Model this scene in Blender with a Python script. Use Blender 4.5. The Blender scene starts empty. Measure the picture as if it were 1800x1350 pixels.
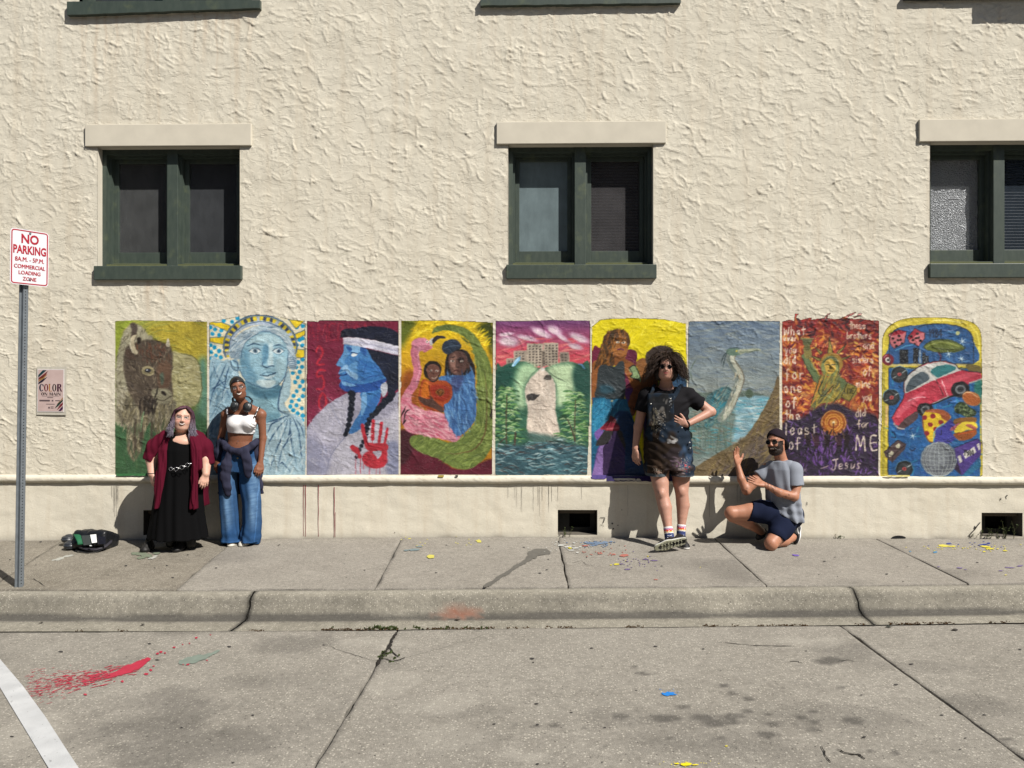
import bpy, bmesh, math, random
import numpy as np
from mathutils import Vector, Matrix
# ---------------------------------------------------------------- camera, sky, sun, exposure
sc = bpy.context.scene
COL = sc.collection
FPX = 1350.0                      # focal length in pixels of the 1800 px wide photograph
YAW = math.radians(1.06)
CAMZ = 1.6
cam_d = bpy.data.cameras.new('camera'); cam = bpy.data.objects.new('camera', cam_d); COL.objects.link(cam)
cam_d.sensor_width = 36; cam_d.lens = 27.0; cam_d.clip_end = 400; cam_d.clip_start = .05
cam.location = (0, -8, CAMZ); cam.rotation_euler = (math.radians(90), 0, YAW)
sc.camera = cam
SUN = Vector((-1.13, 1.0, -1.55)).normalized()       # direction the light travels
sun_d = bpy.data.lights.new('sun', 'SUN'); sun = bpy.data.objects.new('sun', sun_d); COL.objects.link(sun)
sun_d.energy = 5.0; sun_d.angle = math.radians(.5); sun_d.color = (1.0, .955, .88)
sun.rotation_euler = SUN.to_track_quat('-Z', 'Y').to_euler(); sun.location = (6, -14, 12)
world = bpy.data.worlds.new('World'); sc.world = world; world.use_nodes = True
wn = world.node_tree.nodes; wl = world.node_tree.links
sky = wn.new('ShaderNodeTexSky'); sky.sky_type = 'NISHITA'; sky.sun_disc = False
sky.sun_elevation = math.asin(-SUN.z); sky.sun_rotation = math.atan2(-SUN.x, -SUN.y)
bg = wn['Background']; bg.inputs['Strength'].default_value = .05; wl.new(sky.outputs[0], bg.inputs[0])
sc.view_settings.view_transform = 'Standard'; sc.view_settings.look = 'None'; sc.view_settings.gamma = 1
sc.view_settings.use_curve_mapping = False; sc.view_settings.exposure = .34
sc.render.engine = 'CYCLES'; sc.render.resolution_x = 1024; sc.render.resolution_y = 768
sc.cycles.max_bounces = 6; sc.cycles.diffuse_bounces = 1; sc.cycles.transparent_max_bounces = 8

cy, sy_ = math.cos(YAW), math.sin(YAW)
def ray(px, py):
    dx = (px - 900) / FPX; dz = -(py - 675) / FPX
    return Vector((-sy_ + dx * cy, cy + dx * sy_, dz))
def P(px, py, a=0.0):
    """the point at distance a in front of the wall plane seen at photo pixel (px, py)"""
    d = ray(px, py); t = (8 - a) / d.y
    return Vector((d.x * t, -a, CAMZ + d.z * t))
def base_z(x):                                        # height of the pavement where it meets the wall
    return np.interp(x, [-7, -5.4, -3, -1, 0, 3, 6, 8], [-.055, -.045, -.018, .004, .012, .008, .014, .014])
WALK_S = .040
def walk_z(x, y): return base_z(x) + WALK_S * y      # y is negative in front of the wall
def G(px, py, f=walk_z):
    """the point of the ground surface z = f(x, y) seen at a photo pixel"""
    d = ray(px, py); t = 5.0
    for _ in range(40):
        x, y = d.x * t, -8 + d.y * t
        t += ((f(x, y) - CAMZ) / d.z - t) * .7
    x, y = d.x * t, -8 + d.y * t
    return Vector((x, y, float(f(x, y))))
def K(a): return a                                    # marker for readability

def lin(c): return tuple((v / 12.92 if v <= .04045 else ((v + .055) / 1.055) ** 2.4) for v in c)
def hexc(h): return lin((((h >> 16) & 255) / 255, ((h >> 8) & 255) / 255, (h & 255) / 255))
def nlin(c): return np.where(c <= .04045, c / 12.92, ((c + .055) / 1.055) ** 2.4)

# ---------------------------------------------------------------- objects
def link(o, parent=None, label=None, cat=None, group=None, kind=None):
    COL.objects.link(o)
    if parent is not None: o.parent = parent
    if label: o['label'] = label
    if cat: o['category'] = cat
    if group: o['group'] = group
    if kind: o['kind'] = kind
    return o
def thing(name, loc, label, cat, group=None, kind=None):
    o = bpy.data.objects.new(name, None); o.location = loc; o.empty_display_size = .1
    return link(o, None, label, cat, group, kind)
def mesh_obj(name, verts, faces, mat, parent=None, smooth=False, cols=None, **kw):
    """verts in world coordinates; stored relative to the parent's (unrotated) location"""
    v = np.asarray(verts, dtype=np.float64).reshape(-1, 3)
    if parent is not None:
        p = parent; off = Vector((0, 0, 0))
        while p is not None: off += p.location; p = p.parent
        v = v - np.array(off)
    me = bpy.data.meshes.new(name)
    if isinstance(faces, np.ndarray) and faces.ndim == 2:
        nf, k = faces.shape
        me.vertices.add(len(v)); me.vertices.foreach_set('co', v.astype(np.float32).ravel())
        me.loops.add(nf * k); me.loops.foreach_set('vertex_index', faces.astype(np.int32).ravel())
        me.polygons.add(nf); me.polygons.foreach_set('loop_start', np.arange(0, nf * k, k, dtype=np.int32))
        try: me.polygons.foreach_set('loop_total', np.full(nf, k, dtype=np.int32))
        except Exception: pass
        me.update(calc_edges=True); me.validate()
    else:
        me.from_pydata([tuple(q) for q in v], [], [tuple(f) for f in faces]); me.update()
    if smooth: me.polygons.foreach_set('use_smooth', np.ones(len(me.polygons), dtype=bool))
    if cols is not None:
        at = me.color_attributes.new('Col', 'FLOAT_COLOR', 'POINT')
        c4 = np.ones((len(v), 4), np.float32); c4[:, :3] = cols; at.data.foreach_set('color', c4.ravel())
    if mat: me.materials.append(mat)
    return link(bpy.data.objects.new(name, me), parent, **kw)

class MB:
    """collects primitives in world coordinates for one mesh"""
    def __init__(s): s.v = []; s.f = []
    def add(s, v, f):
        n = len(s.v); s.v += [tuple(q) for q in v]; s.f += [tuple(i + n for i in q) for q in f]; return s
    def box(s, x0, x1, y0, y1, z0, z1, bev=0):
        if x0 > x1: x0, x1 = x1, x0
        if y0 > y1: y0, y1 = y1, y0
        if bev:
            bm = bmesh.new(); bmesh.ops.create_cube(bm, size=1)
            for q in bm.verts: q.co = Vector(((x0 + x1) / 2 + q.co.x * (x1 - x0), (y0 + y1) / 2 + q.co.y * (y1 - y0), (z0 + z1) / 2 + q.co.z * (z1 - z0)))
            bmesh.ops.bevel(bm, geom=bm.edges[:], offset=bev, segments=2, affect='EDGES', profile=.5)
            bm.verts.index_update(); s.add([q.co for q in bm.verts], [[q.index for q in f.verts] for f in bm.faces]); bm.free(); return s
        v = [(x0, y0, z0), (x1, y0, z0), (x1, y1, z0), (x0, y1, z0), (x0, y0, z1), (x1, y0, z1), (x1, y1, z1), (x0, y1, z1)]
        return s.add(v, [(0, 3, 2, 1), (4, 5, 6, 7), (0, 1, 5, 4), (1, 2, 6, 5), (2, 3, 7, 6), (3, 0, 4, 7)])
    def tube(s, pts, r, n=8, cap=True, flat=None):
        pts = [Vector(p) for p in pts]; N = len(pts); rs = r if hasattr(r, '__len__') else [r] * N
        v = []; f = []; up = Vector((0, 0, 1))
        for i, p in enumerate(pts):
            t = (pts[min(i + 1, N - 1)] - pts[max(i - 1, 0)]).normalized()
            u = t.cross(up)
            if u.length < .05: u = t.cross(Vector((0, 1, 0)))
            u.normalize(); w = u.cross(t).normalized(); up = w
            for k in range(n):
                a = 2 * math.pi * k / n; fl = flat or (1, 1)
                v.append(p + (u * math.cos(a) * fl[0] + w * math.sin(a) * fl[1]) * rs[i])
        for i in range(N - 1):
            for k in range(n): f.append((i * n + k, i * n + (k + 1) % n, (i + 1) * n + (k + 1) % n, (i + 1) * n + k))
        if cap: f.append(tuple(range(n))[::-1]); f.append(tuple((N - 1) * n + k for k in range(n)))
        return s.add(v, f)
    def build(s, name, mat, parent=None, smooth=False, **kw): return mesh_obj(name, s.v, s.f, mat, parent, smooth, **kw)

# ---------------------------------------------------------------- materials
class NT:
    def __init__(s, name):
        s.m = bpy.data.materials.new(name); s.m.use_nodes = True; s.t = s.m.node_tree; s.n = s.t.nodes
        s.b = s.n['Principled BSDF']; s.out = s.n['Material Output']
    def N(s, ty, ins=None, **kw):
        n = s.n.new(ty)
        for k, v in kw.items(): setattr(n, k, v)
        for k, v in (ins or {}).items():
            if hasattr(v, 'is_output') or isinstance(v, bpy.types.NodeSocket): s.t.links.new(v, n.inputs[k])
            else: n.inputs[k].default_value = v
        return n
    def noise(s, scale, detail=4, rough=.5, vec=None, dist=0):
        n = s.N('ShaderNodeTexNoise', {'Scale': scale, 'Detail': detail, 'Roughness': rough, 'Distortion': dist})
        s.t.links.new(vec or s.pos(), n.inputs['Vector']); return n.outputs['Fac']
    def pos(s):
        if not hasattr(s, '_p'): s._p = s.N('ShaderNodeNewGeometry').outputs['Position']
        return s._p
    def scaled(s, v):
        return s.N('ShaderNodeVectorMath', {0: s.pos(), 1: v}, operation='MULTIPLY').outputs[0]
    def ramp(s, fac, stops, interp='LINEAR'):
        r = s.N('ShaderNodeValToRGB', {'Fac': fac}); cr = r.color_ramp; cr.interpolation = interp
        while len(cr.elements) < len(stops): cr.elements.new(.5)
        for e, (p, c) in zip(cr.elements, stops):
            e.position = p; e.color = (*c, 1) if hasattr(c, '__len__') else (c, c, c, 1)
        return r.outputs[0]
    def mix(s, fac, a, b, mode='MIX'):
        n = s.N('ShaderNodeMix', data_type='RGBA', blend_type=mode)
        for i, v in ((0, fac), (6, a), (7, b)):
            if isinstance(v, bpy.types.NodeSocket): s.t.links.new(v, n.inputs[i])
            else: n.inputs[i].default_value = (*v, 1) if hasattr(v, '__len__') else v
        return n.outputs[2]
    def math(s, op, a, b=0, c=0):
        n = s.N('ShaderNodeMath', operation=op)
        for i, v in enumerate((a, b, c)):
            if isinstance(v, bpy.types.NodeSocket): s.t.links.new(v, n.inputs[i])
            else: n.inputs[i].default_value = v
        return n.outputs[0]
    def bump(s, h, strength, dist):
        n = s.N('ShaderNodeBump', {'Strength': strength, 'Distance': dist, 'Height': h}); s.t.links.new(n.outputs[0], s.b.inputs['Normal']); return s
    def base(s, c, rough=.8, spec=.3, metal=0):
        if isinstance(c, bpy.types.NodeSocket): s.t.links.new(c, s.b.inputs['Base Color'])
        else: s.b.inputs['Base Color'].default_value = (*c, 1)
        if isinstance(rough, bpy.types.NodeSocket): s.t.links.new(rough, s.b.inputs['Roughness'])
        else: s.b.inputs['Roughness'].default_value = rough
        s.b.inputs['Specular IOR Level'].default_value = spec; s.b.inputs['Metallic'].default_value = metal; return s
    def attr(s): return s.N('ShaderNodeVertexColor', layer_name='Col').outputs[0]
def simple(name, c, rough=.6, spec=.3, metal=0, var=.12, sc_=30, bump=0, bd=.002):
    m = NT(name); n = m.noise(sc_, 5)
    m.base(m.mix(1.0, c, m.ramp(n, [(.25, 1 - var), (.75, 1 + var * .6)]), 'MULTIPLY'), rough, spec, metal)
    if bump: m.bump(m.noise(sc_ * 4, 4), bump, bd)
    return m.m
def vcol(name, rough=.8, spec=.25, sss=0, bump=.3, bs=300, bd=.001, var=.1, sheen=0):
    m = NT(name); n = m.noise(bs * .2, 3)
    m.base(m.mix(1.0, m.attr(), m.ramp(n, [(.25, 1 - var), (.75, 1 + var * .5)]), 'MULTIPLY'), rough, spec)
    if bump: m.bump(m.noise(bs, 4), bump, bd)
    if sss: m.b.inputs['Subsurface Weight'].default_value = sss; m.b.inputs['Subsurface Scale'].default_value = .01; m.b.inputs['Subsurface Radius'].default_value = (1, .35, .2)
    if sheen: m.b.inputs['Sheen Weight'].default_value = sheen
    return m.m
# ---------------------------------------------------------------- hand painted panels: a small brush engine
def H(c):
    return np.array([(c >> 16) & 255, (c >> 8) & 255, c & 255], dtype=np.float32) / 255.0

def catmull(pts, closed, n=6):
    p = np.array(pts, dtype=np.float64)
    N = len(p); out = []
    rng = range(N) if closed else range(N - 1)
    for i in rng:
        p0 = p[(i - 1) % N] if (closed or i > 0) else p[i]
        p1 = p[i]; p2 = p[(i + 1) % N]
        p3 = p[(i + 2) % N] if (closed or i + 2 < N) else p2
        for k in range(n):
            t = k / n
            out.append(0.5 * ((2 * p1) + (-p0 + p2) * t + (2 * p0 - 5 * p1 + 4 * p2 - p3) * t * t + (-p0 + 3 * p1 - 3 * p2 + p3) * t ** 3))
    if not closed: out.append(p[-1])
    return np.array(out)

def vnoise(rs, h, w, sy, sx):
    gh, gw = int(h / sy) + 3, int(w / sx) + 3
    g = rs.rand(gh, gw).astype(np.float32)
    y = np.arange(h) / sy + rs.rand(); x = np.arange(w) / sx + rs.rand()
    yi = np.minimum(y.astype(int), gh - 2); xi = np.minimum(x.astype(int), gw - 2)
    fy = (y - yi)[:, None]; fx = (x - xi)[None, :]
    fy = fy * fy * (3 - 2 * fy); fx = fx * fx * (3 - 2 * fx)
    a = g[yi][:, xi]; b = g[yi][:, xi + 1]; c = g[yi + 1][:, xi]; d = g[yi + 1][:, xi + 1]
    return ((a * (1 - fx) + b * fx) * (1 - fy) + (c * (1 - fx) + d * fx) * fy).astype(np.float32)

def boxblur(m, r):
    r = int(r)
    if r < 1: return m
    for ax in (0, 1):
        pad = [(0, 0), (0, 0)]; pad[ax] = (r + 1, r)
        c = np.cumsum(np.pad(m, pad, mode='edge'), axis=ax)
        n = m.shape[ax]
        if ax == 0: m = (c[2 * r + 1:2 * r + 1 + n] - c[:n]) / (2 * r + 1)
        else: m = (c[:, 2 * r + 1:2 * r + 1 + n] - c[:, :n]) / (2 * r + 1)
    return m

class Canvas:
    SS = 2
    def __init__(s, box, T, seed):
        s.x0, s.y0, s.x1, s.y1 = box
        s.rs = np.random.RandomState(seed); s.rr = random.Random(seed)
        s.W = int((s.x1 - s.x0) * s.SS); s.Hh = int((s.y1 - s.y0) * s.SS)
        s.T = T; s.sc = T[2] / s.SS               # drawing units per canvas pixel
        s.bx = (s.x0 - T[0]) * T[2]; s.by = (s.y0 - T[1]) * T[2]
        X = s.bx + (np.arange(s.W) + .5) * s.sc; Y = s.by + (np.arange(s.Hh) + .5) * s.sc
        s.X, s.Y = np.meshgrid(X.astype(np.float32), Y.astype(np.float32))
        s.X0 = s.X.copy(); s.Y0 = s.Y.copy()
        s.X += (vnoise(s.rs, s.Hh, s.W, 9, 9) - .5) * 6; s.Y += (vnoise(s.rs, s.Hh, s.W, 9, 9) - .5) * 6
        s.c = np.zeros((s.Hh, s.W, 3), np.float32); s.a = np.zeros((s.Hh, s.W), np.float32)
        s.n1 = vnoise(s.rs, s.Hh, s.W, 3, 14) * .6 + vnoise(s.rs, s.Hh, s.W, 2, 5) * .4 - .5
        s.n2 = vnoise(s.rs, s.Hh, s.W, 14, 3) * .6 + vnoise(s.rs, s.Hh, s.W, 4, 2) * .4 - .5
        s.n3 = vnoise(s.rs, s.Hh, s.W, 40, 40) - .5
    def _win(s, x0, y0, x1, y1, m=14):
        i0 = max(0, int((x0 - m - s.bx) / s.sc)); i1 = min(s.W, int((x1 + m - s.bx) / s.sc) + 1)
        j0 = max(0, int((y0 - m - s.by) / s.sc)); j1 = min(s.Hh, int((y1 + m - s.by) / s.sc) + 1)
        return (slice(j0, j1), slice(i0, i1)) if (i1 > i0 and j1 > j0) else None
    def _blend(s, w, m, col, v, al=True):
        if not isinstance(col, np.ndarray): col = H(col)
        n = (s.n1[w] + s.n2[w] * .6 + s.n3[w] * .8) * v
        tgt = np.clip(col * (1 + n[..., None]), 0, 1)
        s.c[w] = s.c[w] * (1 - m[..., None]) + tgt * m[..., None]
        if al: s.a[w] = np.maximum(s.a[w], m)
    def poly(s, pts, col, sm=True, soft=0, v=.22, op=1.0, al=False):
        p = catmull(pts, True, 5) if sm else np.array(pts, float)
        w = s._win(p[:, 0].min() - soft, p[:, 1].min() - soft, p[:, 0].max() + soft, p[:, 1].max() + soft)
        if w is None: return
        X, Y = (s.X0[w] * .8 + s.X[w] * .2, s.Y0[w] * .8 + s.Y[w] * .2) if al else (s.X[w], s.Y[w]); ins = np.zeros(X.shape, bool)
        q = np.roll(p, -1, 0)
        for (xa, ya), (xb, yb) in zip(p, q):
            if ya == yb: continue
            c = (Y < ya) != (Y < yb)
            ins ^= c & (X < (xb - xa) * (Y - ya) / (yb - ya) + xa)
        m = ins.astype(np.float32)
        m = boxblur(m, soft / s.sc) if soft > s.sc else m
        s._blend(w, m * op, col, v, al)
    def ell(s, cx, cy, rx, ry, col, rot=0, soft=0.12, v=.2, op=1.0, al=False):
        R = max(rx, ry) * (1 + soft)
        w = s._win(cx - R, cy - R, cx + R, cy + R)
        if w is None: return
        X = s.X[w] - cx; Y = s.Y[w] - cy; c, n = math.cos(rot), math.sin(rot)
        d = np.sqrt(((X * c + Y * n) / rx) ** 2 + ((-X * n + Y * c) / ry) ** 2)
        m = np.clip((1 + soft * .5 - d) / max(soft, .04), 0, 1)
        s._blend(w, m * op, col, v, al)
    def line(s, pts, col, wd=6, sm=True, taper=False, v=.15, op=1.0, al=False, dry=0):
        p = catmull(pts, False, 5) if (sm and len(pts) > 2) else np.array(pts, float)
        w = s._win(p[:, 0].min() - wd, p[:, 1].min() - wd, p[:, 0].max() + wd, p[:, 1].max() + wd)
        if w is None: return
        X = s.X[w]; Y = s.Y[w]; best = np.full(X.shape, 1e9, np.float32); n = len(p) - 1
        for i in range(n):
            a = p[i]; d = p[i + 1] - a; L = (d * d).sum()
            t = np.clip(((X - a[0]) * d[0] + (Y - a[1]) * d[1]) / (L + 1e-9), 0, 1)
            dist = np.hypot(X - a[0] - t * d[0], Y - a[1] - t * d[1])
            r = wd / 2
            if taper: r = r * (1 - .85 * abs((i + t) / n * 2 - 1) ** 2)
            best = np.minimum(best, dist - r)
        m = np.clip(.5 - best / s.sc * .7, 0, 1)
        if dry: m = m * np.clip(1 - dry + (s.n1[w] + s.n2[w]) * 2.2 * dry + dry * .6, 0, 1)
        s._blend(w, m * op, col, v, al)
    def strokes(s, pts, n, ln, wd, cols, ang, jit=.35, op=.8, curve=0):
        """many brush marks inside a polygon"""
        p = np.array(pts, float); x0, y0 = p.min(0); x1, y1 = p.max(0); k = 0; t = 0
        while k < n and t < n * 20:
            t += 1
            x = s.rr.uniform(x0, x1); y = s.rr.uniform(y0, y1); ins = False
            for i in range(len(p)):
                (xa, ya), (xb, yb) = p[i], p[(i + 1) % len(p)]
                if (y < ya) != (y < yb) and x < (xb - xa) * (y - ya) / (yb - ya) + xa: ins = not ins
            if not ins: continue
            k += 1
            a = (ang(x, y) if callable(ang) else ang) + s.rr.uniform(-jit, jit); l = ln * s.rr.uniform(.6, 1.4) / 2
            c = cols[s.rr.randrange(len(cols))]; dx, dy = math.cos(a) * l, math.sin(a) * l
            b = curve * s.rr.uniform(-1, 1) * l
            s.line([(x - dx, y - dy), (x - dy * b / (l + 1e-6), y + dx * b / (l + 1e-6)), (x + dx, y + dy)], c, wd * s.rr.uniform(.6, 1.3), taper=True, op=op, v=.1)
    def grad(s, pts, c0, c1, a, b, sm=False, soft=0, v=.2, al=False):
        """fill with a gradient from point a to point b"""
        d = np.array(b, float) - np.array(a, float); L = (d * d).sum()
        t = np.clip(((s.X0 - a[0]) * d[0] + (s.Y0 - a[1]) * d[1]) / L, 0, 1)[..., None]
        full = H(c0) * (1 - t) + H(c1) * t
        p = catmull(pts, True, 5) if sm else np.array(pts, float)
        w = s._win(p[:, 0].min(), p[:, 1].min(), p[:, 0].max(), p[:, 1].max())
        X, Y = (s.X0[w] * .8 + s.X[w] * .2, s.Y0[w] * .8 + s.Y[w] * .2) if al else (s.X[w], s.Y[w]); ins = np.zeros(X.shape, bool)
        for (xa, ya), (xb, yb) in zip(p, np.roll(p, -1, 0)):
            if ya == yb: continue
            ins ^= ((Y < ya) != (Y < yb)) & (X < (xb - xa) * (Y - ya) / (yb - ya) + xa)
        m = ins.astype(np.float32)
        if soft: m = boxblur(m, soft / s.sc)
        s._blend(w, m, full[w], v, al)
    def write(s, txt, x, y, h, col, wd=6, sp=.72, slant=0, op=1, dry=.25, wob=.05):
        for ch in txt:
            g = GLYPH.get(ch)
            if g:
                for st in g:
                    pts = [(x + (px + slant * (1 - py) + s.rr.uniform(-wob, wob)) * h * .62, y + (py + s.rr.uniform(-wob, wob)) * h) for px, py in st]
                    s.line(pts, col, wd, op=op, dry=dry)
            x += h * .62 * (sp + (.35 if ch in 'MWmw' else 0) + (-.4 if ch in 'il1It' else 0) * .7) + h * .12
    def final(s):
        S = s.SS; h = s.Hh // S; w = s.W // S
        c = s.c[:h * S, :w * S].reshape(h, S, w, S, 3).mean((1, 3)); a = s.a[:h * S, :w * S].reshape(h, S, w, S).mean((1, 3))
        return c, a

GLYPH = {  # pen strokes in a unit box, y downwards, baseline at 1
 'W': [[(0,.1),(.25,1),(.5,.35),(.75,1),(1.05,.05)]], 'h': [[(0,0),(0,1)],[(0,.6),(.3,.42),(.5,.6),(.5,1)]],
 'a': [[(.5,.5),(.2,.42),(0,.72),(.2,1),(.5,.85),(.5,.45),(.55,1)]], 't': [[(.25,.05),(.25,1)],[(-.1,.4),(.6,.34)]],
 'e': [[(0,.72),(.5,.66),(.35,.42),(.05,.5),(0,.8),(.2,1),(.55,.9)]], 'v': [[(0,.45),(.25,1),(.5,.42)]], 'r': [[(0,.45),(.02,1)],[(.02,.65),(.2,.45),(.45,.45)]],
 'y': [[(0,.45),(.25,.85)],[(.55,.42),(.1,1.35)]], 'o': [[(.3,.42),(0,.6),(.05,.95),(.35,1),(.55,.75),(.4,.45),(.25,.42)]], 'u': [[(0,.45),(.05,.95),(.35,.95),(.5,.45),(.55,1)]],
 'd': [[(.5,.5),(.15,.48),(0,.8),(.2,1),(.5,.85),(.5,0),(.55,1)]], 'i': [[(.1,.45),(.12,1)],[(.1,.22),(.12,.26)]], 'f': [[(.55,.15),(.35,-.02),(.2,.2),(.18,1.1)],[(-.08,.5),(.5,.45)]],
 'n': [[(0,.45),(.02,1)],[(.02,.6),(.3,.42),(.5,.6),(.5,1)]], 'l': [[(.1,-.05),(.12,1)]], 's': [[(.5,.5),(.15,.42),(.08,.62),(.45,.78),(.4,1),(0,.95)]],
 'b': [[(0,0),(.02,1),(.4,.95),(.5,.7),(.3,.5),(.02,.62)]], 'm': [[(0,.45),(.02,1)],[(.02,.6),(.25,.42),(.35,.6),(.35,1)],[(.35,.6),(.6,.42),(.75,.6),(.75,1)]],
 'M': [[(0,1.05),(.1,0),(.45,.75),(.85,0),(1,1.05)]], 'E': [[(.6,.02),(0,.05),(.02,1),(.65,.98)],[(0,.5),(.5,.48)]], 'J': [[(-.2,.1),(.7,0)],[(.4,.05),(.42,.9),(.1,1.1),(-.3,.95)]],
 'L': [[(0,0),(.02,1),(.5,.98)]], 'I': [[(.1,0),(.12,1)]], 'V': [[(0,0),(.25,1),(.55,0)]], 'A': [[(0,1),(.3,0),(.6,1)],[(.12,.65),(.5,.62)]], 'R': [[(0,1),(0,0),(.45,.1),(.4,.45),(0,.5),(.5,1)]], 'C': [[(.55,.15),(.2,0),(0,.5),(.2,1),(.55,.88)]],
 '1': [[(0,.2),(.15,0),(.15,1)]], '9': [[(.5,.3),(.25,.02),(.02,.3),(.25,.5),(.5,.3),(.45,1)]], '8': [[(.25,.48),(.02,.25),(.25,0),(.48,.25),(.25,.48),(0,.75),(.25,1),(.5,.75),(.25,.48)]], '4': [[(.4,1),(.42,0),(0,.65),(.6,.62)]],
 '2': [[(0,.25),(.2,0),(.5,.15),(.45,.45),(0,1),(.6,.98)]], '5': [[(.55,.02),(.05,.03),(.03,.42),(.35,.38),(.55,.7),(.35,1),(0,.92)]], '0': [[(.3,0),(0,.3),(0,.7),(.3,1),(.58,.7),(.55,.25),(.28,0)]],
}
def rect(a, b, c, d): return [(a, b), (c, b), (c, d), (a, d)]
Z1 = (190, 540, 4.3555); Z2 = (530, 540, 4.354); Z3 = (860, 540, 4.3555); Z4 = (1200, 540, 4.3555); Z5 = (1530, 540, 4.357)

def paint_bison():
    c = Canvas((202, 562, 366, 837), Z1, 1)
    c.grad([(58,108),(200,100),(500,106),(758,112),(758,1284),(52,1288)], 0x8c9244, 0x3a5238, (400,250), (400,1200), al=True)
    c.poly([(330,130),(757,108),(757,420),(600,400),(480,330),(360,240)], 0xa89838, soft=40, v=.3)
    c.poly([(60,110),(200,105),(120,250),(62,420)], 0x8f9c3a, soft=20)
    c.poly([(690,420),(757,420),(757,900),(650,900),(700,700)], 0x5d8470, soft=30)
    c.poly([(60,880),(300,820),(757,860),(757,1285),(55,1285)], 0x3a5a3c, soft=40)
    for k in range(46):
        r = 60 + k * 9; a0 = c.rr.uniform(3.4, 5.4)
        c.line([(480 + r * math.cos(a0 + t * .15), 380 + r * math.sin(a0 + t * .15) * .8) for t in range(4)], [0xbcae44, 0x7d8a44, 0xb0a044, 0x8c9450, 0xc8b850][k % 5], 7, taper=True, op=.7)
    hump = [(62,700),(60,450),(85,300),(125,180),(190,125),(260,150),(310,215),(350,260),(380,700),(300,900),(70,900)]
    c.poly(hump, 0x98937c, soft=8)
    body = [(470,360),(560,350),(650,380),(695,440),(712,560),(715,650),(690,730),(600,790),(520,830),(440,760),(470,600)]
    c.poly(body, 0x9c966e, soft=8)
    c.strokes(body, 170, 46, 7, [0xb9b48c, 0xa59d72, 0x7b764e, 0x6d6a42, 0xc2bf9e], .25, .5)
    c.line([(560,352),(650,380),(697,440),(715,560),(716,650),(690,735)], 0x4e5238, 5)
    c.strokes(hump, 260, 40, 7, [0xa5a08c, 0x8d866e, 0x6a624f, 0x54503f, 0xb5b19d], lambda x, y: 2.0 - (x - 200) / 300, .4)
    c.poly([(170,130),(200,118),(225,150),(215,220),(205,260),(175,240),(185,180)], 0x4c423c, soft=5)
    mane = [(160,640),(480,700),(520,760),(480,900),(440,1010),(380,980),(330,880),(280,960),(250,1100),(200,1180),(150,1100),(140,950),(90,860),(70,720)]
    c.poly(mane, 0x6c6656, soft=10)
    c.strokes(mane, 300, 60, 8, [0x59523f, 0x857c62, 0x9c9272, 0x686048, 0xaea486, 0x423d33], 1.75, .45)
    c.poly([(128,330),(200,275),(330,248),(450,282),(490,325),(494,430),(484,520),(494,620),(490,690),(430,745),(360,728),(330,800),(280,820),(215,740),(160,640),(122,500)], 0x52483e, soft=7)
    c.strokes([(120,420),(300,250),(490,330),(490,690),(360,740),(280,800),(170,650)], 330, 34, 6, [0x3c342d, 0x6a5e50, 0x7c705f, 0x2f2924, 0x5a4f43, 0x8a7e6a], lambda x, y: 1.57 + (x - 310) / 260, .35)
    c.strokes([(210,280),(440,280),(486,400),(470,560),(380,430),(220,400)], 110, 34, 6, [0x5c3c2e, 0x744c3a, 0x46302a, 0x6a4636], 1.3, .5, op=.8)
    for x in (250, 285, 315, 345): c.line([(x, 700), (x - 6, 760), (x - 2, 830)], 0x241f1c, 15, taper=True, op=.8)
    c.poly([(380,440),(470,420),(480,520),(470,600),(400,640),(380,560)], 0x5f4a3c, soft=12)
    c.poly([(395,520),(420,500),(430,560),(410,600)], 0x4e6a5c, soft=8, op=.7)
    c.poly([(330,640),(390,620),(460,630),(492,680),(470,725),(420,742),(360,720)], 0x85806a, soft=6)
    c.line([(370,705),(420,715),(485,680)], 0x3c352c, 6); c.ell(425,658,26,12, 0x2a2420, rot=.7)
    c.line([(380,600),(372,660),(350,700)], 0x2c2824, 12, taper=True); c.line([(400,640),(440,640),(470,665)], 0xb0ab92, 6)
    c.strokes([(270,700),(370,700),(370,800),(300,780)], 50, 60, 8, [0x231f1c, 0x37302a], 1.8, .3)
    c.ell(306,488,50,36, 0x9c9272, rot=.15); c.ell(308,490,38,25, 0x80775a); c.ell(306,486,24,15, 0x2a2b33); c.ell(300,482,6,4, 0xd8dde0)
    c.poly([(180,230),(170,290),(185,345),(215,362),(228,345),(205,300),(205,240),(222,215),(200,212)], 0xb5aa90); c.line([(178,240),(170,300),(190,350)], 0xe0d8c2, 7, taper=True)
    c.poly([(130,340),(160,325),(200,375),(210,400),(150,395)], 0x4e3f36); c.poly([(458,236),(440,285),(455,305),(475,300),(470,255)], 0xb9b09a); c.line([(462,245),(448,285)], 0xe8e2d0, 5)
    c.poly([(222,240),(245,232),(250,270),(225,285)], 0x2b2420)
    c.strokes([(60,560),(150,620),(120,800),(62,760)], 60, 50, 8, [0x9a9480, 0x7b7562, 0xb4ae9a], .9, .5)
    for x in (215, 262, 340): c.line([(x, 860), (x - 8, 960), (x - 2, 1090 + (x % 7) * 9)], 0x463d33, 26, taper=True, op=.85)
    c.line([(280,790),(262,850),(250,960)], 0x6f8a66, 14, taper=True, op=.9)
    c.strokes([(60,900),(750,880),(750,1280),(60,1280)], 130, 90, 9, [0x3a5638, 0x304a33, 0x4f6a48, 0x455d3f, 0x5c7450], 1.45, .3, op=.6)
    c.strokes([(350,820),(520,820),(480,1150),(330,1150)], 60, 70, 9, [0x4d4a35, 0x6a6345, 0x3c4a30], 1.6, .3, op=.7)
    return c

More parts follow.
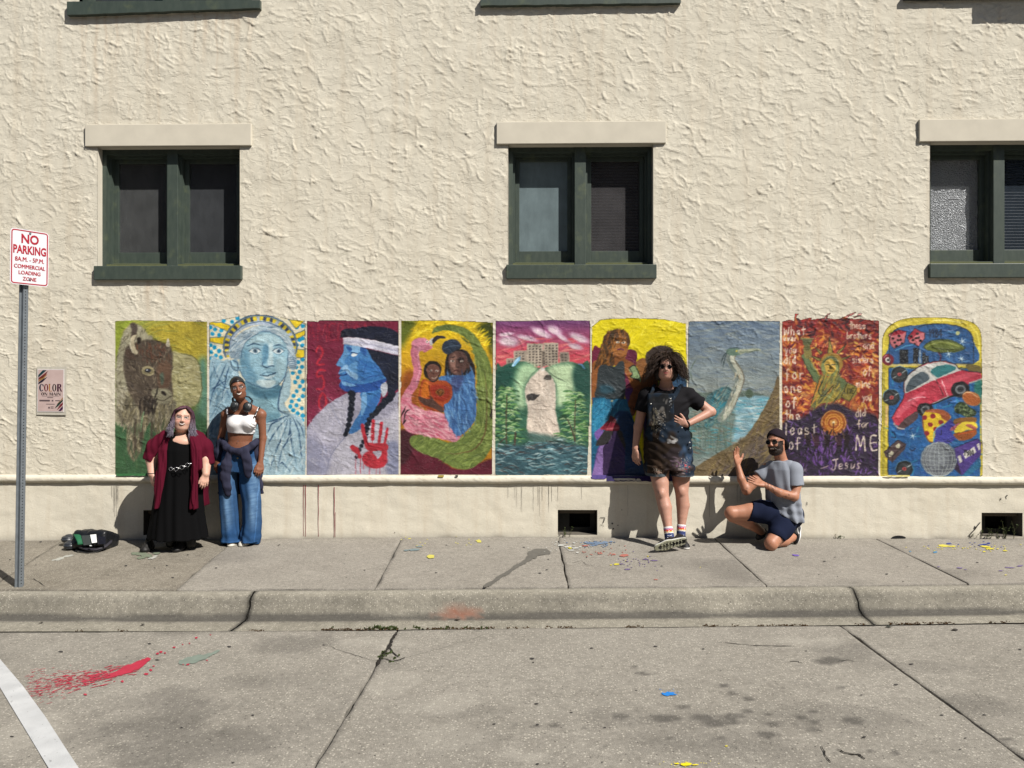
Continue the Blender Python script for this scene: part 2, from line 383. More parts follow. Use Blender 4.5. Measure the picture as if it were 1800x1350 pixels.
def paint_liberty():
    c = Canvas((366, 552, 540, 837), Z1, 2); ND = 0x34506e
    c.poly([(778,118),(850,100),(1000,72),(1130,58),(1300,70),(1400,96),(1508,106),(1510,700),(1508,1284),(776,1284)], 0xe0d8bd, sm=False, v=.08, al=True)
    for (x, y) in [(785,155),(820,170),(868,178),(798,205),(850,212),(785,290),(815,308),(790,345),(850,335),(825,370),(862,385),(790,392),(828,412),(845,440),(885,105),(950,112),(992,85),(1445,155),(1490,145),(1490,240),(1465,250),(1443,290),(1487,292),(1490,400),(1455,420),(1485,458),(1440,460),(1412,505),(1468,495),(1450,538),(1490,570),(1432,575),(1467,605),(1498,632),(1443,643),(1490,680),(1420,680),(1462,710),(1405,722),(1442,750),(1485,775),(1418,788),(1452,812),(1490,830),(1488,865),(1395,760)]:
        c.ell(x, y, 16, 16, 0x1e93be, soft=.1)
    for r in ([(777,112),(870,118),(940,145),(915,185),(840,150),(777,130)], [(777,236),(900,228),(892,290),(777,262)], [(1015,95),(1060,70),(1110,64),(1040,100)], [(1380,95),(1508,102),(1440,165),(1408,130)], [(1508,172),(1505,215),(1440,245),(1432,205)], [(1425,325),(1505,322),(1503,385),(1432,392)]):
        c.poly(r, 0xdcc02c, sm=False); c.line(r + [r[0]], ND, 5, sm=False)
    robe = [(778,430),(860,420),(930,400),(1000,500),(1060,800),(1180,890),(1390,815),(1480,850),(1508,960),(1508,1285),(778,1285)]
    c.poly(robe, 0x9ab4c0); c.poly([(778,440),(900,420),(960,520),(1010,760),(950,900),(778,900)], 0x8ba9b8, soft=10)
    c.poly([(1050,560),(1320,600),(1310,760),(1330,830),(1200,890),(1060,870)], 0x6c95a6); c.poly([(1080,640),(1250,690),(1310,660),(1310,800),(1150,790)], 0x83a9b6, soft=14)
    c.poly([(1060,600),(1200,640),(1320,600),(1300,690),(1140,690)], 0x4b7488, soft=14)
    c.poly([(1380,470),(1400,560),(1390,680),(1350,740),(1400,820),(1330,830),(1305,760),(1330,600),(1370,500)], 0x9fbac4)
    for l in [[(800,420),(830,520),(900,620),(930,700)],[(905,430),(860,540),(800,660),(780,760)],[(930,440),(900,560),(870,720)],[(780,640),(840,600),(900,560)],[(1380,480),(1320,640),(1305,780),(1390,825)],[(1210,884),(1300,860),(1390,825)],[(1370,850),(1300,930),(1240,1020),(1205,1090)],[(1380,850),(1350,950),(1290,1090),(1240,1250)],[(1390,850),(1400,1000),(1440,1200)],[(1410,840),(1460,960),(1490,1250)],[(1330,860),(1250,900),(1215,1000)],[(1400,845),(1380,1000),(1330,1100),(1300,1240)],[(1290,1240),(1330,1190),(1400,1270)],[(1440,860),(1480,920),(1500,1000)]]:
        c.line(l, ND, 10, taper=True)
    c.strokes([(1200,900),(1500,880),(1500,1280),(1180,1280)], 90, 90, 9, [0xb7ccd2, 0x7f9fb0, 0xc9d8da, 0x93aebb], 1.8, .5, op=.7)
    c.strokes([(780,450),(950,450),(1000,800),(780,1280)], 90, 100, 10, [0xb0c6ce, 0x6f91a4, 0xa3bcc7, 0x58798f], 2.0, .4, op=.7)
    def arc(rx, ry, a0, a1, n=26): return [(1165 + rx * math.cos(math.radians(a0 + (a1 - a0) * i / n)), 300 - ry * math.sin(math.radians(a0 + (a1 - a0) * i / n))) for i in range(n + 1)]
    c.poly(arc(285, 242, 200, -15) + arc(215, 165, -15, 200), 0xa9b7c8, sm=False, al=True)
    c.line(arc(283, 240, 200, -12), 0x3f5a76, 7, al=True); c.line(arc(258, 214, 198, -14), 0xcdb832, 34); c.line(arc(236, 188, 198, -14), ND, 6); c.line(arc(276, 232, 198, -14), ND, 4)
    for i in range(19):
        a = math.radians(194 - i * 11.2); x, y = 1165 + 256 * math.cos(a), 300 - 212 * math.sin(a)
        dx, dy = math.cos(a), -math.sin(a); tx, ty = -dy, dx
        c.poly([(x + dx * 16 + tx * 13, y + dy * 16 + ty * 13), (x + dx * 16 - tx * 13, y + dy * 16 - ty * 13), (x - dx * 16 - tx * 11, y - dy * 16 - ty * 11), (x - dx * 16 + tx * 11, y - dy * 16 + ty * 11)], 0x343f58 if i % 3 else 0x9aa6b8, sm=False)
    hair = [(925,370),(935,300),(990,215),(1090,158),(1200,138),(1320,160),(1395,235),(1425,330),(1445,400),(1440,465),(1395,478),(1370,400),(1365,300),(1290,215),(1190,190),(1090,235),(1035,310),(1015,390),(980,400)]
    c.poly(hair, 0xa9bcc6)
    c.strokes(hair, 120, 60, 6, [0xd6e0e2, 0x7f96a8, 0x5f7890, 0xc4d1d6], lambda x, y: math.atan2(-(x - 1180), (y - 560)) + (0 if x < 1180 else 0), .25, op=.85)
    for k in range(6): c.line([(1378 + k, 390 + k * 16), (1410, 382 + k * 16), (1440, 398 + k * 14)], 0x46607c, 5); c.line([(935, 330 + k * 10), (970, 345 + k * 9), (1015, 330 + k * 12)], 0x5a748c, 4)
    face = [(1010,420),(1022,340),(1060,262),(1130,212),(1195,186),(1290,212),(1352,270),(1376,350),(1372,450),(1350,530),(1300,590),(1230,618),(1140,600),(1060,560),(1015,490)]
    c.poly(face, 0x8fb4c4)
    c.poly([(1010,420),(1030,330),(1070,330),(1080,420),(1120,500),(1150,590),(1060,560),(1015,490)], 0x6a96ae, soft=18)
    c.poly([(1100,240),(1200,200),(1300,230),(1340,290),(1250,280),(1180,270),(1080,290)], 0xadc9d2, soft=12)
    c.poly([(1225,290),(1262,280),(1265,380),(1262,450),(1225,440)], 0xb9d0d6, soft=8); c.poly([(1190,290),(1228,300),(1222,400),(1185,440),(1180,380)], 0x5f8ca6, soft=8)
    c.poly([(1290,400),(1360,390),(1350,500),(1290,560)], 0xa2c2cd, soft=14); c.poly([(1140,560),(1280,560),(1250,612),(1170,606)], 0xc0d3d6, soft=8)
    c.poly([(935,420),(970,395),(1000,420),(1010,480),(985,485),(950,460)], 0x8fb0c0); c.line([(960,410),(990,430),(995,475)], ND, 8); c.line([(938,405),(950,465),(1000,488)], ND, 6)
    c.line([(1062,300),(1110,280),(1178,292)], 0x3a5874, 12, taper=True); c.line([(1262,300),(1310,288),(1372,318)], 0x3a5874, 12, taper=True)
    for ex in (1125, 1305):
        c.poly([(ex-45,338),(ex,314),(ex+42,335),(ex,356)], 0xd9e2e2); c.ell(ex+3,334,17,16, 0x4e6a80); c.ell(ex+3,334,7,8, 0x141c28); c.line([(ex-48,336),(ex,310),(ex+45,332)], 0x2c4058, 6); c.line([(ex-40,344),(ex,362),(ex+38,346)], 0x55758c, 4)
    c.line([(1185,425),(1180,445),(1205,462),(1235,452),(1268,450)], 0x34506c, 9); c.line([(1225,300),(1205,380),(1185,425)], 0x5b84a0, 6)
    c.line([(1168,518),(1210,498),(1240,503),(1282,500)], 0x47677f, 6); c.line([(1168,520),(1220,524),(1284,504)], 0x22384e, 8); c.poly([(1185,528),(1225,530),(1275,518),(1250,545),(1205,548)], 0xb8cace); c.line([(1200,552),(1240,552)], 0x55758c, 7)
    c.line([(1010,480),(1055,562),(1140,606),(1230,622),(1305,592),(1352,530),(1374,450),(1378,350)], 0x41607c, 6)
    c.line([(1020,390),(1026,330),(1062,262),(1130,212),(1195,186),(1290,212),(1352,270)], 0x4c6a84, 5)
    c.strokes(face, 60, 50, 7, [0xaac6d0, 0x7ba4b8, 0x9dbecb], .8, .8, op=.5)
    return c

def paint_profile():
    c = Canvas((538, 562, 703, 837), Z2, 3)
    c.grad([(44,106),(128,112),(140,102),(742,106),(742,1280),(40,1282)], 0x6e2238, 0x7a2a44, (300,100), (300,900), al=True)
    c.write('AMERICA', 52, 130, 120, 0x9a2a3c, 11, dry=.5, op=.7)
    for g, x, y, h in (('2',118,302,140),('5',122,472,160),('0',135,652,140)): c.write(g, x, y, h, 0xb32c3c, 15, dry=.25)
    shirt = [(40,920),(100,840),(210,735),(340,660),(460,655),(470,800),(372,960),(480,885),(560,830),(742,640),(742,1281),(40,1281)]
    c.poly(shirt, 0x9896a8, sm=False)
    c.poly([(120,830),(260,740),(350,700),(330,960),(180,1050),(130,980)], 0xa9a7b6, soft=20); c.poly([(480,930),(640,870),(740,760),(742,1000),(560,1060)], 0xb6b3c0, soft=20)
    c.poly([(200,1281),(240,1120),(330,1000),(460,920),(700,880),(742,1281)], 0xaaa8b4, soft=16); c.poly([(40,1000),(160,1060),(220,1100),(190,1281),(40,1281)], 0x8b8ca2, soft=20); c.poly([(640,1060),(742,1040),(742,1281),(660,1281)], 0x7d819a, soft=14)
    c.strokes(shirt, 150, 90, 9, [0xb4b2bf, 0x8d8ca0, 0xc0bdc8, 0x9c9aac], 1.1, .8, op=.55)
    c.line([(200,1240),(215,1160),(260,1080),(330,1000)], 0x7d7f95, 6); c.line([(215,745),(300,900),(320,960)], 0x84869c, 5)
    face = [(325,285),(322,345),(290,395),(265,440),(300,458),(303,468),(283,505),(300,520),(290,545),(305,560),(288,598),(330,640),(420,655),(560,640),(652,545),(630,480),(560,420),(500,320),(470,290)]
    c.poly([(460,640),(600,590),(602,700),(525,840),(440,940),(362,968),(400,880),(450,800),(460,720)], 0x3a6fa8); c.poly([(465,660),(495,655),(500,740),(470,830),(455,800)], 0x6f9fcb); c.poly([(500,760),(590,650),(595,700),(520,830),(430,930)], 0x305f9a, soft=6)
    c.poly(face, 0x4379b2, sm=False)
    c.poly([(330,300),(390,300),(385,345),(350,375),(330,420),(345,440),(300,450),(272,438),(322,350)], 0x5f93c4); c.poly([(390,295),(450,295),(440,350),(392,350)], 0x7aa7cf); c.poly([(300,470),(350,440),(370,480),(430,520),(420,560),(385,540),(330,490)], 0x86aed2); c.poly([(360,450),(420,420),(470,470),(440,500),(380,490)], 0x5f93c4)
    c.poly([(440,400),(560,430),(640,520),(560,560),(460,560),(430,500)], 0x356aa6, soft=5); c.poly([(290,600),(330,560),(420,590),(560,570),(652,545),(620,600),(560,640),(420,655),(330,640)], 0x264c90)
    c.poly([(345,300),(385,310),(375,345),(352,330)], 0x2c5796); c.poly([(455,290),(490,310),(500,370),(470,360),(450,330)], 0x2c5796); c.poly([(310,565),(370,580),(420,605),(330,600)], 0x6f9fcb)
    for l in [[(440,400),(500,450),(560,470)],[(460,560),(540,530),(630,520)],[(330,480),(360,520),(420,560)],[(500,430),(470,520)],[(560,440),(600,500)],[(300,520),(345,520)]]: c.line(l, 0x22498a, 5)
    c.poly([(383,362),(400,354),(428,362),(410,376),(388,374)], 0xdfe4e6); c.line([(378,352),(400,348),(432,358)], 0x16305c, 6); c.line([(288,518),(330,520),(350,508)], 0x173062, 8); c.line([(285,505),(330,490)], 0x86aed2, 5)
    hair = [(500,318),(560,330),(742,372),(742,625),(705,655),(660,650),(648,545),(590,455),(540,400)]
    c.poly(hair, 0x1a1f30, sm=False, v=.4); c.poly([(300,225),(308,178),(360,162),(420,168),(440,155),(560,145),(670,160),(742,205),(742,305),(600,262),(420,232),(318,230)], 0x181c2c, v=.5); c.line([(420,170),(435,205)], 0x3a4258, 4)
    c.poly([(318,232),(420,232),(600,262),(742,300),(742,368),(600,336),(480,306),(318,282)], 0xc6c5d4, sm=False); c.line([(330,262),(480,275),(740,338)], 0xa6a6bd, 9); c.line([(320,235),(420,236),(600,266),(742,304)], 0xe8e6ec, 5)
    c.poly([(608,605),(650,575),(658,640),(625,690)], 0xacafba)
    bl = [(385,660),(386,700),(384,740),(380,780),(376,820),(368,860),(360,900),(350,940),(338,972)]
    for i, (x, y) in enumerate(bl): c.ell(x, y, 30 - i * 1.4, 24, 0x161b28, rot=.4, v=.4)
    br = [(690,668),(672,700),(640,722),(618,752),(590,778),(570,808),(540,830),(520,862),(505,895),(500,930),(498,965),(488,1000),(474,1032),(458,1062),(444,1090),(430,1118),(418,1150)]
    for i, (x, y) in enumerate(br): c.ell(x, y, 34 - i * 1.5, 30 - i, 0x161b28, rot=-.7, v=.4)
    RD = 0xa82c38
    for l, w in (([(465,905),(478,970),(498,1045)],30),([(550,870),(546,940),(543,1008)],27),([(612,885),(604,960),(594,1030)],24),([(657,932),(648,985),(637,1040)],20)): c.line(l, RD, w, v=.3)
    c.line([(500,965),(545,968)], 0xd9d0cf, 4); c.poly([(485,1035),(560,1042),(652,1045),(655,1095),(580,1100),(500,1092)], RD, v=.3)
    c.ell(412,1090,48,24, RD, rot=.75, v=.3); c.ell(560,1165,98,70, RD, rot=.15, v=.3); c.ell(610,1130,48,70, RD, v=.3); c.poly([(545,1105),(615,1105),(585,1160),(570,1140)], 0x9c98a4); c.ell(445,1140,16,20, RD)
    for x, y, l in ((415,1130,150),(450,1150,120),(475,1180,60),(520,1220,60),(572,1235,45),(600,1230,50),(545,1000,40)): c.line([(x, y), (x, y + l)], RD, 4)
    return c

def paint_flamingo():
    c = Canvas((704, 562, 868, 837), Z2, 4)
    c.grad([(764,105),(1100,102),(1466,118),(1465,600),(1456,1280),(756,1280)], 0xd8ba20, 0xb07a1c, (1100,120), (1100,600), al=True)
    c.poly([(764,105),(880,108),(850,180),(800,260),(764,330)], 0x5a6420, soft=26); c.poly([(1400,118),(1466,118),(1466,430),(1440,330),(1400,220),(1330,150)], 0x3a4212, soft=22)
    c.strokes([(870,120),(1380,120),(1440,300),(1300,240),(1000,150),(860,240)], 110, 70, 10, [0xf0d51e, 0xdcb818, 0xfae54a, 0xc8a61c], 2.6, .6, op=.7)
    c.poly([(760,560),(850,480),(900,640),(880,800),(764,900)], 0x8c4a1c, soft=30); c.poly([(756,980),(860,960),(1000,1100),(1200,1240),(1460,1160),(1458,1282),(754,1282)], 0x571a2a, soft=12)
    c.poly([(760,940),(850,990),(840,1130),(756,1200)], 0x3c1a22, soft=14); c.poly([(850,780),(1100,830),(900,820)], 0x7c4a20, soft=16)
    G = 0x66763a
    c.poly([(1000,200),(1012,165),(1060,140),(1150,136),(1250,158),(1330,218),(1400,330),(1448,450),(1466,600),(1466,1000),(1420,1130),(1320,1225),(1210,1242),(1130,1210),(1050,1160),(930,1120),(850,1070),(826,1020),(850,985),(950,975),(1060,1015),(1130,1035),(1200,1010),(1290,940),(1336,840),(1342,700),(1342,520),(1320,360),(1280,262),(1200,200),(1110,178),(1040,190)], G)
    c.strokes([(1000,165),(1150,140),(1330,218),(1448,450),(1466,1000),(1320,1225),(1050,1160),(840,1060),(850,985),(1130,1035),(1290,940),(1342,700),(1320,360),(1200,200)], 260, 60, 9, [0x7f8d48, 0x56652e, 0x8b9a55, 0x4a5a2a], lambda x, y: (1.5 if 400 < y < 900 else (.7 if y < 400 else 2.6)), .4, op=.7)
    c.line([(1400,480),(1420,700),(1405,950),(1330,1080),(1200,1120),(1100,1118)], 0x5e3f2a, 10, taper=True, op=.7); c.line([(1350,420),(1400,700),(1370,960),(1240,1080)], 0x99a762, 8, op=.6)
    P = 0xbd6f82
    c.line([(880,290),(866,350),(880,430),(888,500),(862,590),(815,660),(800,720)], P, 62, v=.2)
    c.ell(915,285,72,52, 0xc27c90); c.poly([(955,300),(1000,300),(990,322),(930,345)], P)
    c.poly([(765,690),(835,650),(850,740),(950,790),(1080,810),(1140,890),(1212,985),(1170,1030),(1060,1008),(900,975),(810,950),(766,860)], 0xc68090)
    c.strokes([(765,700),(835,660),(850,740),(1080,815),(1200,985),(1060,1005),(810,950)], 190, 70, 9, [0xd8a3ac, 0xb5566e, 0xe0b6bb, 0xa8485f, 0xcc8a96], .45, .4, op=.75)
    c.line([(905,300),(892,400),(905,480),(880,580)], 0xd59aaa, 10, op=.7); c.line([(850,290),(845,360),(862,440)], 0x9c4c64, 5)
    c.poly([(985,245),(1030,232),(1010,262),(1002,296),(980,285)], 0xb6b3b4); c.poly([(1000,250),(1030,222),(1080,215),(1105,235),(1060,240),(1030,262),(1010,280)], 0x2c282e); c.ell(962,263,9,9, 0xf0ece0); c.ell(962,263,4,4, 0x101010)
    hair = [(1098,520),(1100,420),(1120,360),(1190,325),(1260,330),(1300,390),(1332,480),(1322,545),(1270,520),(1120,525)]
    c.poly(hair, 0x201b1c, v=.4); c.poly([(1075,310),(1085,275),(1120,252),(1180,248),(1215,275),(1222,312),(1180,330),(1130,362),(1090,345)], 0x273242, v=.4); c.line([(1085,315),(1140,300),(1205,290)], 0x46586a, 6)
    c.poly([(1130,370),(1190,335),(1250,355),(1272,420),(1258,480),(1210,522),(1160,508),(1130,450)], 0x563d38); c.poly([(1180,350),(1190,440),(1185,500),(1150,470),(1140,400)], 0x7a5a50, soft=8); c.ell(1222,405,24,22, 0x2a1c1c)
    for x in (1155, 1226): c.ell(x,412,14,8, 0xb9aaa0); c.ell(x+2,412,5,6, 0x141010)
    c.line([(1188,400),(1182,455),(1200,460)], 0x2c1e1c, 5); c.line([(1165,488),(1185,482),(1208,492)], 0x3a1a1a, 7); c.line([(1140,385),(1170,380)], 0x1a1212, 6); c.ell(1275,445,14,26, 0x4a322c)
    dress = [(1050,545),(1160,520),(1250,520),(1312,488),(1330,600),(1338,760),(1332,850),(1280,930),(1195,985),(1130,900),(1085,770),(1130,650)]
    c.poly(dress, 0x3c6496); c.strokes(dress, 160, 90, 10, [0x5b8cc0, 0x2f4f80, 0x7aa4cc, 0x28446e, 0x4d7ab0], 1.3, .35, op=.75); c.poly([(1150,540),(1240,530),(1200,640),(1150,630)], 0x3a3f6a, soft=10, op=.7)
    c.poly([(930,555),(1000,570),(1080,560),(1140,590),(1158,660),(1130,720),(1090,745),(1085,800),(960,780),(895,720),(905,620)], 0x9c4420); c.poly([(925,590),(970,570),(975,680),(920,690)], 0xb8641c, soft=8); c.poly([(990,600),(1120,610),(1130,690),(1070,720),(1000,680)], 0x8c2c1c, soft=10)
    c.line([(975,600),(985,690)], 0x4a2014, 5); c.ell(1062,650,34,30, 0x7a4a20); c.line([(1040,650),(1062,628),(1085,650),(1062,680),(1040,650)], 0x3c1e14, 5)
    c.poly([(935,480),(950,435),(1000,408),(1050,425),(1072,470),(1060,520),(1040,560),(1000,575),(960,545),(938,520)], 0x1e1816); c.poly([(955,480),(980,440),(1030,440),(1058,480),(1050,530),(1015,565),(980,550)], 0x6a463c)
    for x in (992, 1035): c.ell(x,487,11,7, 0xb9aaa0); c.ell(x,488,4,5, 0x141010)
    c.line([(1015,485),(1012,515)], 0x3a221e, 4); c.line([(1000,538),(1020,545),(1040,532)], 0xb0a090, 5)
    c.poly([(895,700),(905,684),(960,705),(985,700),(978,668),(1000,690),(1040,735),(1085,770),(1080,805),(1000,770),(930,740)], 0x4e352e)
    for l in [[(800,760),(780,800),(762,840)],[(832,785),(800,800),(782,880)],[(800,860),(775,900)],[(1440,730),(1456,800),(1448,860)],[(1465,800),(1440,840)]]: c.line(l, 0x1e1216, 11, taper=True)
    return c

def paint_river():
    c = Canvas((870, 560, 1038, 837), Z3, 5)
    c.grad([(50,108),(300,106),(470,98),(770,104),(772,700),(748,1282),(48,1282)], 0x6c3c6c, 0xcc5460, (400,110), (400,380), al=True)
    c.strokes([(50,240),(770,240),(770,420),(50,480)], 120, 100, 12, [0xd84858, 0xe07470, 0xc43c58, 0xdc8c84], -.25, .3, op=.6)
    for x, y, rx, ry, r in ((150,260,80,42,.1),(290,235,85,18,.25),(400,195,85,26,.45),(500,175,60,30,.5),(690,235,80,28,.4),(560,230,60,16,.6),(660,300,60,20,.3),(130,205,60,14,-.1)):
        c.ell(x, y, rx, ry, 0xccb0c4, rot=r, soft=.6, op=.85); c.ell(x - 8, y + 6, rx * .7, ry * .6, 0xd8c6cc, rot=r, soft=.5, op=.8)
    for (x0, y0, x1, y1, k) in ((190,335,290,430,0xa09486),(132,395,190,450,0x94867a),(292,280,410,450,0xb0a494),(418,275,525,450,0xaca090),(540,345,610,430,0x8f8276),(400,330,430,455,0x7d7266)):
        c.poly(rect(x0, y0, x1, y1), k, sm=False); c.line([(x0, y1), (x0, y0), (x1, y0), (x1, y1)], 0xb5a796, 5, sm=False)
        for yy in range(int(y0) + 14, int(y1) - 8, 21):
            for xx in range(int(x0) + 12, int(x1) - 10, 26): c.poly(rect(xx, yy, xx + 14, yy + 11), 0x504844, sm=False)
    c.poly([(50,500),(100,455),(180,425),(270,415),(340,450),(390,470),(470,450),(540,425),(620,418),(700,440),(772,475),(760,1280),(50,1280)], 0x35604c)
    c.poly([(300,430),(380,470),(330,530),(270,620),(280,760),(210,760),(200,560),(240,450)], 0xa4c49c, soft=26); c.poly([(440,470),(560,430),(650,450),(660,600),(600,720),(520,760),(510,620)], 0xb4cca4, soft=26)
    c.poly([(50,520),(120,450),(180,440),(170,560),(120,640),(50,660)], 0x204a40, soft=16); c.poly([(660,450),(770,480),(770,680),(690,660),(640,560)], 0x244c42, soft=18)
    c.poly([(398,460),(440,490),(490,550),(510,640),(508,800),(530,900),(545,985),(480,1010),(300,960),(296,800),(280,700),(275,620),(320,540),(370,490)], 0xd0c2b4, soft=5)
    c.strokes([(398,480),(500,600),(510,900),(300,930),(285,640)], 80, 60, 9, [0xdcd0c4, 0xbcaea0, 0xe2d8ca], 1.5, .8, op=.6); c.line([(400,455),(330,510),(278,600)], 0x5c7a64, 5); c.line([(400,455),(470,520),(510,600),(512,760)], 0x6c8a72, 5)
    c.line([(420,470),(520,540),(590,572)], 0x3c4c40, 6, taper=True)
    for (bx, by, w) in ((130,610,240),(655,650,240)):
        for i in range(90):
            y = by + i * 4.6 + c.rr.uniform(-14, 14); t = i / 90; hw = w / 2 * (.45 + .75 * t); x = bx + c.rr.uniform(-hw, hw)
            l = c.rr.uniform(20, 48); col = [0x2a5234, 0x3c6c3e, 0x5d8c52, 0x24452e][i % 4]
            c.line([(x - l, y + 8), (x, y), (x + l, y + 9)], col, 14, taper=True)
        for i in range(110):
            y = by + i * 3.8 + c.rr.uniform(-10, 10); t = i / 110; hw = w / 2 * (.4 + .75 * t); x = bx + c.rr.uniform(-hw, hw); l = c.rr.uniform(12, 34)
            c.line([(x - l, y + 5), (x, y - 3), (x + l, y + 5)], [0x8fb276, 0xa8c48c, 0x6f9c5c, 0xc2d6a8][i % 4], 7, taper=True)
        c.line([(bx + 5, by + 60), (bx, by + 300), (bx + 8, by + 520)], 0x4c3c30, 9, op=.8)
    c.line([(600,860),(640,960),(660,1060)], 0x463a30, 10); c.line([(200,960),(195,1060),(190,1130)], 0x4a3c32, 14); c.line([(60,1130),(80,1040),(130,1000)], 0x4a3c32, 8); c.line([(590,1110),(640,1070),(700,1080),(740,1120)], 0x4a3c32, 8); c.line([(680,1060),(720,1110)], 0x4a3c32, 8)
    c.poly([(300,960),(540,1000),(600,1030),(400,1070),(320,1020)], 0x4c6660, soft=16); c.poly([(50,1090),(300,1050),(560,1040),(755,1080),(748,1282),(48,1282)], 0x365660, soft=16)
    c.strokes([(50,1050),(300,1040),(600,1010),(755,1080),(748,1278),(48,1278)], 300, 70, 6, [0x9fc0c4, 0x27424c, 0x6a929c, 0xc4d4d2, 0x4a2f2a, 0x1e343c, 0x5f8c94], .05, .35, op=.85, curve=.4)
    c.poly([(285,680),(320,658),(360,668),(390,672),(368,690),(345,715),(310,712),(300,720)], 0x3f3c3c); c.poly([(415,545),(440,520),(475,520),(470,555),(430,555)], 0x4c4844); c.line([(300,750),(400,735)], 0x9b8f86, 6)
    c.poly([(170,455),(200,405),(235,378),(238,400),(205,440)], 0x78aed0); c.line([(175,450),(230,385)], 0xbddbe8, 6); c.line([(680,435),(710,445),(735,475)], 0x5c8cb8, 12, taper=True)
    c.ell(410,475,16,14, 0xe8e4dc)
    return c

def paint_figures():
    c = Canvas((1038, 556, 1208, 841), Z3, 6)
    c.poly([(788,150),(850,98),(960,86),(1150,86),(1330,92),(1506,126),(1512,480),(1512,1312),(775,1306),(780,700)], 0xe0cf10, sm=False, v=.14, al=True)
    c.strokes([(800,100),(1500,110),(1500,600),(1100,500)], 110, 80, 12, [0xf4e222, 0xd6c214, 0xf7ea50], 2.6, .7, op=.6)
    c.poly([(790,330),(850,312),(900,330),(880,480),(820,720),(784,740)], 0x6a1c38); c.poly([(1060,330),(1110,330),(1135,360),(1125,440),(1100,640),(1060,720),(1040,640),(1030,420)], 0x651f3c)
    c.poly([(1040,640),(1110,640),(1120,800),(1075,820)], 0x4a2460, soft=6)
    SK = 0x8a5226
    c.poly([(788,440),(840,410),(870,470),(820,660),(790,700)], SK); c.poly([(1000,410),(1060,405),(1110,440),(1140,520),(1168,600),(1165,660),(1110,640),(1060,540),(1030,480)], SK)
    c.poly([(1110,620),(1165,600),(1160,700),(1125,800),(1100,830),(1070,800),(1060,740)], 0x6c3c1e); c.line([(1082,760),(1078,820)], 0x3c1e10, 4); c.line([(1105,770),(1100,830)], 0x3c1e10, 4)
    c.poly([(950,230),(1030,220),(1065,290),(1050,370),(1010,410),(960,390),(935,320)], 0x98602e); c.poly([(955,370),(1030,380),(1050,430),(960,450),(930,400)], 0x7c4a22)
    hair = [(860,300),(880,220),(930,180),(1000,168),(1060,195),(1082,260),(1060,300),(1040,240),(990,230),(955,270),(945,360),(960,420),(930,480),(880,500),(850,440),(800,480),(830,380)]
    c.poly(hair, 0x4a3018); c.strokes([(860,300),(900,200),(1000,172),(1070,220),(1060,280),(960,260),(950,400),(910,480),(830,430)], 150, 50, 9, [0x7c4c1e, 0x2e1c12, 0x9a6428, 0x5c3818, 0x3c3018], 1.7, .6, curve=.5, op=.85)
    c.ell(985,268,15,8, 0xded6c8); c.ell(1030,270,13,7, 0xded6c8); c.ell(988,268,5,5, 0x14100c); c.ell(1028,270,5,5, 0x14100c); c.line([(968,250),(1004,252)], 0x241408, 7); c.line([(1018,252),(1046,256)], 0x241408, 7)
    c.line([(1010,270),(1008,300),(1020,302)], 0x5a3418, 5); c.line([(985,325),(1005,318),(1028,328)], 0x5c2c50, 9)
    c.line([(955,360),(1000,395),(1048,365)], 0x4a2c14, 5)
    c.poly([(835,470),(880,440),(960,455),(1000,415),(1030,420),(1040,520),(1035,700),(960,705),(815,690),(822,600)], 0x2c3438); c.poly([(850,600),(930,600),(960,650),(860,660)], 0x2c4c5a, soft=14)
    c.line([(815,690),(960,708),(1036,700)], 0x12181c, 7)
    c.poly([(790,690),(960,706),(1052,700),(1080,800),(1120,900),(1150,1100),(1190,1308),(775,1306),(780,900)], 0x145678, sm=False); c.poly([(820,710),(900,720),(880,900),(800,1000),(780,900)], 0x2a80a8, soft=20); c.poly([(960,850),(1060,800),(1110,900),(1160,1120),(1190,1308),(1040,1306)], 0x0e3058, soft=8)
    c.strokes([(800,720),(1040,720),(900,900),(790,1100)], 80, 60, 6, [0x3c90b4, 0x10506e, 0x5aa4c0], 2.0, .5, op=.6); c.line([(935,712),(940,800),(900,860)], 0x0c2c40, 6); c.ell(940,718,9,9, 0xa09878)
    c.poly([(1075,460),(1110,448),(1140,490),(1160,540),(1172,600),(1150,560),(1120,550),(1085,540),(1095,510),(1070,490)], 0x7d9468); c.line([(1072,462),(1110,448),(1140,490),(1165,560),(1172,606)], 0x1c1c1a, 8); c.line([(1070,462),(1095,510),(1085,535),(1150,560)], 0x1c1c1a, 7)
    c.poly([(1125,430),(1170,390),(1220,400),(1270,350),(1320,340),(1330,440),(1250,560),(1190,640),(1150,500)], 0x83552c); c.poly([(1160,560),(1230,520),(1290,560),(1280,760),(1180,760)], 0x6a4020)
    c.poly([(1195,390),(1205,350),(1260,305),(1330,292),(1395,315),(1410,350),(1370,370),(1290,350),(1250,380),(1215,440)], 0x3c302a); c.poly([(1225,430),(1245,420),(1240,470),(1215,470)], 0xd8c61c)
    c.ell(1280,375,24,16, 0xa87e50)
    c.poly([(1170,700),(1330,620),(1360,1308),(1190,1308)], 0x33244c, sm=False, soft=10); c.poly([(1300,560),(1510,520),(1512,1308),(1340,1308)], 0x2a4c6c, soft=14)
    c.poly([(780,1306),(830,1080),(925,930),(985,930),(1040,1080),(1040,1306)], 0x5c4684, sm=False); c.poly([(920,940),(975,940),(900,1306),(782,1306),(840,1080)], 0x8468a4, sm=False); c.poly([(975,960),(1040,1080),(1040,1306),(900,1306)], 0x382c5c, sm=False)
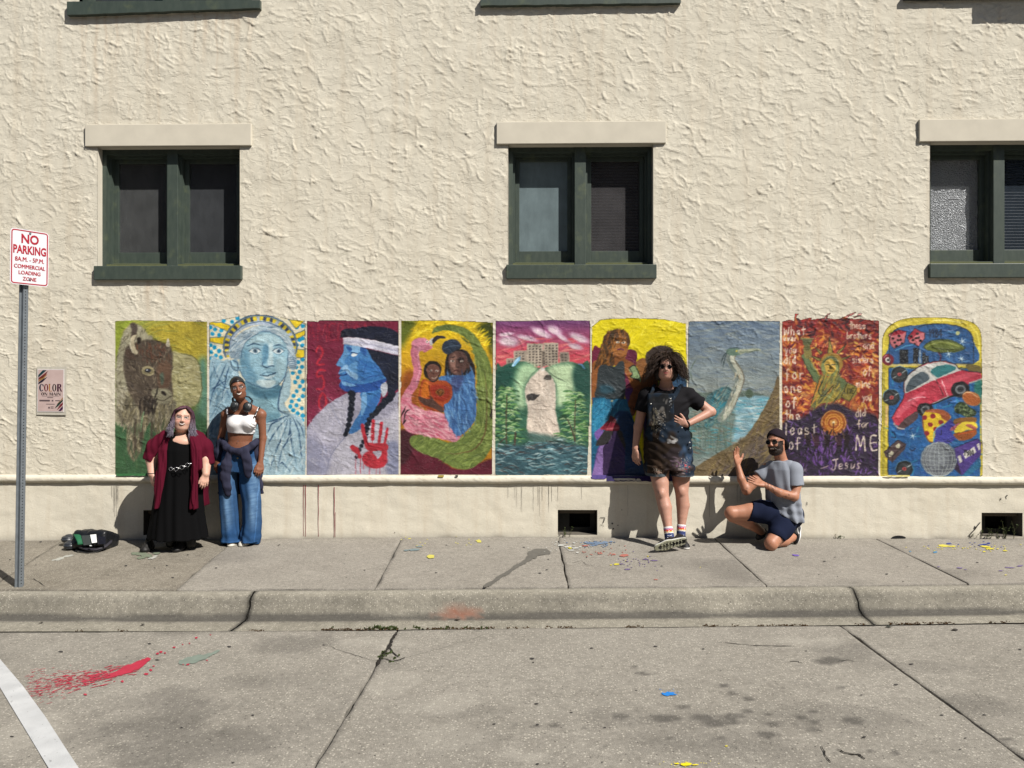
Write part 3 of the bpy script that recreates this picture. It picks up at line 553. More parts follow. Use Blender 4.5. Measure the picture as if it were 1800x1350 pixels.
    c.poly([(805,960),(860,925),(875,960),(830,1020)], 0x7c5ca8); c.poly([(830,1020),(900,935),(990,930),(1035,1010),(1040,1090),(990,990),(960,940),(910,1040),(820,1060)], 0x2c2a2c); c.poly([(850,930),(900,880),(935,850),(985,890),(995,940),(920,945)], 0x8c2438); c.line([(900,930),(990,925)], 0xb25c64, 12); c.poly([(910,880),(930,830),(970,860),(985,905),(950,880)], 0x5c2028); c.line([(985,850),(980,880)], 0x6c8c9c, 8)
    c.line([(780,1296),(1190,1302)], 0x2a1c5c, 12, al=True)
    return c

def paint_heron():
    c = Canvas((1208, 562, 1373, 841), Z4, 7)
    c.grad([(45,110),(400,106),(742,108),(740,700),(744,1290),(60,1295),(42,900)], 0x60738a, 0x87908c, (400,110), (400,640), al=True)
    c.strokes([(45,110),(742,110),(742,660),(45,660)], 240, 110, 13, [0x6f8090, 0x8b969a, 0x7e8a8c, 0xa0a8a6, 0x5d7086, 0x8c938a], .15, .4, op=.5)
    c.poly([(45,660),(300,650),(480,640),(520,632),(545,650),(700,690),(700,700),(45,705)], 0x5b6a62, soft=6); c.poly([(380,704),(670,690),(640,860),(520,960),(360,1020),(330,850)], 0x7fa4b2, soft=5)
    c.strokes([(380,704),(670,695),(560,940),(360,1000)], 130, 80, 8, [0xa9c6cc, 0x5c8ea0, 0x49a0b4, 0xc6d4d2, 0x7c9ca0], .03, .2, op=.8)
    c.poly([(45,740),(380,740),(370,1060),(300,1120),(50,1140)], 0x6a7c78, soft=18)
    c.strokes([(45,760),(380,760),(380,1080),(50,1130)], 170, 90, 9, [0x7d8f8a, 0x4f7c84, 0x3f9aac, 0x8f9a90, 0x806a5c, 0x5c6c64], .1, .35, op=.7)
    c.poly([(742,560),(742,1292),(60,1296),(50,1260),(180,1170),(350,1070),(470,1000),(560,880),(640,740),(690,640)], 0x6c5c40, soft=4)
    c.poly([(742,880),(742,1292),(200,1292),(400,1180),(560,1000),(680,930)], 0x5e5450, soft=40)
    c.strokes([(742,600),(742,1285),(150,1290),(350,1090),(560,900)], 260, 80, 10, [0x85734c, 0x57492f, 0x7c6a54, 0x6a5c5a, 0x93804e, 0x4e4434], 2.3, .5, op=.55)
    c.poly([(180,700),(230,650),(300,612),(360,618),(372,680),(330,760),(290,850),(240,900),(180,940),(160,900),(200,800)], 0x46696e, soft=6)
    c.strokes([(180,720),(300,620),(360,630),(330,760),(240,880),(170,930)], 110, 70, 9, [0x2f6e7c, 0x6c8480, 0x3a5056, 0x7c8a80, 0x2a8094], 2.2, .4, op=.75)
    nk = [(385,350),(368,390),(390,440),(425,490),(440,550),(420,620),(395,680),(370,740),(340,800),(300,850)]
    c.line(nk, 0x77807a, 70); c.line([(x + 10, y) for x, y in nk], 0xb0b2a2, 34); c.line([(x - 16, y) for x, y in nk[:8]], 0x5b6a68, 7); c.line([(x + 30, y + 4) for x, y in nk[:8]], 0x6a5c4c, 5)
    c.strokes([(400,470),(450,520),(420,660),(360,800),(300,850),(330,740),(390,600)], 50, 40, 6, [0xd8d6c4, 0x8a8c78, 0xa89a80], 1.9, .5)
    c.poly([(330,345),(350,320),(400,312),(440,328),(450,350),(430,368),(380,372),(345,362)], 0x5c7466); c.poly([(430,325),(580,318),(588,332),(470,352),(440,362)], 0x9aa08a); c.line([(440,345),(520,340),(585,330)], 0x46544c, 5)
    c.line([(350,330),(310,380),(292,440)], 0x2c3c3c, 7, taper=True); c.line([(345,340),(320,400),(308,470)], 0x2c3c3c, 6, taper=True); c.ell(412,336,7,6, 0xc9b44a); c.line([(350,318),(405,310),(440,322)], 0x24343a, 8, taper=True)
    for l in [[(285,900),(270,1000),(255,1140)],[(310,900),(320,1000),(330,1080)],[(60,480),(80,440),(105,395)],[(70,560),(60,480)]]: c.line(l, 0x5c6c5c, 7, taper=True)
    for k in range(26): x = 60 + k * 13; c.line([(x, 1100), (x + c.rr.uniform(-20, 20), 960), (x + c.rr.uniform(-30, 30), 800 + c.rr.uniform(0, 60))], [0x4c5c50, 0x7a8878, 0x58705c][k % 3], 4, op=.6)
    c.poly([(480,650),(510,625),(540,650),(530,690),(490,690)], 0x4a5a4a, soft=6)
    return c

def paint_fire():
    c = Canvas((1374, 546, 1547, 841), Z4, 8)
    c.poly([(762,112),(820,96),(860,110),(880,80),(905,100),(960,84),(990,96),(1050,86),(1100,82),(1160,92),(1200,88),(1240,80),(1300,92),(1360,88),(1420,98),(1500,104),(1500,700),(1498,1292),(900,1294),(762,1290)], 0x7a2a22, sm=False, al=True)
    for l, w, k in (([(860,110),(870,60),(885,55)],16,0xb85048),([(905,110),(960,95),(985,85)],20,0xa84038),([(1080,100),(1110,60),(1135,45)],14,0xc88078),([(1200,98),(1260,70),(1330,38)],16,0xc07068),([(1280,95),(1345,60),(1375,50)],10,0xd09890)): c.line(l, k, w, taper=True, al=True, dry=.5)
    c.strokes(rect(762,90,1498,230), 170, 46, 15, [0x3a1a24, 0x8c2024, 0x5c1c2a, 0xa83428, 0x2c1620, 0xb86a30], .9, 1.4, op=.8)
    c.strokes([(764,230),(1498,230),(1498,800),(764,880)], 620, 52, 15, [0xc4582c, 0xdc8c38, 0x7c2028, 0x9c3428, 0xd89c44, 0x4c1a24, 0x8c4a2c, 0xd0a850, 0x5c2030, 0xa86438, 0xc46c3c], lambda x, y: math.atan2(y - 500, x - 1130) + 1.0, .7, op=.85, curve=.4)
    for k in range(26): c.ell(c.rr.uniform(780,1480), c.rr.uniform(240,820), c.rr.uniform(25,60), c.rr.uniform(18,40), [0xd89040, 0x5c1c28, 0x3c1824, 0xdcb060, 0xb04c2c][k % 5], rot=c.rr.uniform(0,3), soft=.9, op=.55)
    c.strokes([(764,230),(1498,230),(1498,800),(764,880)], 260, 40, 11, [0xd89048, 0x7c2430, 0xe0b060, 0x481820, 0xa8482c], .4, 1.5, op=.7, curve=.5)
    c.poly([(940,830),(1060,750),(1200,740),(1320,800),(1498,860),(1498,1292),(764,1292),(764,900),(860,860)], 0x2c2234, soft=14)
    c.strokes([(780,880),(1100,760),(1300,790),(1498,880),(1498,1285),(770,1285)], 480, 40, 9, [0x3a2a4c, 0x1c1a28, 0x5c3a78, 0x2c2838, 0x74509a, 0x46305c, 0x18161e], .8, 1.3, op=.8)
    c.strokes([(920,960),(1300,900),(1380,1100),(1100,1250),(930,1150)], 180, 46, 10, [0x7c50a4, 0x5c3888, 0x9468b8, 0x342448], 1.5, .8, op=.7)
    c.ell(1155,885,95,92, 0x9c5420, soft=.3); c.ell(1155,885,70,66, 0xb87028); c.ell(1155,885,45,42, 0x9a4c1e); c.ell(1155,885,30,28, 0xd09048); c.ell(1155,885,12,11, 0xf0e0b0)
    for r in (92, 66, 46): c.line([(1155 + r * math.cos(t * .42), 885 + r * math.sin(t * .42)) for t in range(-8, 7)], 0xd89c50, 6)
    c.line([(1155,890),(1152,980)], 0x5a2c18, 8)
    for i, x in enumerate((960, 1022, 1105, 1195, 1255)):
        y = 990 + (i % 2) * 14; c.ell(x, y - 30, 13, 15, 0x2a1a20); c.poly([(x-20,y-10),(x+22,y-10),(x+14,y+70),(x-12,y+70)], 0x241820 if i % 2 == 0 else 0x3a2230); c.line([(x-20,y-12),(x-34,y-55)], 0x2a1a20, 8); c.line([(x+20,y-12),(x+36,y-52)], 0x2a1a20, 8)
        c.line([(x-4,y+60),(x-22,y+130)], 0x1a1418, 9); c.line([(x+6,y+60),(x+22,y+128)], 0x1a1418, 9); c.line([(x-30,y-30),(x-16,y+20)], 0xb08c5c, 4, op=.7)
    G1, G2, GD = 0x857838, 0x9c863a, 0x2a3024
    for l in [[(1125,230),(1112,350),(1150,350),(1125,230)],[(1010,300),(1070,345),(1055,362)],[(965,370),(1060,392),(1050,412)],[(1255,285),(1180,345),(1195,360)],[(1290,372),(1205,395),(1210,415)]]:
        c.poly(l, 0x94803a, sm=False); c.line(l + [l[0]], GD, 5, sm=False)
    c.line([(940,380),(985,470),(1040,560)], 0x5c6c48, 56); c.line([(965,375),(1010,460),(1060,540)], 0xa08038, 10); c.line([(915,390),(960,480),(1010,570)], GD, 6)
    c.poly([(928,310),(975,305),(985,380),(935,385)], 0x7c7240); c.poly([(912,240),(992,240),(985,290),(925,292)], 0x585c3c, sm=False); c.line([(905,242),(996,242)], 0x8c8854, 9); c.poly([(930,290),(975,290),(968,330),(940,330)], 0x64623c)
    c.ell(1140,430,88,82, 0x9a7834, soft=.1); c.ell(1132,450,68,78, 0x6c7448, soft=.1); c.poly([(1062,470),(1072,420),(1135,385),(1185,420),(1198,480),(1180,530),(1080,520)], 0x7c8450)
    c.poly([(1085,440),(1100,412),(1135,398),(1165,420),(1172,470),(1155,505),(1130,515),(1100,500)], 0xc09c44); c.line([(1095,440),(1120,440)], GD, 8); c.line([(1142,440),(1165,440)], GD, 8); c.line([(1130,440),(1126,470),(1138,472)], GD, 6); c.line([(1115,490),(1148,488)], 0x3c2a18, 7); c.line([(1075,425),(1135,385),(1185,425),(1198,480)], GD, 6)
    rb = [(1060,520),(1130,540),(1190,520),(1240,580),(1225,680),(1150,720),(1060,740),(1000,770),(980,740),(1030,640),(1035,570)]
    c.poly(rb, G1); c.strokes(rb, 80, 90, 14, [0xa89440, 0x5c6240, 0xc08038, 0x444430, 0x80844c], 2.1, .3, op=.8)
    c.line([(1070,570),(1040,640),(1075,680),(1150,600)], GD, 8); c.line([(1060,520),(1030,600),(985,740)], GD, 6); c.poly([(1200,540),(1245,560),(1270,620),(1240,690),(1215,640)], 0x5c6a44)
    c.poly([(1262,575),(1335,615),(1335,665),(1278,722),(1215,690),(1210,655)], 0x8a7c38, sm=False); c.line([(1262,575),(1335,615),(1278,722),(1212,688),(1262,575)], GD, 5, sm=False); c.write('LIVE', 1238, 622, 38, 0x2a2a1a, 5, dry=0, wob=.02)
    WT = 0xe6d6c4
    for t, x, y, h in (('What',775,150,62),('ever',775,212,46),('you',785,296,54),('did',780,370,60),('for',790,470,80),('one',780,575,75),('of',792,690,74),('the',785,790,72),('least',785,890,82),('of',815,1000,82)):
        c.write(t, x, y, h, WT, 8.5, sp=(.9 if h > 60 else .78))
    for t, x, y, h in (('these',1280,112,52),('brothers',1258,190,50),('and',1385,262,56),('sisters',1300,372,52),('of',1385,455,66),('mine',1330,556,56),('you',1375,660,52),('did',1325,775,62),('for',1340,860,62)):
        c.write(t, x, y, h, 0xdcc8b4, 7.5, sp=.62)
    c.write('ME', 1330, 985, 108, WT, 10, sp=1.15); c.write('Jesus', 1150, 1165, 70, 0xccb8b4, 8, sp=.85, slant=.2); c.line([(1058,1235),(1110,1215)], 0xb8a0a0, 6); c.write('uo', 920, 1225, 34, 0x8c7c8c, 4)
    return c

def paint_junk():
    c = Canvas((1547, 555, 1728, 840), Z5, 9); B = 0x24568c
    out = [(92,300),(95,230),(130,160),(200,110),(300,84),(480,78),(650,88),(760,110),(820,150),(848,220),(853,400),(850,1000),(838,1298),(85,1298),(86,900),(88,500)]
    c.poly(out, 0xc2b03a, al=True, v=.3)
    c.line([(105,330),(108,240),(150,170),(240,120),(400,98)], 0xdcca52, 14); c.line([(820,420),(832,300),(815,200),(760,140)], 0xe4d65c, 12); c.line([(100,500),(104,900),(96,1280)], 0x9a9038, 18, dry=.3); c.line([(480,100),(600,104),(700,118)], 0xe8dc80, 9); c.line([(125,760),(122,900)], 0xd8b088, 18, op=.7)
    c.poly([(145,300),(150,230),(200,165),(320,140),(480,128),(640,138),(740,175),(785,250),(790,432),(150,432)], 0x2c5484, v=.3); c.line([(370,150),(480,128),(640,138),(745,178),(785,250),(790,430)], 0x1c2430, 7)
    c.strokes([(380,150),(700,160),(780,300),(780,420),(380,400)], 90, 60, 9, [0x3c74ac, 0x1f4878, 0x5c90bc, 0x14365c], .5, .7, op=.6)
    c.poly([(138,470),(840,470),(838,1298),(136,1298)], B, sm=False, v=.3); c.strokes(rect(140,480,836,1290), 260, 70, 12, [0x2c6aa4, 0x1a4070, 0x3c80b4, 0x183c8c, 0x1c5c9c, 0x2a8cac], .8, 1.2, op=.55)
    c.line([(150,445),(600,440),(800,448)], 0xc0b070, 16); c.line([(150,432),(790,432)], 0x2a3038, 5); c.line([(143,465),(600,462),(820,470)], 0x1e2830, 6)
    c.poly([(735,440),(835,450),(850,500),(760,490)], 0x6c6034); c.poly([(800,560),(852,560),(846,740),(800,720)], 0x2c7068, soft=8)
    # dice
    for pts, cx, cy, rr_ in (([(140,205),(215,172),(275,185),(262,270),(180,318),(150,270)],205,250,.25),([(283,235),(340,162),(420,200),(415,240),(370,300),(300,268)],345,232,.5)):
        c.poly(pts, 0xb86a70, sm=False); c.poly([pts[0], pts[1], pts[2], ((pts[1][0]+pts[2][0])/2, pts[1][1]+34), (pts[0][0]+20, pts[0][1]+14)], 0x8c2030, sm=False); c.line(list(pts) + [pts[0]], 0x341820, 5, sm=False)
        for i, (dx, dy) in enumerate(((-32,-10),(-18,20),(-6,48),(14,-28),(26,0),(38,26),(4,4))): c.ell(cx + dx, cy + dy, 11, 9, 0x1c1418)
    c.write('1984', 452, 172, 56, 0x1c2030, 7, sp=.6, dry=0); c.ell(668,200,17,16, 0xb8bc84)
    c.poly([(408,300),(450,268),(540,248),(620,252),(690,285),(718,322),(650,345),(540,345),(440,328)], 0x5f6a30); c.line([(430,300),(540,268),(680,300)], 0x8c944c, 9); c.line([(470,310),(600,325),(700,318)], 0x3c4420, 8); c.line([(410,300),(450,268),(540,247),(690,284),(718,322),(560,347),(440,328),(410,300)], 0x2a3018, 5); c.line([(525,350),(540,380),(530,410)], 0x50283c, 12)
    for x0, x1, y0 in ((222,290,325),(328,368,312),(395,420,345),(420,450,370)):
        c.poly(rect(x0, y0, x1, 430), 0x12161e, sm=False)
        for k in range(18): c.ell(c.rr.uniform(x0 + 4, x1 - 4), c.rr.uniform(y0 + 5, 425), 2.5, 2.5, 0x9aa0a0)
    c.line([(378,330),(382,420)], 0x8c9cac, 12); c.line([(190,335),(260,300),(330,285)], 0x4c90b8, 7)
    for x, y in ((705,262),(697,395),(600,360),(325,985),(775,1165)):
        for d in ((30,8),(8,34),(20,-20)): c.line([(x - d[0], y - d[1]), (x, y), (x + d[0], y + d[1])], 0xc8d8dc, 5, taper=True)
    c.ell(135,402,46,45, 0x6c1c2c); c.ell(135,404,20,19, 0xd8d4cc); c.ell(136,404,9,9, 0x1c1a1c); c.line([(105,385),(125,368)], 0xb87080, 7)
    # car
    car = [(162,850),(200,780),(250,700),(262,650),(256,570),(290,520),(360,460),(430,428),(540,412),(640,432),(700,480),(848,500),(850,545),(760,580),(720,650),(600,690),(480,740),(350,820),(240,930),(180,890)]
    c.poly(car, 0xac3446, sm=False); c.poly([(258,580),(290,525),(360,465),(440,432),(540,416),(640,436),(700,482),(560,530),(440,580),(300,650),(268,660)], 0xb8b8b4, sm=False)
    c.poly([(278,650),(285,585),(340,520),(410,495),(450,550),(360,605)], 0x46525a); c.poly([(462,490),(520,450),(600,440),(660,470),(560,520),(510,538)], 0x2c6c70); c.line([(435,488),(480,540),(505,560)], 0xd8d4cc, 9); c.line([(505,560),(560,680)], 0x2a1c20, 6)
    c.line([(258,650),(256,575),(290,522),(360,462),(430,428),(540,412),(640,432),(700,480),(848,500)], 0x2a2428, 7); c.line([(162,850),(200,780),(250,705),(262,650)], 0x3c1a22, 6)
    c.poly([(200,800),(290,710),(420,640),(380,700),(260,800),(215,850)], 0xc45464, soft=8); c.poly([(520,590),(700,510),(840,510),(700,560),(600,620)], 0xc04c5c, soft=8); c.line([(290,720),(360,690),(420,690)], 0xe0a8b0, 6); c.line([(545,560),(570,620),(590,680)], 0xe8b8bc, 6)
    c.poly([(205,930),(260,930),(360,850),(350,800),(260,860)], 0x4c3a3c); c.line([(180,890),(215,925),(260,932)], 0xb0a8a4, 9); c.line([(470,745),(600,690),(720,650)], 0x1a1c20, 14); c.line([(480,735),(600,682)], 0xa0a4a4, 6); c.line([(760,580),(850,550)], 0x9c9c9c, 10)
    for x, y, r in ((420,785,62),(690,630,72)): c.ell(x, y, r, r * .85, 0x15161a); c.ell(x, y, r * .55, r * .5, 0x6c7074); c.ell(x, y, r * .35, r * .3, 0x2c2e32)
    c.ell(775,700,74,52, 0xb06a38, rot=.45); c.ell(775,700,66,44, 0xa45a2c, rot=.45); c.line([(712,665),(760,650),(820,690)], 0xe0bc90, 5)
    for x, y in ((223,515),(160,690),(260,1238)):
        c.ell(x, y, 68, 62, 0x1e2224); c.ell(x, y, 48, 44, 0x34383a); c.ell(x, y, 16, 15, 0xa84848); c.ell(x, y, 4, 4, 0x101010)
        c.line([(x + 20, y - 12), (x + 56, y - 32)], 0x9ca4a4, 8, taper=True); c.line([(x - 20, y + 12), (x - 56, y + 30)], 0x9ca4a4, 8, taper=True); c.line([(x-68,y),(x-48,y-46),(x,y-63),(x+48,y-46),(x+68,y)], 0x5c90b0, 4)
    c.poly([(395,850),(420,800),(470,780),(560,790),(610,830),(600,870),(520,930),(480,1030),(440,1020),(405,930)], 0xd0b02c); c.poly([(420,800),(470,780),(560,788),(608,825),(600,868),(560,860),(520,815)], 0x8c4a2c); c.line([(400,860),(410,940),(445,1022),(480,1035)], 0x7c4424, 8)
    for x, y in ((415,845),(478,835),(458,900),(540,882),(432,965),(498,935)): c.ell(x, y, 19, 18, 0x84242c)
    c.poly([(495,1010),(500,940),(560,900),(610,860),(640,900),(620,960),(650,1010),(560,1060),(500,1050)], 0x3c3c8c, soft=5); c.line([(486,1030),(492,950),(560,890)], 0x58b0cc, 5)
    c.poly([(640,790),(660,740),(710,725),(760,760),(810,800),(800,830),(740,840),(680,820)], 0x2c3a24); c.strokes([(645,780),(710,730),(800,800),(740,835)], 60, 22, 7, [0x6c7c50, 0x1c2818, 0x8c986c], .9, 1.5)
    c.poly([(640,860),(700,845),(800,842),(808,880),(740,890),(650,900)], 0x7c5428); c.poly([(610,940),(650,900),(690,890),(660,940)], 0xa05868); c.poly([(640,950),(700,885),(800,880),(815,930),(740,940),(680,965)], 0xd8c03c); c.poly([(728,905),(760,895),(812,925),(800,940)], 0xa85c50); c.poly([(640,970),(700,955),(800,935),(812,970),(760,1010),(690,1022),(650,1000)], 0x8c4c24); c.line([(670,975),(740,960),(800,950)], 0xb8501c, 8)
    c.poly([(105,1110),(210,1015),(272,1050),(265,1085),(170,1190),(115,1150)], 0x4c3c3e, sm=False); c.poly([(138,1118),(160,1100),(178,1112),(168,1142),(145,1145)], 0xb8b49c, sm=False); c.poly([(192,1058),(215,1042),(232,1055),(218,1082),(198,1080)], 0xb8b49c, sm=False); c.line([(105,1110),(210,1015),(272,1050),(170,1140),(105,1110)], 0x201a1c, 5, sm=False); c.line([(170,1140),(170,1190)], 0x201a1c, 5)
    c.ell(525,1165,138,132, 0x585c64); c.ell(500,1140,90,80, 0x80868c, soft=.5, op=.7)
    for k in range(-5, 6):
        c.line([(525 + 138 * math.sin(k * .27) * math.cos(t * .3) , 1165 + 130 * math.sin(t * .3)) for t in range(-5, 6)], 0xa8b0b0, 4, op=.8); c.line([(525 + 136 * math.cos(k * .27) * math.sin(t * .3), 1165 + 130 * math.sin(k * .27) + 10 * math.cos(t * .3)) for t in range(-5, 6)], 0xa8b0b0, 4, op=.8)
    c.poly([(640,1080),(820,1005),(846,1040),(846,1130),(700,1290),(640,1240),(665,1180)], 0x4c3a80, sm=False); c.poly([(665,1180),(700,1290),(640,1240)], 0x30243c, sm=False); c.poly([(700,1290),(846,1160),(846,1220),(740,1298)], 0x2c6a90, sm=False)
    c.poly([(708,1120),(795,1068),(812,1110),(725,1162)], 0xd0ccc4, sm=False); c.poly([(668,1140),(690,1130),(705,1180),(682,1195)], 0xc8c4bc, sm=False); c.poly([(810,1050),(830,1040),(842,1085),(828,1095)], 0xc8c4bc, sm=False); c.write('1984', 722, 1095, 42, 0x1a1a20, 6, sp=.6, dry=0, slant=-.1); c.line([(640,1080),(820,1005),(846,1040)], 0x1c1830, 5, sm=False)
    for l in [[(165,960),(185,965),(190,1000),(160,1000)],[(300,1085),(320,1100),(345,1080)],[(530,970),(545,975),(540,945)],[(590,720),(625,715)],[(600,745),(605,730)],[(300,935),(325,925)],[(215,605),(240,625)],[(590,1020),(620,1040)]]: c.line(l, 0x14182c, 6)
    c.line([(140,470),(138,900),(136,1296)], 0x1a2028, 6); c.line([(150,432),(145,300),(150,230),(200,165),(320,140)], 0x20242c, 5)
    return c

MURALS = [  # (painter, object name, label)
 (paint_bison, 'painted bison panel', 'mural panel of a shaggy brown bison head on green and yellow'),
 (paint_liberty, 'painted statue panel', 'mural panel of a blue crowned statue face with yellow rays and blue polka dots'),
 (paint_profile, 'painted profile panel', 'mural panel of a blue face in profile with braids on maroon, red handprint and 250'),
 (paint_flamingo, 'painted flamingo panel', 'mural panel of a pink flamingo and green alligator around a woman and child'),
 (paint_river, 'painted river panel', 'mural panel of a pale path between green trees under a purple sky'),
 (paint_figures, 'painted figures panel', 'bright yellow mural panel of a long haired woman in a dark top and blue jeans'),
 (paint_heron, 'painted heron panel', 'grey blue mural panel of a heron beside water and a brown bank'),
 (paint_fire, 'painted fire panel', 'fiery orange and purple mural panel covered in handwritten white words'),
 (paint_junk, 'painted car panel', 'rounded yellow bordered mural panel of a red car, pizza, dice, records and disco ball'),
]
# ---------------------------------------------------------------- the wall: one height field, shared by wall and painted panels
CREAM = 0x000000
def scarps(m, k=1.0):
    """terraced noise: broken trowel edges finer than the mesh can carry"""
    def layer(sc_, rot, lv, w, an):
        mp = m.N('ShaderNodeMapping', {'Rotation': (0, rot, 0), 'Scale': (an, 1, 1.15)}); m.t.links.new(m.pos(), mp.inputs['Vector'])
        n = m.noise(sc_, 5, .6, mp.outputs[0], .5); st = [(lv[0] - w, 0.0)]
        for i, l in enumerate(lv): st += [(l, i / len(lv) + .08 * i), (l + w, (i + 1) / len(lv))]
        return m.ramp(n, st)
    a = layer(4.2, .5, (.42, .55), .005, .6); b = layer(9, -.4, (.50,), .007, .75); c = m.noise(150, 5, .65)
    return m.math('ADD', m.math('ADD', m.math('MULTIPLY', a, .9 * k), m.math('MULTIPLY', b, .35 * k)), m.math('MULTIPLY', c, .28))
def mat_cream(k=1.0):
    m = NT('cream stucco paint'); p = m.pos()
    big = m.noise(.9, 4, .6); streak = m.noise(3.0, 5, .6, m.scaled((3.0, 1, .25))); fine = m.noise(60, 4, .6)
    c = m.mix(m.ramp(big, [(.3, 0.0), (.7, 1.0)]), (.635, .59, .487), (.685, .642, .54))
    c = m.mix(m.math('MULTIPLY', m.ramp(streak, [(.48, 0.0), (.75, 1.0)]), .45), c, (.52, .44, .33))
    rust = m.attr()                                   # stain mask painted on the mesh (red channel) and dirt and darker low places (green channel)
    sep = m.N('ShaderNodeSeparateColor', {0: rust})
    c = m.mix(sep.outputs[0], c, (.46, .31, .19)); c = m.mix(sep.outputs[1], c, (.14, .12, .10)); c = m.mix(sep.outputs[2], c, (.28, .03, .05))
    c = m.mix(1.0, c, m.ramp(fine, [(.3, .93), (.7, 1.03)]), 'MULTIPLY')
    m.base(c, .85, .2); m.bump(scarps(m, k), 1.0, .0042); return m.m
M_CREAM = mat_cream(); M_CREAMB = mat_cream(.22)
def mat_mural():
    m = NT('mural paint'); f = m.noise(90, 4, .6)
    m.base(m.mix(1.0, m.attr(), m.ramp(f, [(.3, .88), (.7, 1.08)]), 'MULTIPLY'), .55, .35)
    m.bump(scarps(m, .8), 1.0, .0036); return m.m
M_MURAL = mat_mural()
def mat_trim():
    m = NT('green window paint'); g = m.noise(25, 5, .6, m.scaled((1, 1, .3))); w = m.noise(7, 4, .6)
    c = m.mix(m.ramp(g, [(.3, 0.0), (.7, 1.0)]), (.042, .058, .049), (.062, .080, .066))
    c = m.mix(m.ramp(w, [(.56, 0.0), (.72, .5)]), c, (.11, .13, .075))
    m.base(c, .5, .4); m.bump(m.noise(90, 5, .6, m.scaled((1, 1, .2))), .35, .002); return m.m
M_TRIM = mat_trim()
M_LINTEL = simple('smooth cream render', (.61, .565, .47), .85, .2, 0, .08, 6, .35, .0015)
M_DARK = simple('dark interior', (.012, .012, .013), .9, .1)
M_SOIL = simple('dark joint filler', (.035, .030, .026), .95, .1, 0, .4, 60, .8, .01)

RS = np.random.RandomState(11)
HX0, HZ0, HR = -7.2, -.2, .006                       # height field origin and step
HNX, HNZ = int(14.4 / HR), int(6.6 / HR)
def stucco_field():
    Hh = np.zeros((HNZ, HNX), np.float32); r = random.Random(5); nr = np.random.RandomState(6)
    NF = [np.interp(np.arange(400) * .25, np.arange(100), nr.randn(100)) + .5 * np.interp(np.arange(400) * .8, np.arange(330), nr.randn(330)) + .35 * nr.randn(400) for _ in range(40)]   # ragged edge profiles
    def stamp(cx, cz, ang, L, wd, h, lip, bend, rag):
        R = L * .6 + wd * 2 + .01
        i0 = max(0, int((cx - R - HX0) / HR)); i1 = min(HNX, int((cx + R - HX0) / HR)); j0 = max(0, int((cz - R - HZ0) / HR)); j1 = min(HNZ, int((cz + R - HZ0) / HR))
        if i1 - i0 < 3 or j1 - j0 < 3: return
        X = HX0 + np.arange(i0, i1) * HR - cx; Z = (HZ0 + np.arange(j0, j1) * HR - cz)[:, None]
        c, n = math.cos(ang), math.sin(ang); u = X * c + Z * n; v = -X * n + Z * c
        t = u / (L / 2); env = np.clip(1.15 * (1 - t * t), 0, 1) ** .6
        nf = NF[r.randrange(40)]; k = np.clip((u / .004 + r.uniform(110, 250)).astype(int), 0, 399)
        d = v - bend * (t * t - .4) * L - nf[k] * rag      # distance behind the broken edge
        prof = np.clip(d / (HR * .9) + .5, 0, 1) * np.exp(-np.clip(d, 0, None) / wd)
        if lip: prof = prof + lip * np.exp(-((d - HR * 1.0) / (HR * 1.1)) ** 2)
        Hh[j0:j1, i0:i1] += (h * env * prof).astype(np.float32)
    area = 14.4 * 6.6
    def ra(s=.45, q=.72): return r.gauss(-.42, s) if r.random() < q else r.uniform(-3.14, 3.14)
    for k in range(int(area * 34)):                   # broad trowel patches with one broken edge
        stamp(r.uniform(HX0, HX0 + 14.4), r.uniform(HZ0, HZ0 + 6.6), ra(.6, .7), r.uniform(.10, .34), r.uniform(.04, .11), r.uniform(.0013, .0036), 0, r.uniform(-.16, .2), r.uniform(.003, .007))
    for k in range(int(area * 62)):                   # long sharp scarps
        stamp(r.uniform(HX0, HX0 + 14.4), r.uniform(HZ0, HZ0 + 6.6), ra(.4, .8), r.uniform(.06, .22), r.uniform(.006, .018), r.uniform(.003, .0092), r.uniform(.0, .35), r.uniform(-.2, .2), r.uniform(.0025, .006))
    cl = [(r.uniform(HX0, HX0 + 14.4), r.uniform(HZ0, HZ0 + 6.6), r.uniform(.04, .14)) for _ in range(int(area * 2.6))]
    for k in range(int(area * 150)):                   # crumbs gathered in clusters
        q = cl[r.randrange(len(cl))]; x, z = (q[0] + r.gauss(0, q[2]), q[1] + r.gauss(0, q[2])) if r.random() < .7 else (r.uniform(HX0, HX0 + 14.4), r.uniform(HZ0, HZ0 + 6.6))
        stamp(x, z, ra(.7, .6), r.uniform(.012, .05), r.uniform(.005, .011), r.uniform(.0022, .0066), .2, r.uniform(-.3, .3), .002)
    rs = np.random.RandomState(3)
    Hh += (vnoise(rs, HNZ, HNX, 40, 60) - .5) * .008 + (vnoise(rs, HNZ, HNX, 7, 10) - .5) * .0022 + (vnoise(rs, HNZ, HNX, 2, 3) - .5) * .0009
    return Hh
HF = stucco_field()
def hf(X, Z):
    i = np.clip((X - HX0) / HR, 0, HNX - 1.001); j = np.clip((Z - HZ0) / HR, 0, HNZ - 1.001)
    ii = i.astype(int); jj = j.astype(int); fx = i - ii; fz = j - jj
    ii1 = np.minimum(ii + 1, HNX - 1); jj1 = np.minimum(jj + 1, HNZ - 1)
    return (HF[jj, ii] * (1 - fx) + HF[jj, ii1] * fx) * (1 - fz) + (HF[jj1, ii] * (1 - fx) + HF[jj1, ii1] * fx) * fz

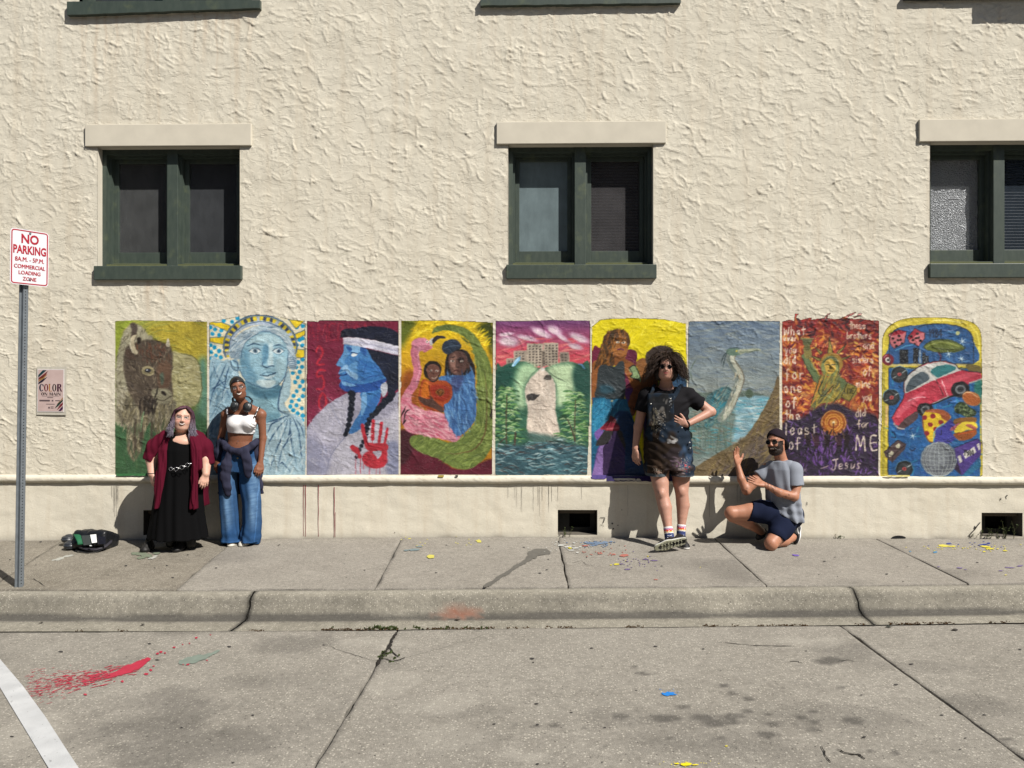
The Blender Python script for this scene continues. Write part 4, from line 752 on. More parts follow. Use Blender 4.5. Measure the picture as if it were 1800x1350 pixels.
# openings (x0, x1, z0, z1) in metres on the wall plane
def pxr(x0, x1, y0, y1):
    a = P(x0, y1); b = P(x1, y0); return (a.x, b.x, a.z, b.z)
_w1 = pxr(171.5, 422.5, 256, 466); _w2 = pxr(894.5, 1147.5, 254.5, 467); _w3 = pxr(1636.5, 1893, 250, 463)
ZB = (_w1[2] + _w2[2] + _w3[2]) / 3; ZT = (_w1[3] + _w2[3] + _w3[3]) / 3; WW = 1.505
WIN = [(sum(w[:2]) / 2 - WW / 2, sum(w[:2]) / 2 + WW / 2, ZB, ZT) for w in (_w1, _w2, _w3)]
_u = [P(123, 18).x, P(460, 16).x, P(845, 12).x, P(1195, 12).x, P(1587, 5).x]
UP = [(_u[0] + .1, _u[1] - .1, 5.56, 7.1), (_u[2] + .1, _u[3] - .1, 5.56, 7.1), (_u[4] + .1, _u[4] + 2.0, 5.56, 7.1)]
LEDGE_T, LEDGE_B = P(925, 838).z, P(925, 848).z
_v1 = pxr(980.5, 1050, 896.5, 938); _v2 = pxr(1725.5, 1797.5, 901.5, 940); _v0 = pxr(252, 300, 897, 938)
VENTS = [(v[0], v[1], .03 + (-.02 if k == 0 else 0), v[3]) for k, v in enumerate((_v0, _v1, _v2))]

def axis(stops):
    out = []
    for a, b, st in stops:
        n = max(1, int(round((b - a) / st))); out += list(np.linspace(a, b, n, endpoint=False))
    out.append(stops[-1][1]); return np.array(out)
def snap(ax, vals):
    ax = ax.copy()
    for v in vals: ax[np.abs(ax - v).argmin()] = v
    return ax
bld = thing('building', (0, 0, 0), 'cream stucco building wall with green framed windows above the row of murals', 'building')
gx = axis([(-11, -6.2, .06), (-6.2, -5.55, .014), (-5.55, 5.65, .0090), (5.65, 6.2, .014), (6.2, 11, .06)])
gz = axis([(LEDGE_T - .01, 2.32, .0066), (2.32, 5.7, .0098), (5.75, 8.2, .06)])
gx = snap(gx, [v for w in WIN + UP for v in w[:2]]); gz = snap(gz, [ZB, ZT, 5.56, 7.1])
GX, GZ = np.meshgrid(gx, gz)
nz, nx = GX.shape
D = hf(GX, GZ)
near = np.ones_like(D)
for (x0, x1, z0, z1) in WIN + UP:                     # the render is struck flat at the openings
    dx = np.maximum(np.maximum(x0 - GX, GX - x1), 0); dz = np.maximum(np.maximum(z0 - GZ, GZ - z1), 0)
    near = np.minimum(near, np.clip(np.hypot(dx, dz) / .03, .15, 1))
D *= near
D *= 1 - .28 * np.clip((2.24 - GZ) / .05, 0, 1) * (GX > -4.4) * (GX < 4.8)
# pixel coordinates of every vertex (the panels were measured on the photograph)
YC = 8.0; den = GX * -sy_ + YC * cy; PXX = 900 + FPX * (GX * cy + YC * sy_) / den; PYY = 675 - FPX * (GZ - CAMZ) / den
owner = np.zeros((nz, nx), np.int16); colr = np.zeros((nz, nx, 3), np.float32)
for k, (fn, nm, lab) in enumerate(MURALS):
    cv = fn(); cc, aa = cv.final(); h, w = aa.shape
    u = PXX - cv.x0 - .5; v = PYY - cv.y0 - .5
    ins = (u > 0) & (u < w - 1.01) & (v > 0) & (v < h - 1.01)
    ui = u[ins]; vi = v[ins]; a0 = ui.astype(int); b0 = vi.astype(int); fu = (ui - a0)[:, None]; fv = (vi - b0)[:, None]
    A3 = np.concatenate([cc, aa[..., None]], 2)
    s4 = (A3[b0, a0] * (1 - fu) + A3[b0, a0 + 1] * fu) * (1 - fv) + (A3[b0 + 1, a0] * (1 - fu) + A3[b0 + 1, a0 + 1] * fu) * fv
    on = s4[:, 3] > .5; idx = np.argwhere(ins)[on]
    owner[idx[:, 0], idx[:, 1]] = k + 1; colr[idx[:, 0], idx[:, 1]] = s4[on, :3]
    idx2 = np.argwhere(ins)[~on]; colr[idx2[:, 0], idx2[:, 1]] = np.where(s4[~on, 3:4] > .1, s4[~on, :3], 0)
V = np.stack([GX, -D, GZ], -1).reshape(-1, 3)
I = np.arange(nz * nx).reshape(nz, nx)
Q = np.stack([I[:-1, :-1], I[:-1, 1:], I[1:, 1:], I[1:, :-1]], -1)
fc_x = (GX[:-1, :-1] + GX[1:, 1:]) / 2; fc_z = (GZ[:-1, :-1] + GZ[1:, 1:]) / 2
hole = np.zeros(fc_x.shape, bool)
for (x0, x1, z0, z1) in WIN + UP: hole |= (fc_x > x0) & (fc_x < x1) & (fc_z > z0) & (fc_z < z1)
fo = np.maximum.reduce([owner[:-1, :-1], owner[1:, :-1], owner[:-1, 1:], owner[1:, 1:]]); fo[hole] = -1
def sub(mask):
    q = Q[mask]; used, inv = np.unique(q, return_inverse=True); return V[used], inv.reshape(-1, 4), used
# stains: rust under the sills, darker in the low places
st = np.zeros((nz, nx, 3), np.float32)
def runs(x0, x1, ztop, n, seed, ln=.6, ch=0, amt=.5):
    r = random.Random(seed)
    for _ in range(n):
        x = r.uniform(x0, x1); w = r.uniform(.006, .028); L = ln * r.uniform(.4, 1.2)
        wob = .01 * np.sin(GZ * r.uniform(8, 18) + r.uniform(0, 6))
        m = np.exp(-((GX - x - wob) / w) ** 2) * np.clip((ztop - GZ) / .03, 0, 1) * np.clip(1 - (ztop - GZ) / L, 0, 1)
        st[..., ch] = np.maximum(st[..., ch], m * amt * r.uniform(.5, 1))
runs(WIN[0][0] + .5, WIN[0][0] + .75, ZB - .14, 5, 1, .5, 0, .55); runs(WIN[0][0], WIN[0][1], ZB - .14, 6, 2, .35, 0, .25); runs(WIN[1][0], WIN[1][1], ZB - .14, 7, 3, .35, 0, .2)
runs(UP[0][0] - .05, UP[0][1], 5.5, 22, 4, 1.5, 0, .38); runs(UP[1][0], UP[1][1], 5.5, 12, 5, 1.0, 0, .2); runs(UP[2][0], UP[2][1], 5.5, 6, 6, .8, 0, .2)
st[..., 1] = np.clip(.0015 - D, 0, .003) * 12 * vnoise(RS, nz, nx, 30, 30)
v_, f_, used = sub(fo == 0)
wall = mesh_obj('stucco_wall', v_, f_, M_CREAM, bld, False, cols=st.reshape(-1, 3)[used])
MURAL_K = .93
cl = nlin(np.clip(colr, 0, 1)).reshape(-1, 3) * MURAL_K
CRM = np.array([.62, .56, .43])
unset = (colr.reshape(-1, 3).sum(1) == 0); cl[unset] = CRM
for k, (fn, nm, lab) in enumerate(MURALS):
    v_, f_, used = sub(fo == k + 1)
    o = mesh_obj('mural_panel', v_, f_, M_MURAL, None, False, cols=cl[used], label=lab, cat='mural', group='mural panels painted along the wall')

# ---- low wall below the ledge
ax = snap(axis([(-11, -6, .2), (-6, 6, .022), (6, 11, .2)]), [v for w in VENTS for v in w[:2]]); az = snap(axis([(-.3, LEDGE_B + .02, .022)]), [v for w in VENTS for v in w[2:]])
AX, AZ = np.meshgrid(ax, az); mz, mx = AX.shape
rsb = np.random.RandomState(8)
DD = (vnoise(rsb, mz, mx, 6, 9) - .5) * .008 + (vnoise(rsb, mz, mx, 2, 3) - .5) * .0032 + .004
for (x0, x1, z0, z1) in VENTS:
    dx = np.maximum(np.maximum(x0 - AX, AX - x1), 0); dz = np.maximum(np.maximum(z0 - AZ, AZ - z1), 0); DD *= np.clip(np.hypot(dx, dz) / .05, 0, 1)
I2 = np.arange(mz * mx).reshape(mz, mx); Q2 = np.stack([I2[:-1, :-1], I2[:-1, 1:], I2[1:, 1:], I2[1:, :-1]], -1)
cx_ = (AX[:-1, :-1] + AX[1:, 1:]) / 2; cz_ = (AZ[:-1, :-1] + AZ[1:, 1:]) / 2; ho = np.zeros(cx_.shape, bool)
for (x0, x1, z0, z1) in VENTS: ho |= (cx_ > x0) & (cx_ < x1) & (cz_ > z0) & (cz_ < z1)
st2 = np.zeros((mz, mx, 3), np.float32)
st2[..., 1] = np.clip((.06 - (AZ - base_z(AX))) / .07, 0, 1) * (.15 + .5 * vnoise(rsb, mz, mx, 5, 8) ** 2)
mesh_obj('base_wall', np.stack([AX, -DD, AZ], -1).reshape(-1, 3), Q2[~ho].reshape(-1, 4), M_CREAMB, bld, True, cols=st2.reshape(-1, 3))
# thin runs of paint and grime down the low wall, each a film standing a hair proud
def film(name, pts, wds, mat, parent, off=.0095, n_jit=0):
    v = []; f = []
    for i, ((x, z), w) in enumerate(zip(pts, wds)): v += [(x - w / 2, -off, z), (x + w / 2, -off, z)]
    for i in range(len(pts) - 1): f.append((2 * i, 2 * i + 2, 2 * i + 3, 2 * i + 1))
    return mesh_obj(name, v, f, mat, parent)
M_REDRUN = simple('dried red paint', (.24, .028, .045), .5, .35); M_GREYRUN = simple('grey run stain', (.33, .30, .25), .9, .1)
rr = random.Random(3)
def run_down(px, y0, y1, w, mat, nm):
    a = P(px, y0); b = P(px, y1); pts = []; ws = []
    for i in range(9):
        t = i / 8; pts.append((a.x + .0012 * math.sin(i * 1.7 + px), a.z + (b.z - a.z) * t)); ws.append(w * (1 - .45 * t) * rr.uniform(.85, 1.15))
    film(nm, pts, ws, mat, bld)
for px, y0, y1, w in ((534,852,942,.006),(537.5,852,943,.007),(560,852,943,.007),(588,856,944,.008),(590,900,944,.004)): run_down(px, y0, y1, w, M_REDRUN, 'paint_run')
for k in range(26):
    px = rr.choice([rr.uniform(195, 215), rr.uniform(1050, 1110), rr.uniform(880, 1040), rr.uniform(1240, 1330), rr.uniform(900, 1000)]); y0 = 853
    run_down(px, y0, y0 + rr.uniform(20, 60), rr.uniform(.003, .005), M_GREYRUN, 'grime_run')
# ---- rounded ledge moulding
def ledge():
    prof = [(0, LEDGE_T + .012), (-.012, LEDGE_T + .010), (-.028, LEDGE_T + .002), (-.040, LEDGE_T - .012), (-.045, LEDGE_T - .030), (-.043, LEDGE_T - .045), (-.034, LEDGE_T - .060), (-.020, LEDGE_T - .068), (-.004, LEDGE_T - .070), (.01, LEDGE_T - .07)]
    xs = axis([(-11, -6, .3), (-6, 6, .03), (6, 11, .3)]); v = []; r = np.random.RandomState(4)
    j1 = np.interp(np.arange(len(xs)), np.arange(0, len(xs), 9), r.randn(len(range(0, len(xs), 9))) * .0022); cols = []
    for i, x in enumerate(xs):
        for k, (y, z) in enumerate(prof): v.append((x, y * (1 + 6 * j1[i]) + r.randn() * .0006, z + j1[i] + r.randn() * .0007)); cols.append((0, max(0, r.rand() * 1.6 - 1.25) if k in (3, 4, 5) else 0, 0))
    n = len(prof); i = np.arange(len(xs) - 1)[:, None] * n + np.arange(n - 1)[None]
    f = np.stack([i, i + 1, i + n + 1, i + n], -1).reshape(-1, 4)
    mesh_obj('ledge', v, f, M_CREAMB, bld, True, cols=np.array(cols))
ledge()
# splashes of the panel colours that ran over onto the ledge
for (px0, px1, py0, py1, c) in ((204,262,833.5,836.5,0x2f5a34),(1040,1066,836,842,0x4a3a7c),(1066,1210,838,846,0x2a2050),(770,780,836,839,0x8a7a30),(800,805,836,839,0x3a3a30),(1555,1600,836,838,0x9a9040)):
    a = P(px0, py1, .046); b = P(px1, py0, .046); n = max(4, int((b.x - a.x) / .02)); v = []; f = []
    for i in range(n + 1):
        t = i / n; e = rr.uniform(-.004, .004) + (.006 if i in (0, n) else 0); x = a.x + (b.x - a.x) * t
        v += [(x, -.0475, a.z + e), (x, -.034, b.z + .004)]
        if i: f.append((2 * i - 2, 2 * i, 2 * i + 1, 2 * i - 1))
    mesh_obj('paint_smear', v, f, simple('smear %x' % c, hexc(c), .5, .3), bld)
# ---- vents in the low wall
for (x0, x1, z0, z1) in VENTS:
    e = MB()
    e.add([(x0, 0, z0), (x1, 0, z0), (x1, .28, z0), (x0, .28, z0), (x0, 0, z1), (x1, 0, z1), (x1, .28, z1), (x0, .28, z1)], [(0, 1, 2, 3), (4, 7, 6, 5), (0, 3, 7, 4), (1, 5, 6, 2)])
    vo = e.build('vent_opening', simple('shade dark reveal', (.13, .115, .095), .9), bld)  # sides coloured dark to stand for the shade inside the opening
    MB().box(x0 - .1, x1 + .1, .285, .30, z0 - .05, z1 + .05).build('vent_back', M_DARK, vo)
    MB().box(x0 + .02, x1 - .02, .06, .09, z1 - .045, z1 - .012).build('vent_head', simple('weathered wood', (.10, .08, .06), .8), vo)
    fr = MB(); fr.box(x0 + .012, x0 + .13, .16, .19, z0, z1 - .05); fr.box(x1 - .06, x1 - .012, .16, .19, z0, z1 - .05); fr.box(x0 + .13, x1 - .06, .17, .19, z0, z0 + .05)
    fr.build('vent_frame', simple('shade dark frame', (.035, .035, .032), .8), vo)  # near-black colour paints in the shade of the opening
# ---- windows
def mat_glass(name, tint, cover, rough=.08):
    m = NT(name); t = m.N('ShaderNodeBsdfTransparent'); mixs = m.N('ShaderNodeMixShader')
    d = m.noise(14, 6, .65, m.scaled((1, 1, .35))); fac = m.ramp(d, [(.25, cover * .75), (.8, min(1, cover * 1.25))])
    m.t.links.new(fac, mixs.inputs[0]); m.t.links.new(t.outputs[0], mixs.inputs[1]); m.t.links.new(m.b.outputs[0], mixs.inputs[2])
    m.t.links.new(mixs.outputs[0], m.out.inputs[0]); m.base(m.mix(1, tint, m.ramp(m.noise(5, 5), [(.3, .85), (.7, 1.1)]), 'MULTIPLY'), rough, .5); return m.m
GL = [[mat_glass('dusty glass', (.075, .078, .080), .75), mat_glass('dusty glass dark', (.060, .064, .070), .75)],
      [mat_glass('backed pale glass', (.17, .22, .235), .97, .2), mat_glass('screened glass', (.075, .072, .076), .55)],
      [mat_glass('crumpled foil glass', (.15, .16, .17), .12, .3), mat_glass('clear dark glass', (.05, .065, .085), .35)]]
M_SLAT = simple('blind slat', (.42, .42, .43), .5, .3); M_SLATD = simple('dim blind slat', (.20, .21, .23), .5, .3)
def foil_mat():
    m = NT('crumpled film'); v = m.N('ShaderNodeTexVoronoi', {'Scale': 60, 'Vector': m.scaled((1, 1, 1.6))}, feature='F1').outputs['Distance']
    m.base((.50, .52, .55), .30, .5, .45); m.bump(m.math('ADD', m.noise(45, 5, .7), v), 1.0, .02); return m.m
M_FOIL = foil_mat()
def window(w, k, lower=True):
    x0, x1, z0, z1 = w; xm = (x0 + x1) / 2
    root = MB()                                        # outer casing
    JW = .045
    for xa, xb in ((x0, x0 + JW), (x1 - JW, x1)): root.box(xa, xb, .085, .34, z0, z1)
    root.box(x0 + JW, x1 - JW, .088, .34, z1 - .05, z1); root.box(x0 + JW, x1 - JW, .088, .34, z0 - .01, z0 + .035)
    fr = root.build('window', M_TRIM, bld)
    rv = MB(); e = .0                                  # plastered reveal
    rv.add([(x0, -.004, z0), (x0, .085, z0), (x0, .085, z1), (x0, -.004, z1)], [(0, 1, 2, 3)]); rv.add([(x1, -.004, z0), (x1, .085, z0), (x1, .085, z1), (x1, -.004, z1)], [(3, 2, 1, 0)])
    rv.add([(x0, -.004, z1), (x1, -.004, z1), (x1, .085, z1), (x0, .085, z1)], [(0, 1, 2, 3)])
    rv.build('reveal', M_LINTEL, fr)
    MB().box(xm - .058, xm + .058, .080, .34, z0 + .0, z1 - .002, .004).build('mullion', M_TRIM, fr)
    MB().box(x0 - .022, x1 + .028, -.045, .10, z0 - .152, z0 - .006, .006).build('sill', M_TRIM, fr)
    MB().box(x0 - .122, x1 + .128, -.030, .10, z1 + .004, z1 + .232, .005).build('lintel', M_LINTEL, fr)
    for s in (0, 1):
        a, b = (x0 + JW, xm - .058) if s == 0 else (xm + .058, x1 - JW)
        m = MB(); sw = .066
        # stepped stop moulding then the sash
        m.box(a, a + .022, .14, .30, z0 + .035, z1 - .05); m.box(b - .022, b, .14, .30, z0 + .035, z1 - .05); m.box(a + .022, b - .022, .142, .30, z1 - .075, z1 - .05)
        m.build('stop_moulding', M_TRIM, fr)
        m = MB(); a2, b2 = a + .022, b - .022
        m.box(a2, a2 + sw - .02, .202, .248, z0 + .055, z1 - .075, .003); m.box(b2 - sw + .02, b2, .202, .248, z0 + .055, z1 - .075, .003)
        m.box(a2 + sw - .02, b2 - sw + .02, .204, .248, z0 + .055, z0 + .175, .003); m.box(a2 + sw - .02, b2 - sw + .02, .204, .248, z1 - .115, z1 - .076, .003)
        m.build('sash', M_TRIM, fr)
        m = MB(); m.add([(a, .085, z0 + .028), (b, .085, z0 + .028), (b, .202, z0 + .056), (a, .202, z0 + .056)], [(0, 1, 2, 3)]); m.add([(a, .085, z0 + .028), (b, .085, z0 + .028), (b, .085, z0 + .012), (a, .085, z0 + .012)], [(3, 2, 1, 0)])
        m.build('inner_sill', simple('mossy sill paint', (.13, .14, .065), .7, .2), fr)
        ga, gb, g0, g1 = a2 + sw - .021, b2 - sw + .021, z0 + .172, z1 - .112
        MB().box(ga, gb, .227, .231, g0, g1).build('pane', GL[k][s], fr)
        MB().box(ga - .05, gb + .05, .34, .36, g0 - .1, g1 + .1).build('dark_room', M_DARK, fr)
        if (k, s) == (0, 0):
            MB().box(ga, ga + .06, .27, .275, g0, g0 + .55).build('curtain_edge', simple('brown curtain', (.09, .07, .06), .9), fr)
        if (k, s) in ((1, 1), (2, 0), (2, 1), (0, 1)):
            h = g1 - g0; n = 30 if k else 0
            bl = MB(); slm = M_SLATD if s and k == 1 else M_SLAT
            for i in range(n):
                z = g0 + (i + .5) * h / n; ang = .55; dy = .012
                bl.add([(ga + .006, .262 - dy, z - .009), (gb - .006, .262 - dy, z - .009), (gb - .006, .262 + dy, z + .008), (ga + .006, .262 + dy, z + .008)], [(0, 1, 2, 3)])
            if n: bl.build('window_blind', slm if (k, s) != (2, 1) else M_SLATD, fr)
        if (k, s) == (2, 0): 
            nxx, nzz = 30, 50; rf = np.random.RandomState(2); FX, FZ = np.meshgrid(np.linspace(ga, gb, nxx), np.linspace(g0, g1, nzz)); FY = .240 + (vnoise(rf, nzz, nxx, 2, 2)) * .012 + (vnoise(rf, nzz, nxx, 6, 5)) * .006
            In = np.arange(nxx * nzz).reshape(nzz, nxx); Qn = np.stack([In[:-1, :-1], In[:-1, 1:], In[1:, 1:], In[1:, :-1]], -1).reshape(-1, 4)
            mesh_obj('plastic_film', np.stack([FX, FY, FZ], -1).reshape(-1, 3), Qn, M_FOIL, fr)
for k, w in enumerate(WIN): window(w, k)
for k, (x0, x1, z0, z1) in enumerate(UP):
    zb = z0
    m = MB(); m.box(x0, x0 + .06, .06, .3, z0, z1); m.box(x1 - .06, x1, .06, .3, z0, z1); m.box(x0 + .06, x1 - .06, .062, .3, z1 - .06, z1); m.box((x0 + x1) / 2 - .06, (x0 + x1) / 2 + .06, .064, .3, z0, z1 - .06)
    fr = m.build('upper_window', M_TRIM, bld)
    MB().box(x0 + .06, x1 - .06, .2, .21, z0, z1 - .06).build('pane', GL[0][1], fr)
    bm = MB(); n = 30; v = []; r = random.Random(k)
    # sagging timber sill with a slightly slanting lower edge
    xa, xb = x0 - .1, x1 + .1; sk = ((5.46, 5.515), (5.52, 5.53), (5.55, 5.565))[k]
    for i in range(n + 1):
        t = i / n; x = xa + (xb - xa) * t; zl = sk[0] + (sk[1] - sk[0]) * t + r.uniform(-.003, .003)
        v += [(x, -.055, zl), (x, -.055, z0 + .04), (x, .1, z0 + .05), (x, .1, zl)]
    f = []
    for i in range(n):
        for q in range(4): f.append((4 * i + q, 4 * i + 4 + q, 4 * i + 4 + (q + 1) % 4, 4 * i + (q + 1) % 4))
    f += [(0, 1, 2, 3), (4 * n + 3, 4 * n + 2, 4 * n + 1, 4 * n)]
    mesh_obj('upper_sill', v, f, M_TRIM, fr)
# an unseen, guessed box added to throw the square shadow at the top right
q = P(1790, 0, .3)
MB().box(q.x, q.x + .62, -.26, .2, 5.70, 6.1, .01).build('guessed_shadow_box', simple('pale shadow box', (.45, .43, .38), .5), bld)
# roof slab and side returns close the building
MB().box(-11, 11, .0, 6, 8.2, 8.35).build('roof_slab', M_LINTEL, bld)
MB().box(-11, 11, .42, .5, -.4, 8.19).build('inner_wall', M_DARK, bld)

# ---------------------------------------------------------------- ground
def mat_concrete(name, base, dark, light, spk, stain=.5, bumpd=.004, seed=0.0):
    m = NT(name); p = m.N('ShaderNodeVectorMath', {0: m.pos(), 1: (seed, seed * 2, 0)}, operation='ADD').outputs[0]
    n1 = m.noise(1.3, 5, .62, p); n2 = m.noise(9, 5, .6, p); n3 = m.noise(160, 4, .7, p)
    c = m.mix(m.ramp(n1, [(.28, 0.0), (.72, 1.0)]), dark, base); c = m.mix(m.math('MULTIPLY', m.ramp(n2, [(.4, 0.0), (.75, 1.0)]), .5), c, light)
    c = m.mix(1, c, m.ramp(n3, [(.25, .60), (.75, 1.34)]), 'MULTIPLY'); n4 = m.noise(30, 5, .75, p); c = m.mix(1, c, m.ramp(n4, [(.3, .74), (.7, 1.20)]), 'MULTIPLY')
    v1 = m.N('ShaderNodeTexVoronoi', {'Scale': spk, 'Vector': p, 'Randomness': 1.0}); sel = m.N('ShaderNodeSeparateColor', {0: v1.outputs['Color']})
    spot = m.math('MULTIPLY', m.ramp(v1.outputs['Distance'], [(.18, 1.0), (.36, 0.0)]), m.ramp(sel.outputs[0], [(.54, 0.0), (.56, 1.0)], 'CONSTANT'))
    c = m.mix(m.math('MULTIPLY', spot, .70), c, (.60, .56, .48))
    v2 = m.N('ShaderNodeTexVoronoi', {'Scale': spk * .55, 'Vector': p, 'Randomness': 1.0}); sel2 = m.N('ShaderNodeSeparateColor', {0: v2.outputs['Color']})
    spot2 = m.math('MULTIPLY', m.ramp(v2.outputs['Distance'], [(.10, 1.0), (.2, 0.0)]), m.ramp(sel2.outputs[1], [(.66, 0.0), (.68, 1.0)], 'CONSTANT'))
    c = m.mix(m.math('MULTIPLY', spot2, .7), c, (.055, .05, .045))
    sp = m.N('ShaderNodeSeparateColor', {0: m.attr()})   # painted dirt mask: r = dark stain, g = pale wear, b = warm tint
    c = m.mix(sp.outputs[0], c, (.045, .042, .040)); c = m.mix(sp.outputs[1], c, (.50, .47, .41)); c = m.mix(sp.outputs[2], c, (.24, .095, .06))
    m.base(c, .88, .2)
    m.bump(m.math('ADD', m.math('MULTIPLY', n3, 1.0), m.math('MULTIPLY', spot2, -.6)), .6, bumpd); return m.m
M_WALK = mat_concrete('pavement concrete', (.29, .268, .234), (.225, .206, .178), (.335, .31, .27), 110, bumpd=.003)
M_WALKD = mat_concrete('weathered pavement concrete', (.245, .220, .180), (.165, .147, .118), (.305, .278, .23), 90, bumpd=.003, seed=4)
M_ROAD = mat_concrete('road concrete', (.305, .284, .248), (.235, .218, .188), (.355, .332, .29), 56, bumpd=.009, seed=9)
M_KERB = mat_concrete('kerb concrete', (.325, .302, .250), (.22, .204, .165), (.39, .365, .305), 62, bumpd=.010, seed=2)

# front edge of the pavement and of the gutter measured along the photo
_pe = [G(x, y) for x, y in ((-700,1040.5),(0,1036),(300,1036.5),(600,1035.5),(900,1033),(1350,1029.5),(1800,1025),(2500,1017))]
PEX = [p.x for p in _pe]; PEY = [p.y for p in _pe]
def edge_y(x): return np.interp(x, PEX, PEY)
def gut_z(x): return walk_z(x, edge_y(x)) - .172 - .0 * x
def road_z(x, y): return gut_z(x) - .012 + (-(y - (edge_y(x) - .52))) * .0235
def plane_at(dz):
    return lambda x, y: walk_z(x, edge_y(x)) + dz
_ge = [G(x, y, lambda x, y: gut_z(x) - .012) for x, y in ((-700,1113),(0,1110.5),(450,1110),(900,1105.5),(1350,1101),(1800,1095),(2500,1086))]
GEX = [p.x for p in _ge]; GEY = [p.y for p in _ge]
def gedge_y(x): return np.interp(x, GEX, GEY)
def road_z(x, y): return gut_z(x) - .012 + (gedge_y(x) - y) * .0245
dirt_r = np.random.RandomState(21)
STN = []                                              # (x, y, rx, ry, channel, amount)
def stain(px, py, rx, ry, ch, amt, f): 
    p = G(px, py, f); q = G(px + rx, py, f); s = G(px, py + ry, f); STN.append((p.x, p.y, abs(q.x - p.x), abs(s.y - p.y), ch, amt))
for s in ((1115,1172,10,3),(1160,1262,34,9),(1235,1262,30,9),(1255,1270,26,8),(1300,1258,10,5),(1345,1290,30,8),(1352,1255,18,6),(1093,1260,20,7),(1190,1263,14,5),(1285,1255,14,4),(1410,1262,20,8),(1430,1268,16,7),(1500,1267,18,7),(1435,1283,18,5),(1315,1250,20,5),(1360,1273,24,5),(1280,1262,18,5),(1290,1270,16,4),(1430,1251,8,3),(1170,1250,8,2),(1200,1243,12,4),(1270,1204,9,3),(1287,1218,8,2),(1315,1229,9,3),(1060,1312,7,2),(1025,1279,7,3),(1180,1299,9,3),(1264,1297,8,3),(1347,1297,9,4),(1480,1208,6,2),(975,1276,12,5),(940,1277,10,4),(908,1275,10,3),(1140,1185,6,2),(1127,1183,8,3),(1460,1160,24,6),(1450,1162,18,5),(1770,1300,14,5),(1600,1268,10,4),(1575,1322,9,4),(1530,1320,10,4),(306,1270,13,7),(1380,1210,5,2)):
    stain(*s, 0, .66, road_z)
for s in ((270,1275,110,60,.38),(330,1310,120,50,.34),(300,1230,60,40,.28),(680,1165,40,14,.25),(1620,1170,90,14,.18),(1150,1265,160,18,.2),(1440,1262,200,24,.2),(560,1130,30,20,.2),(830,1290,60,40,.1)): stain(*s[:4], 0, s[4], road_z)
for s in ((700,1200,40,22),(760,1240,60,26),(800,1290,60,30),(640,1128,40,8),(690,1130,50,12),(905,1325,50,20),(30,1300,60,40),(1440,1130,70,12)): stain(*s, 1, .22, road_z)
def dirt(X, Y, ew=.0, seed=0, extra=None):
    r = np.random.RandomState(seed); h, w = X.shape; out = np.zeros((h, w, 3), np.float32)
    nz_ = vnoise(r, h, w, 4, 4) * .5 + vnoise(r, h, w, 9, 9) * .5
    for (sx, sy, rx, ry, ch, amt) in STN:
        d = np.sqrt(((X - sx) / (rx + 1e-4)) ** 2 + ((Y - sy) / (ry + 1e-4)) ** 2) + (nz_ - .5) * 1.5
        out[..., ch] = np.maximum(out[..., ch], np.clip((1.15 - d) / .5, 0, 1) * amt)
    out[..., 0] = np.maximum(out[..., 0], np.clip(vnoise(r, h, w, 30, 30) * vnoise(r, h, w, 12, 16) * 1.3 - .55, 0, .3))
    if extra is not None: out[..., 0] = np.maximum(out[..., 0], extra)
    return out
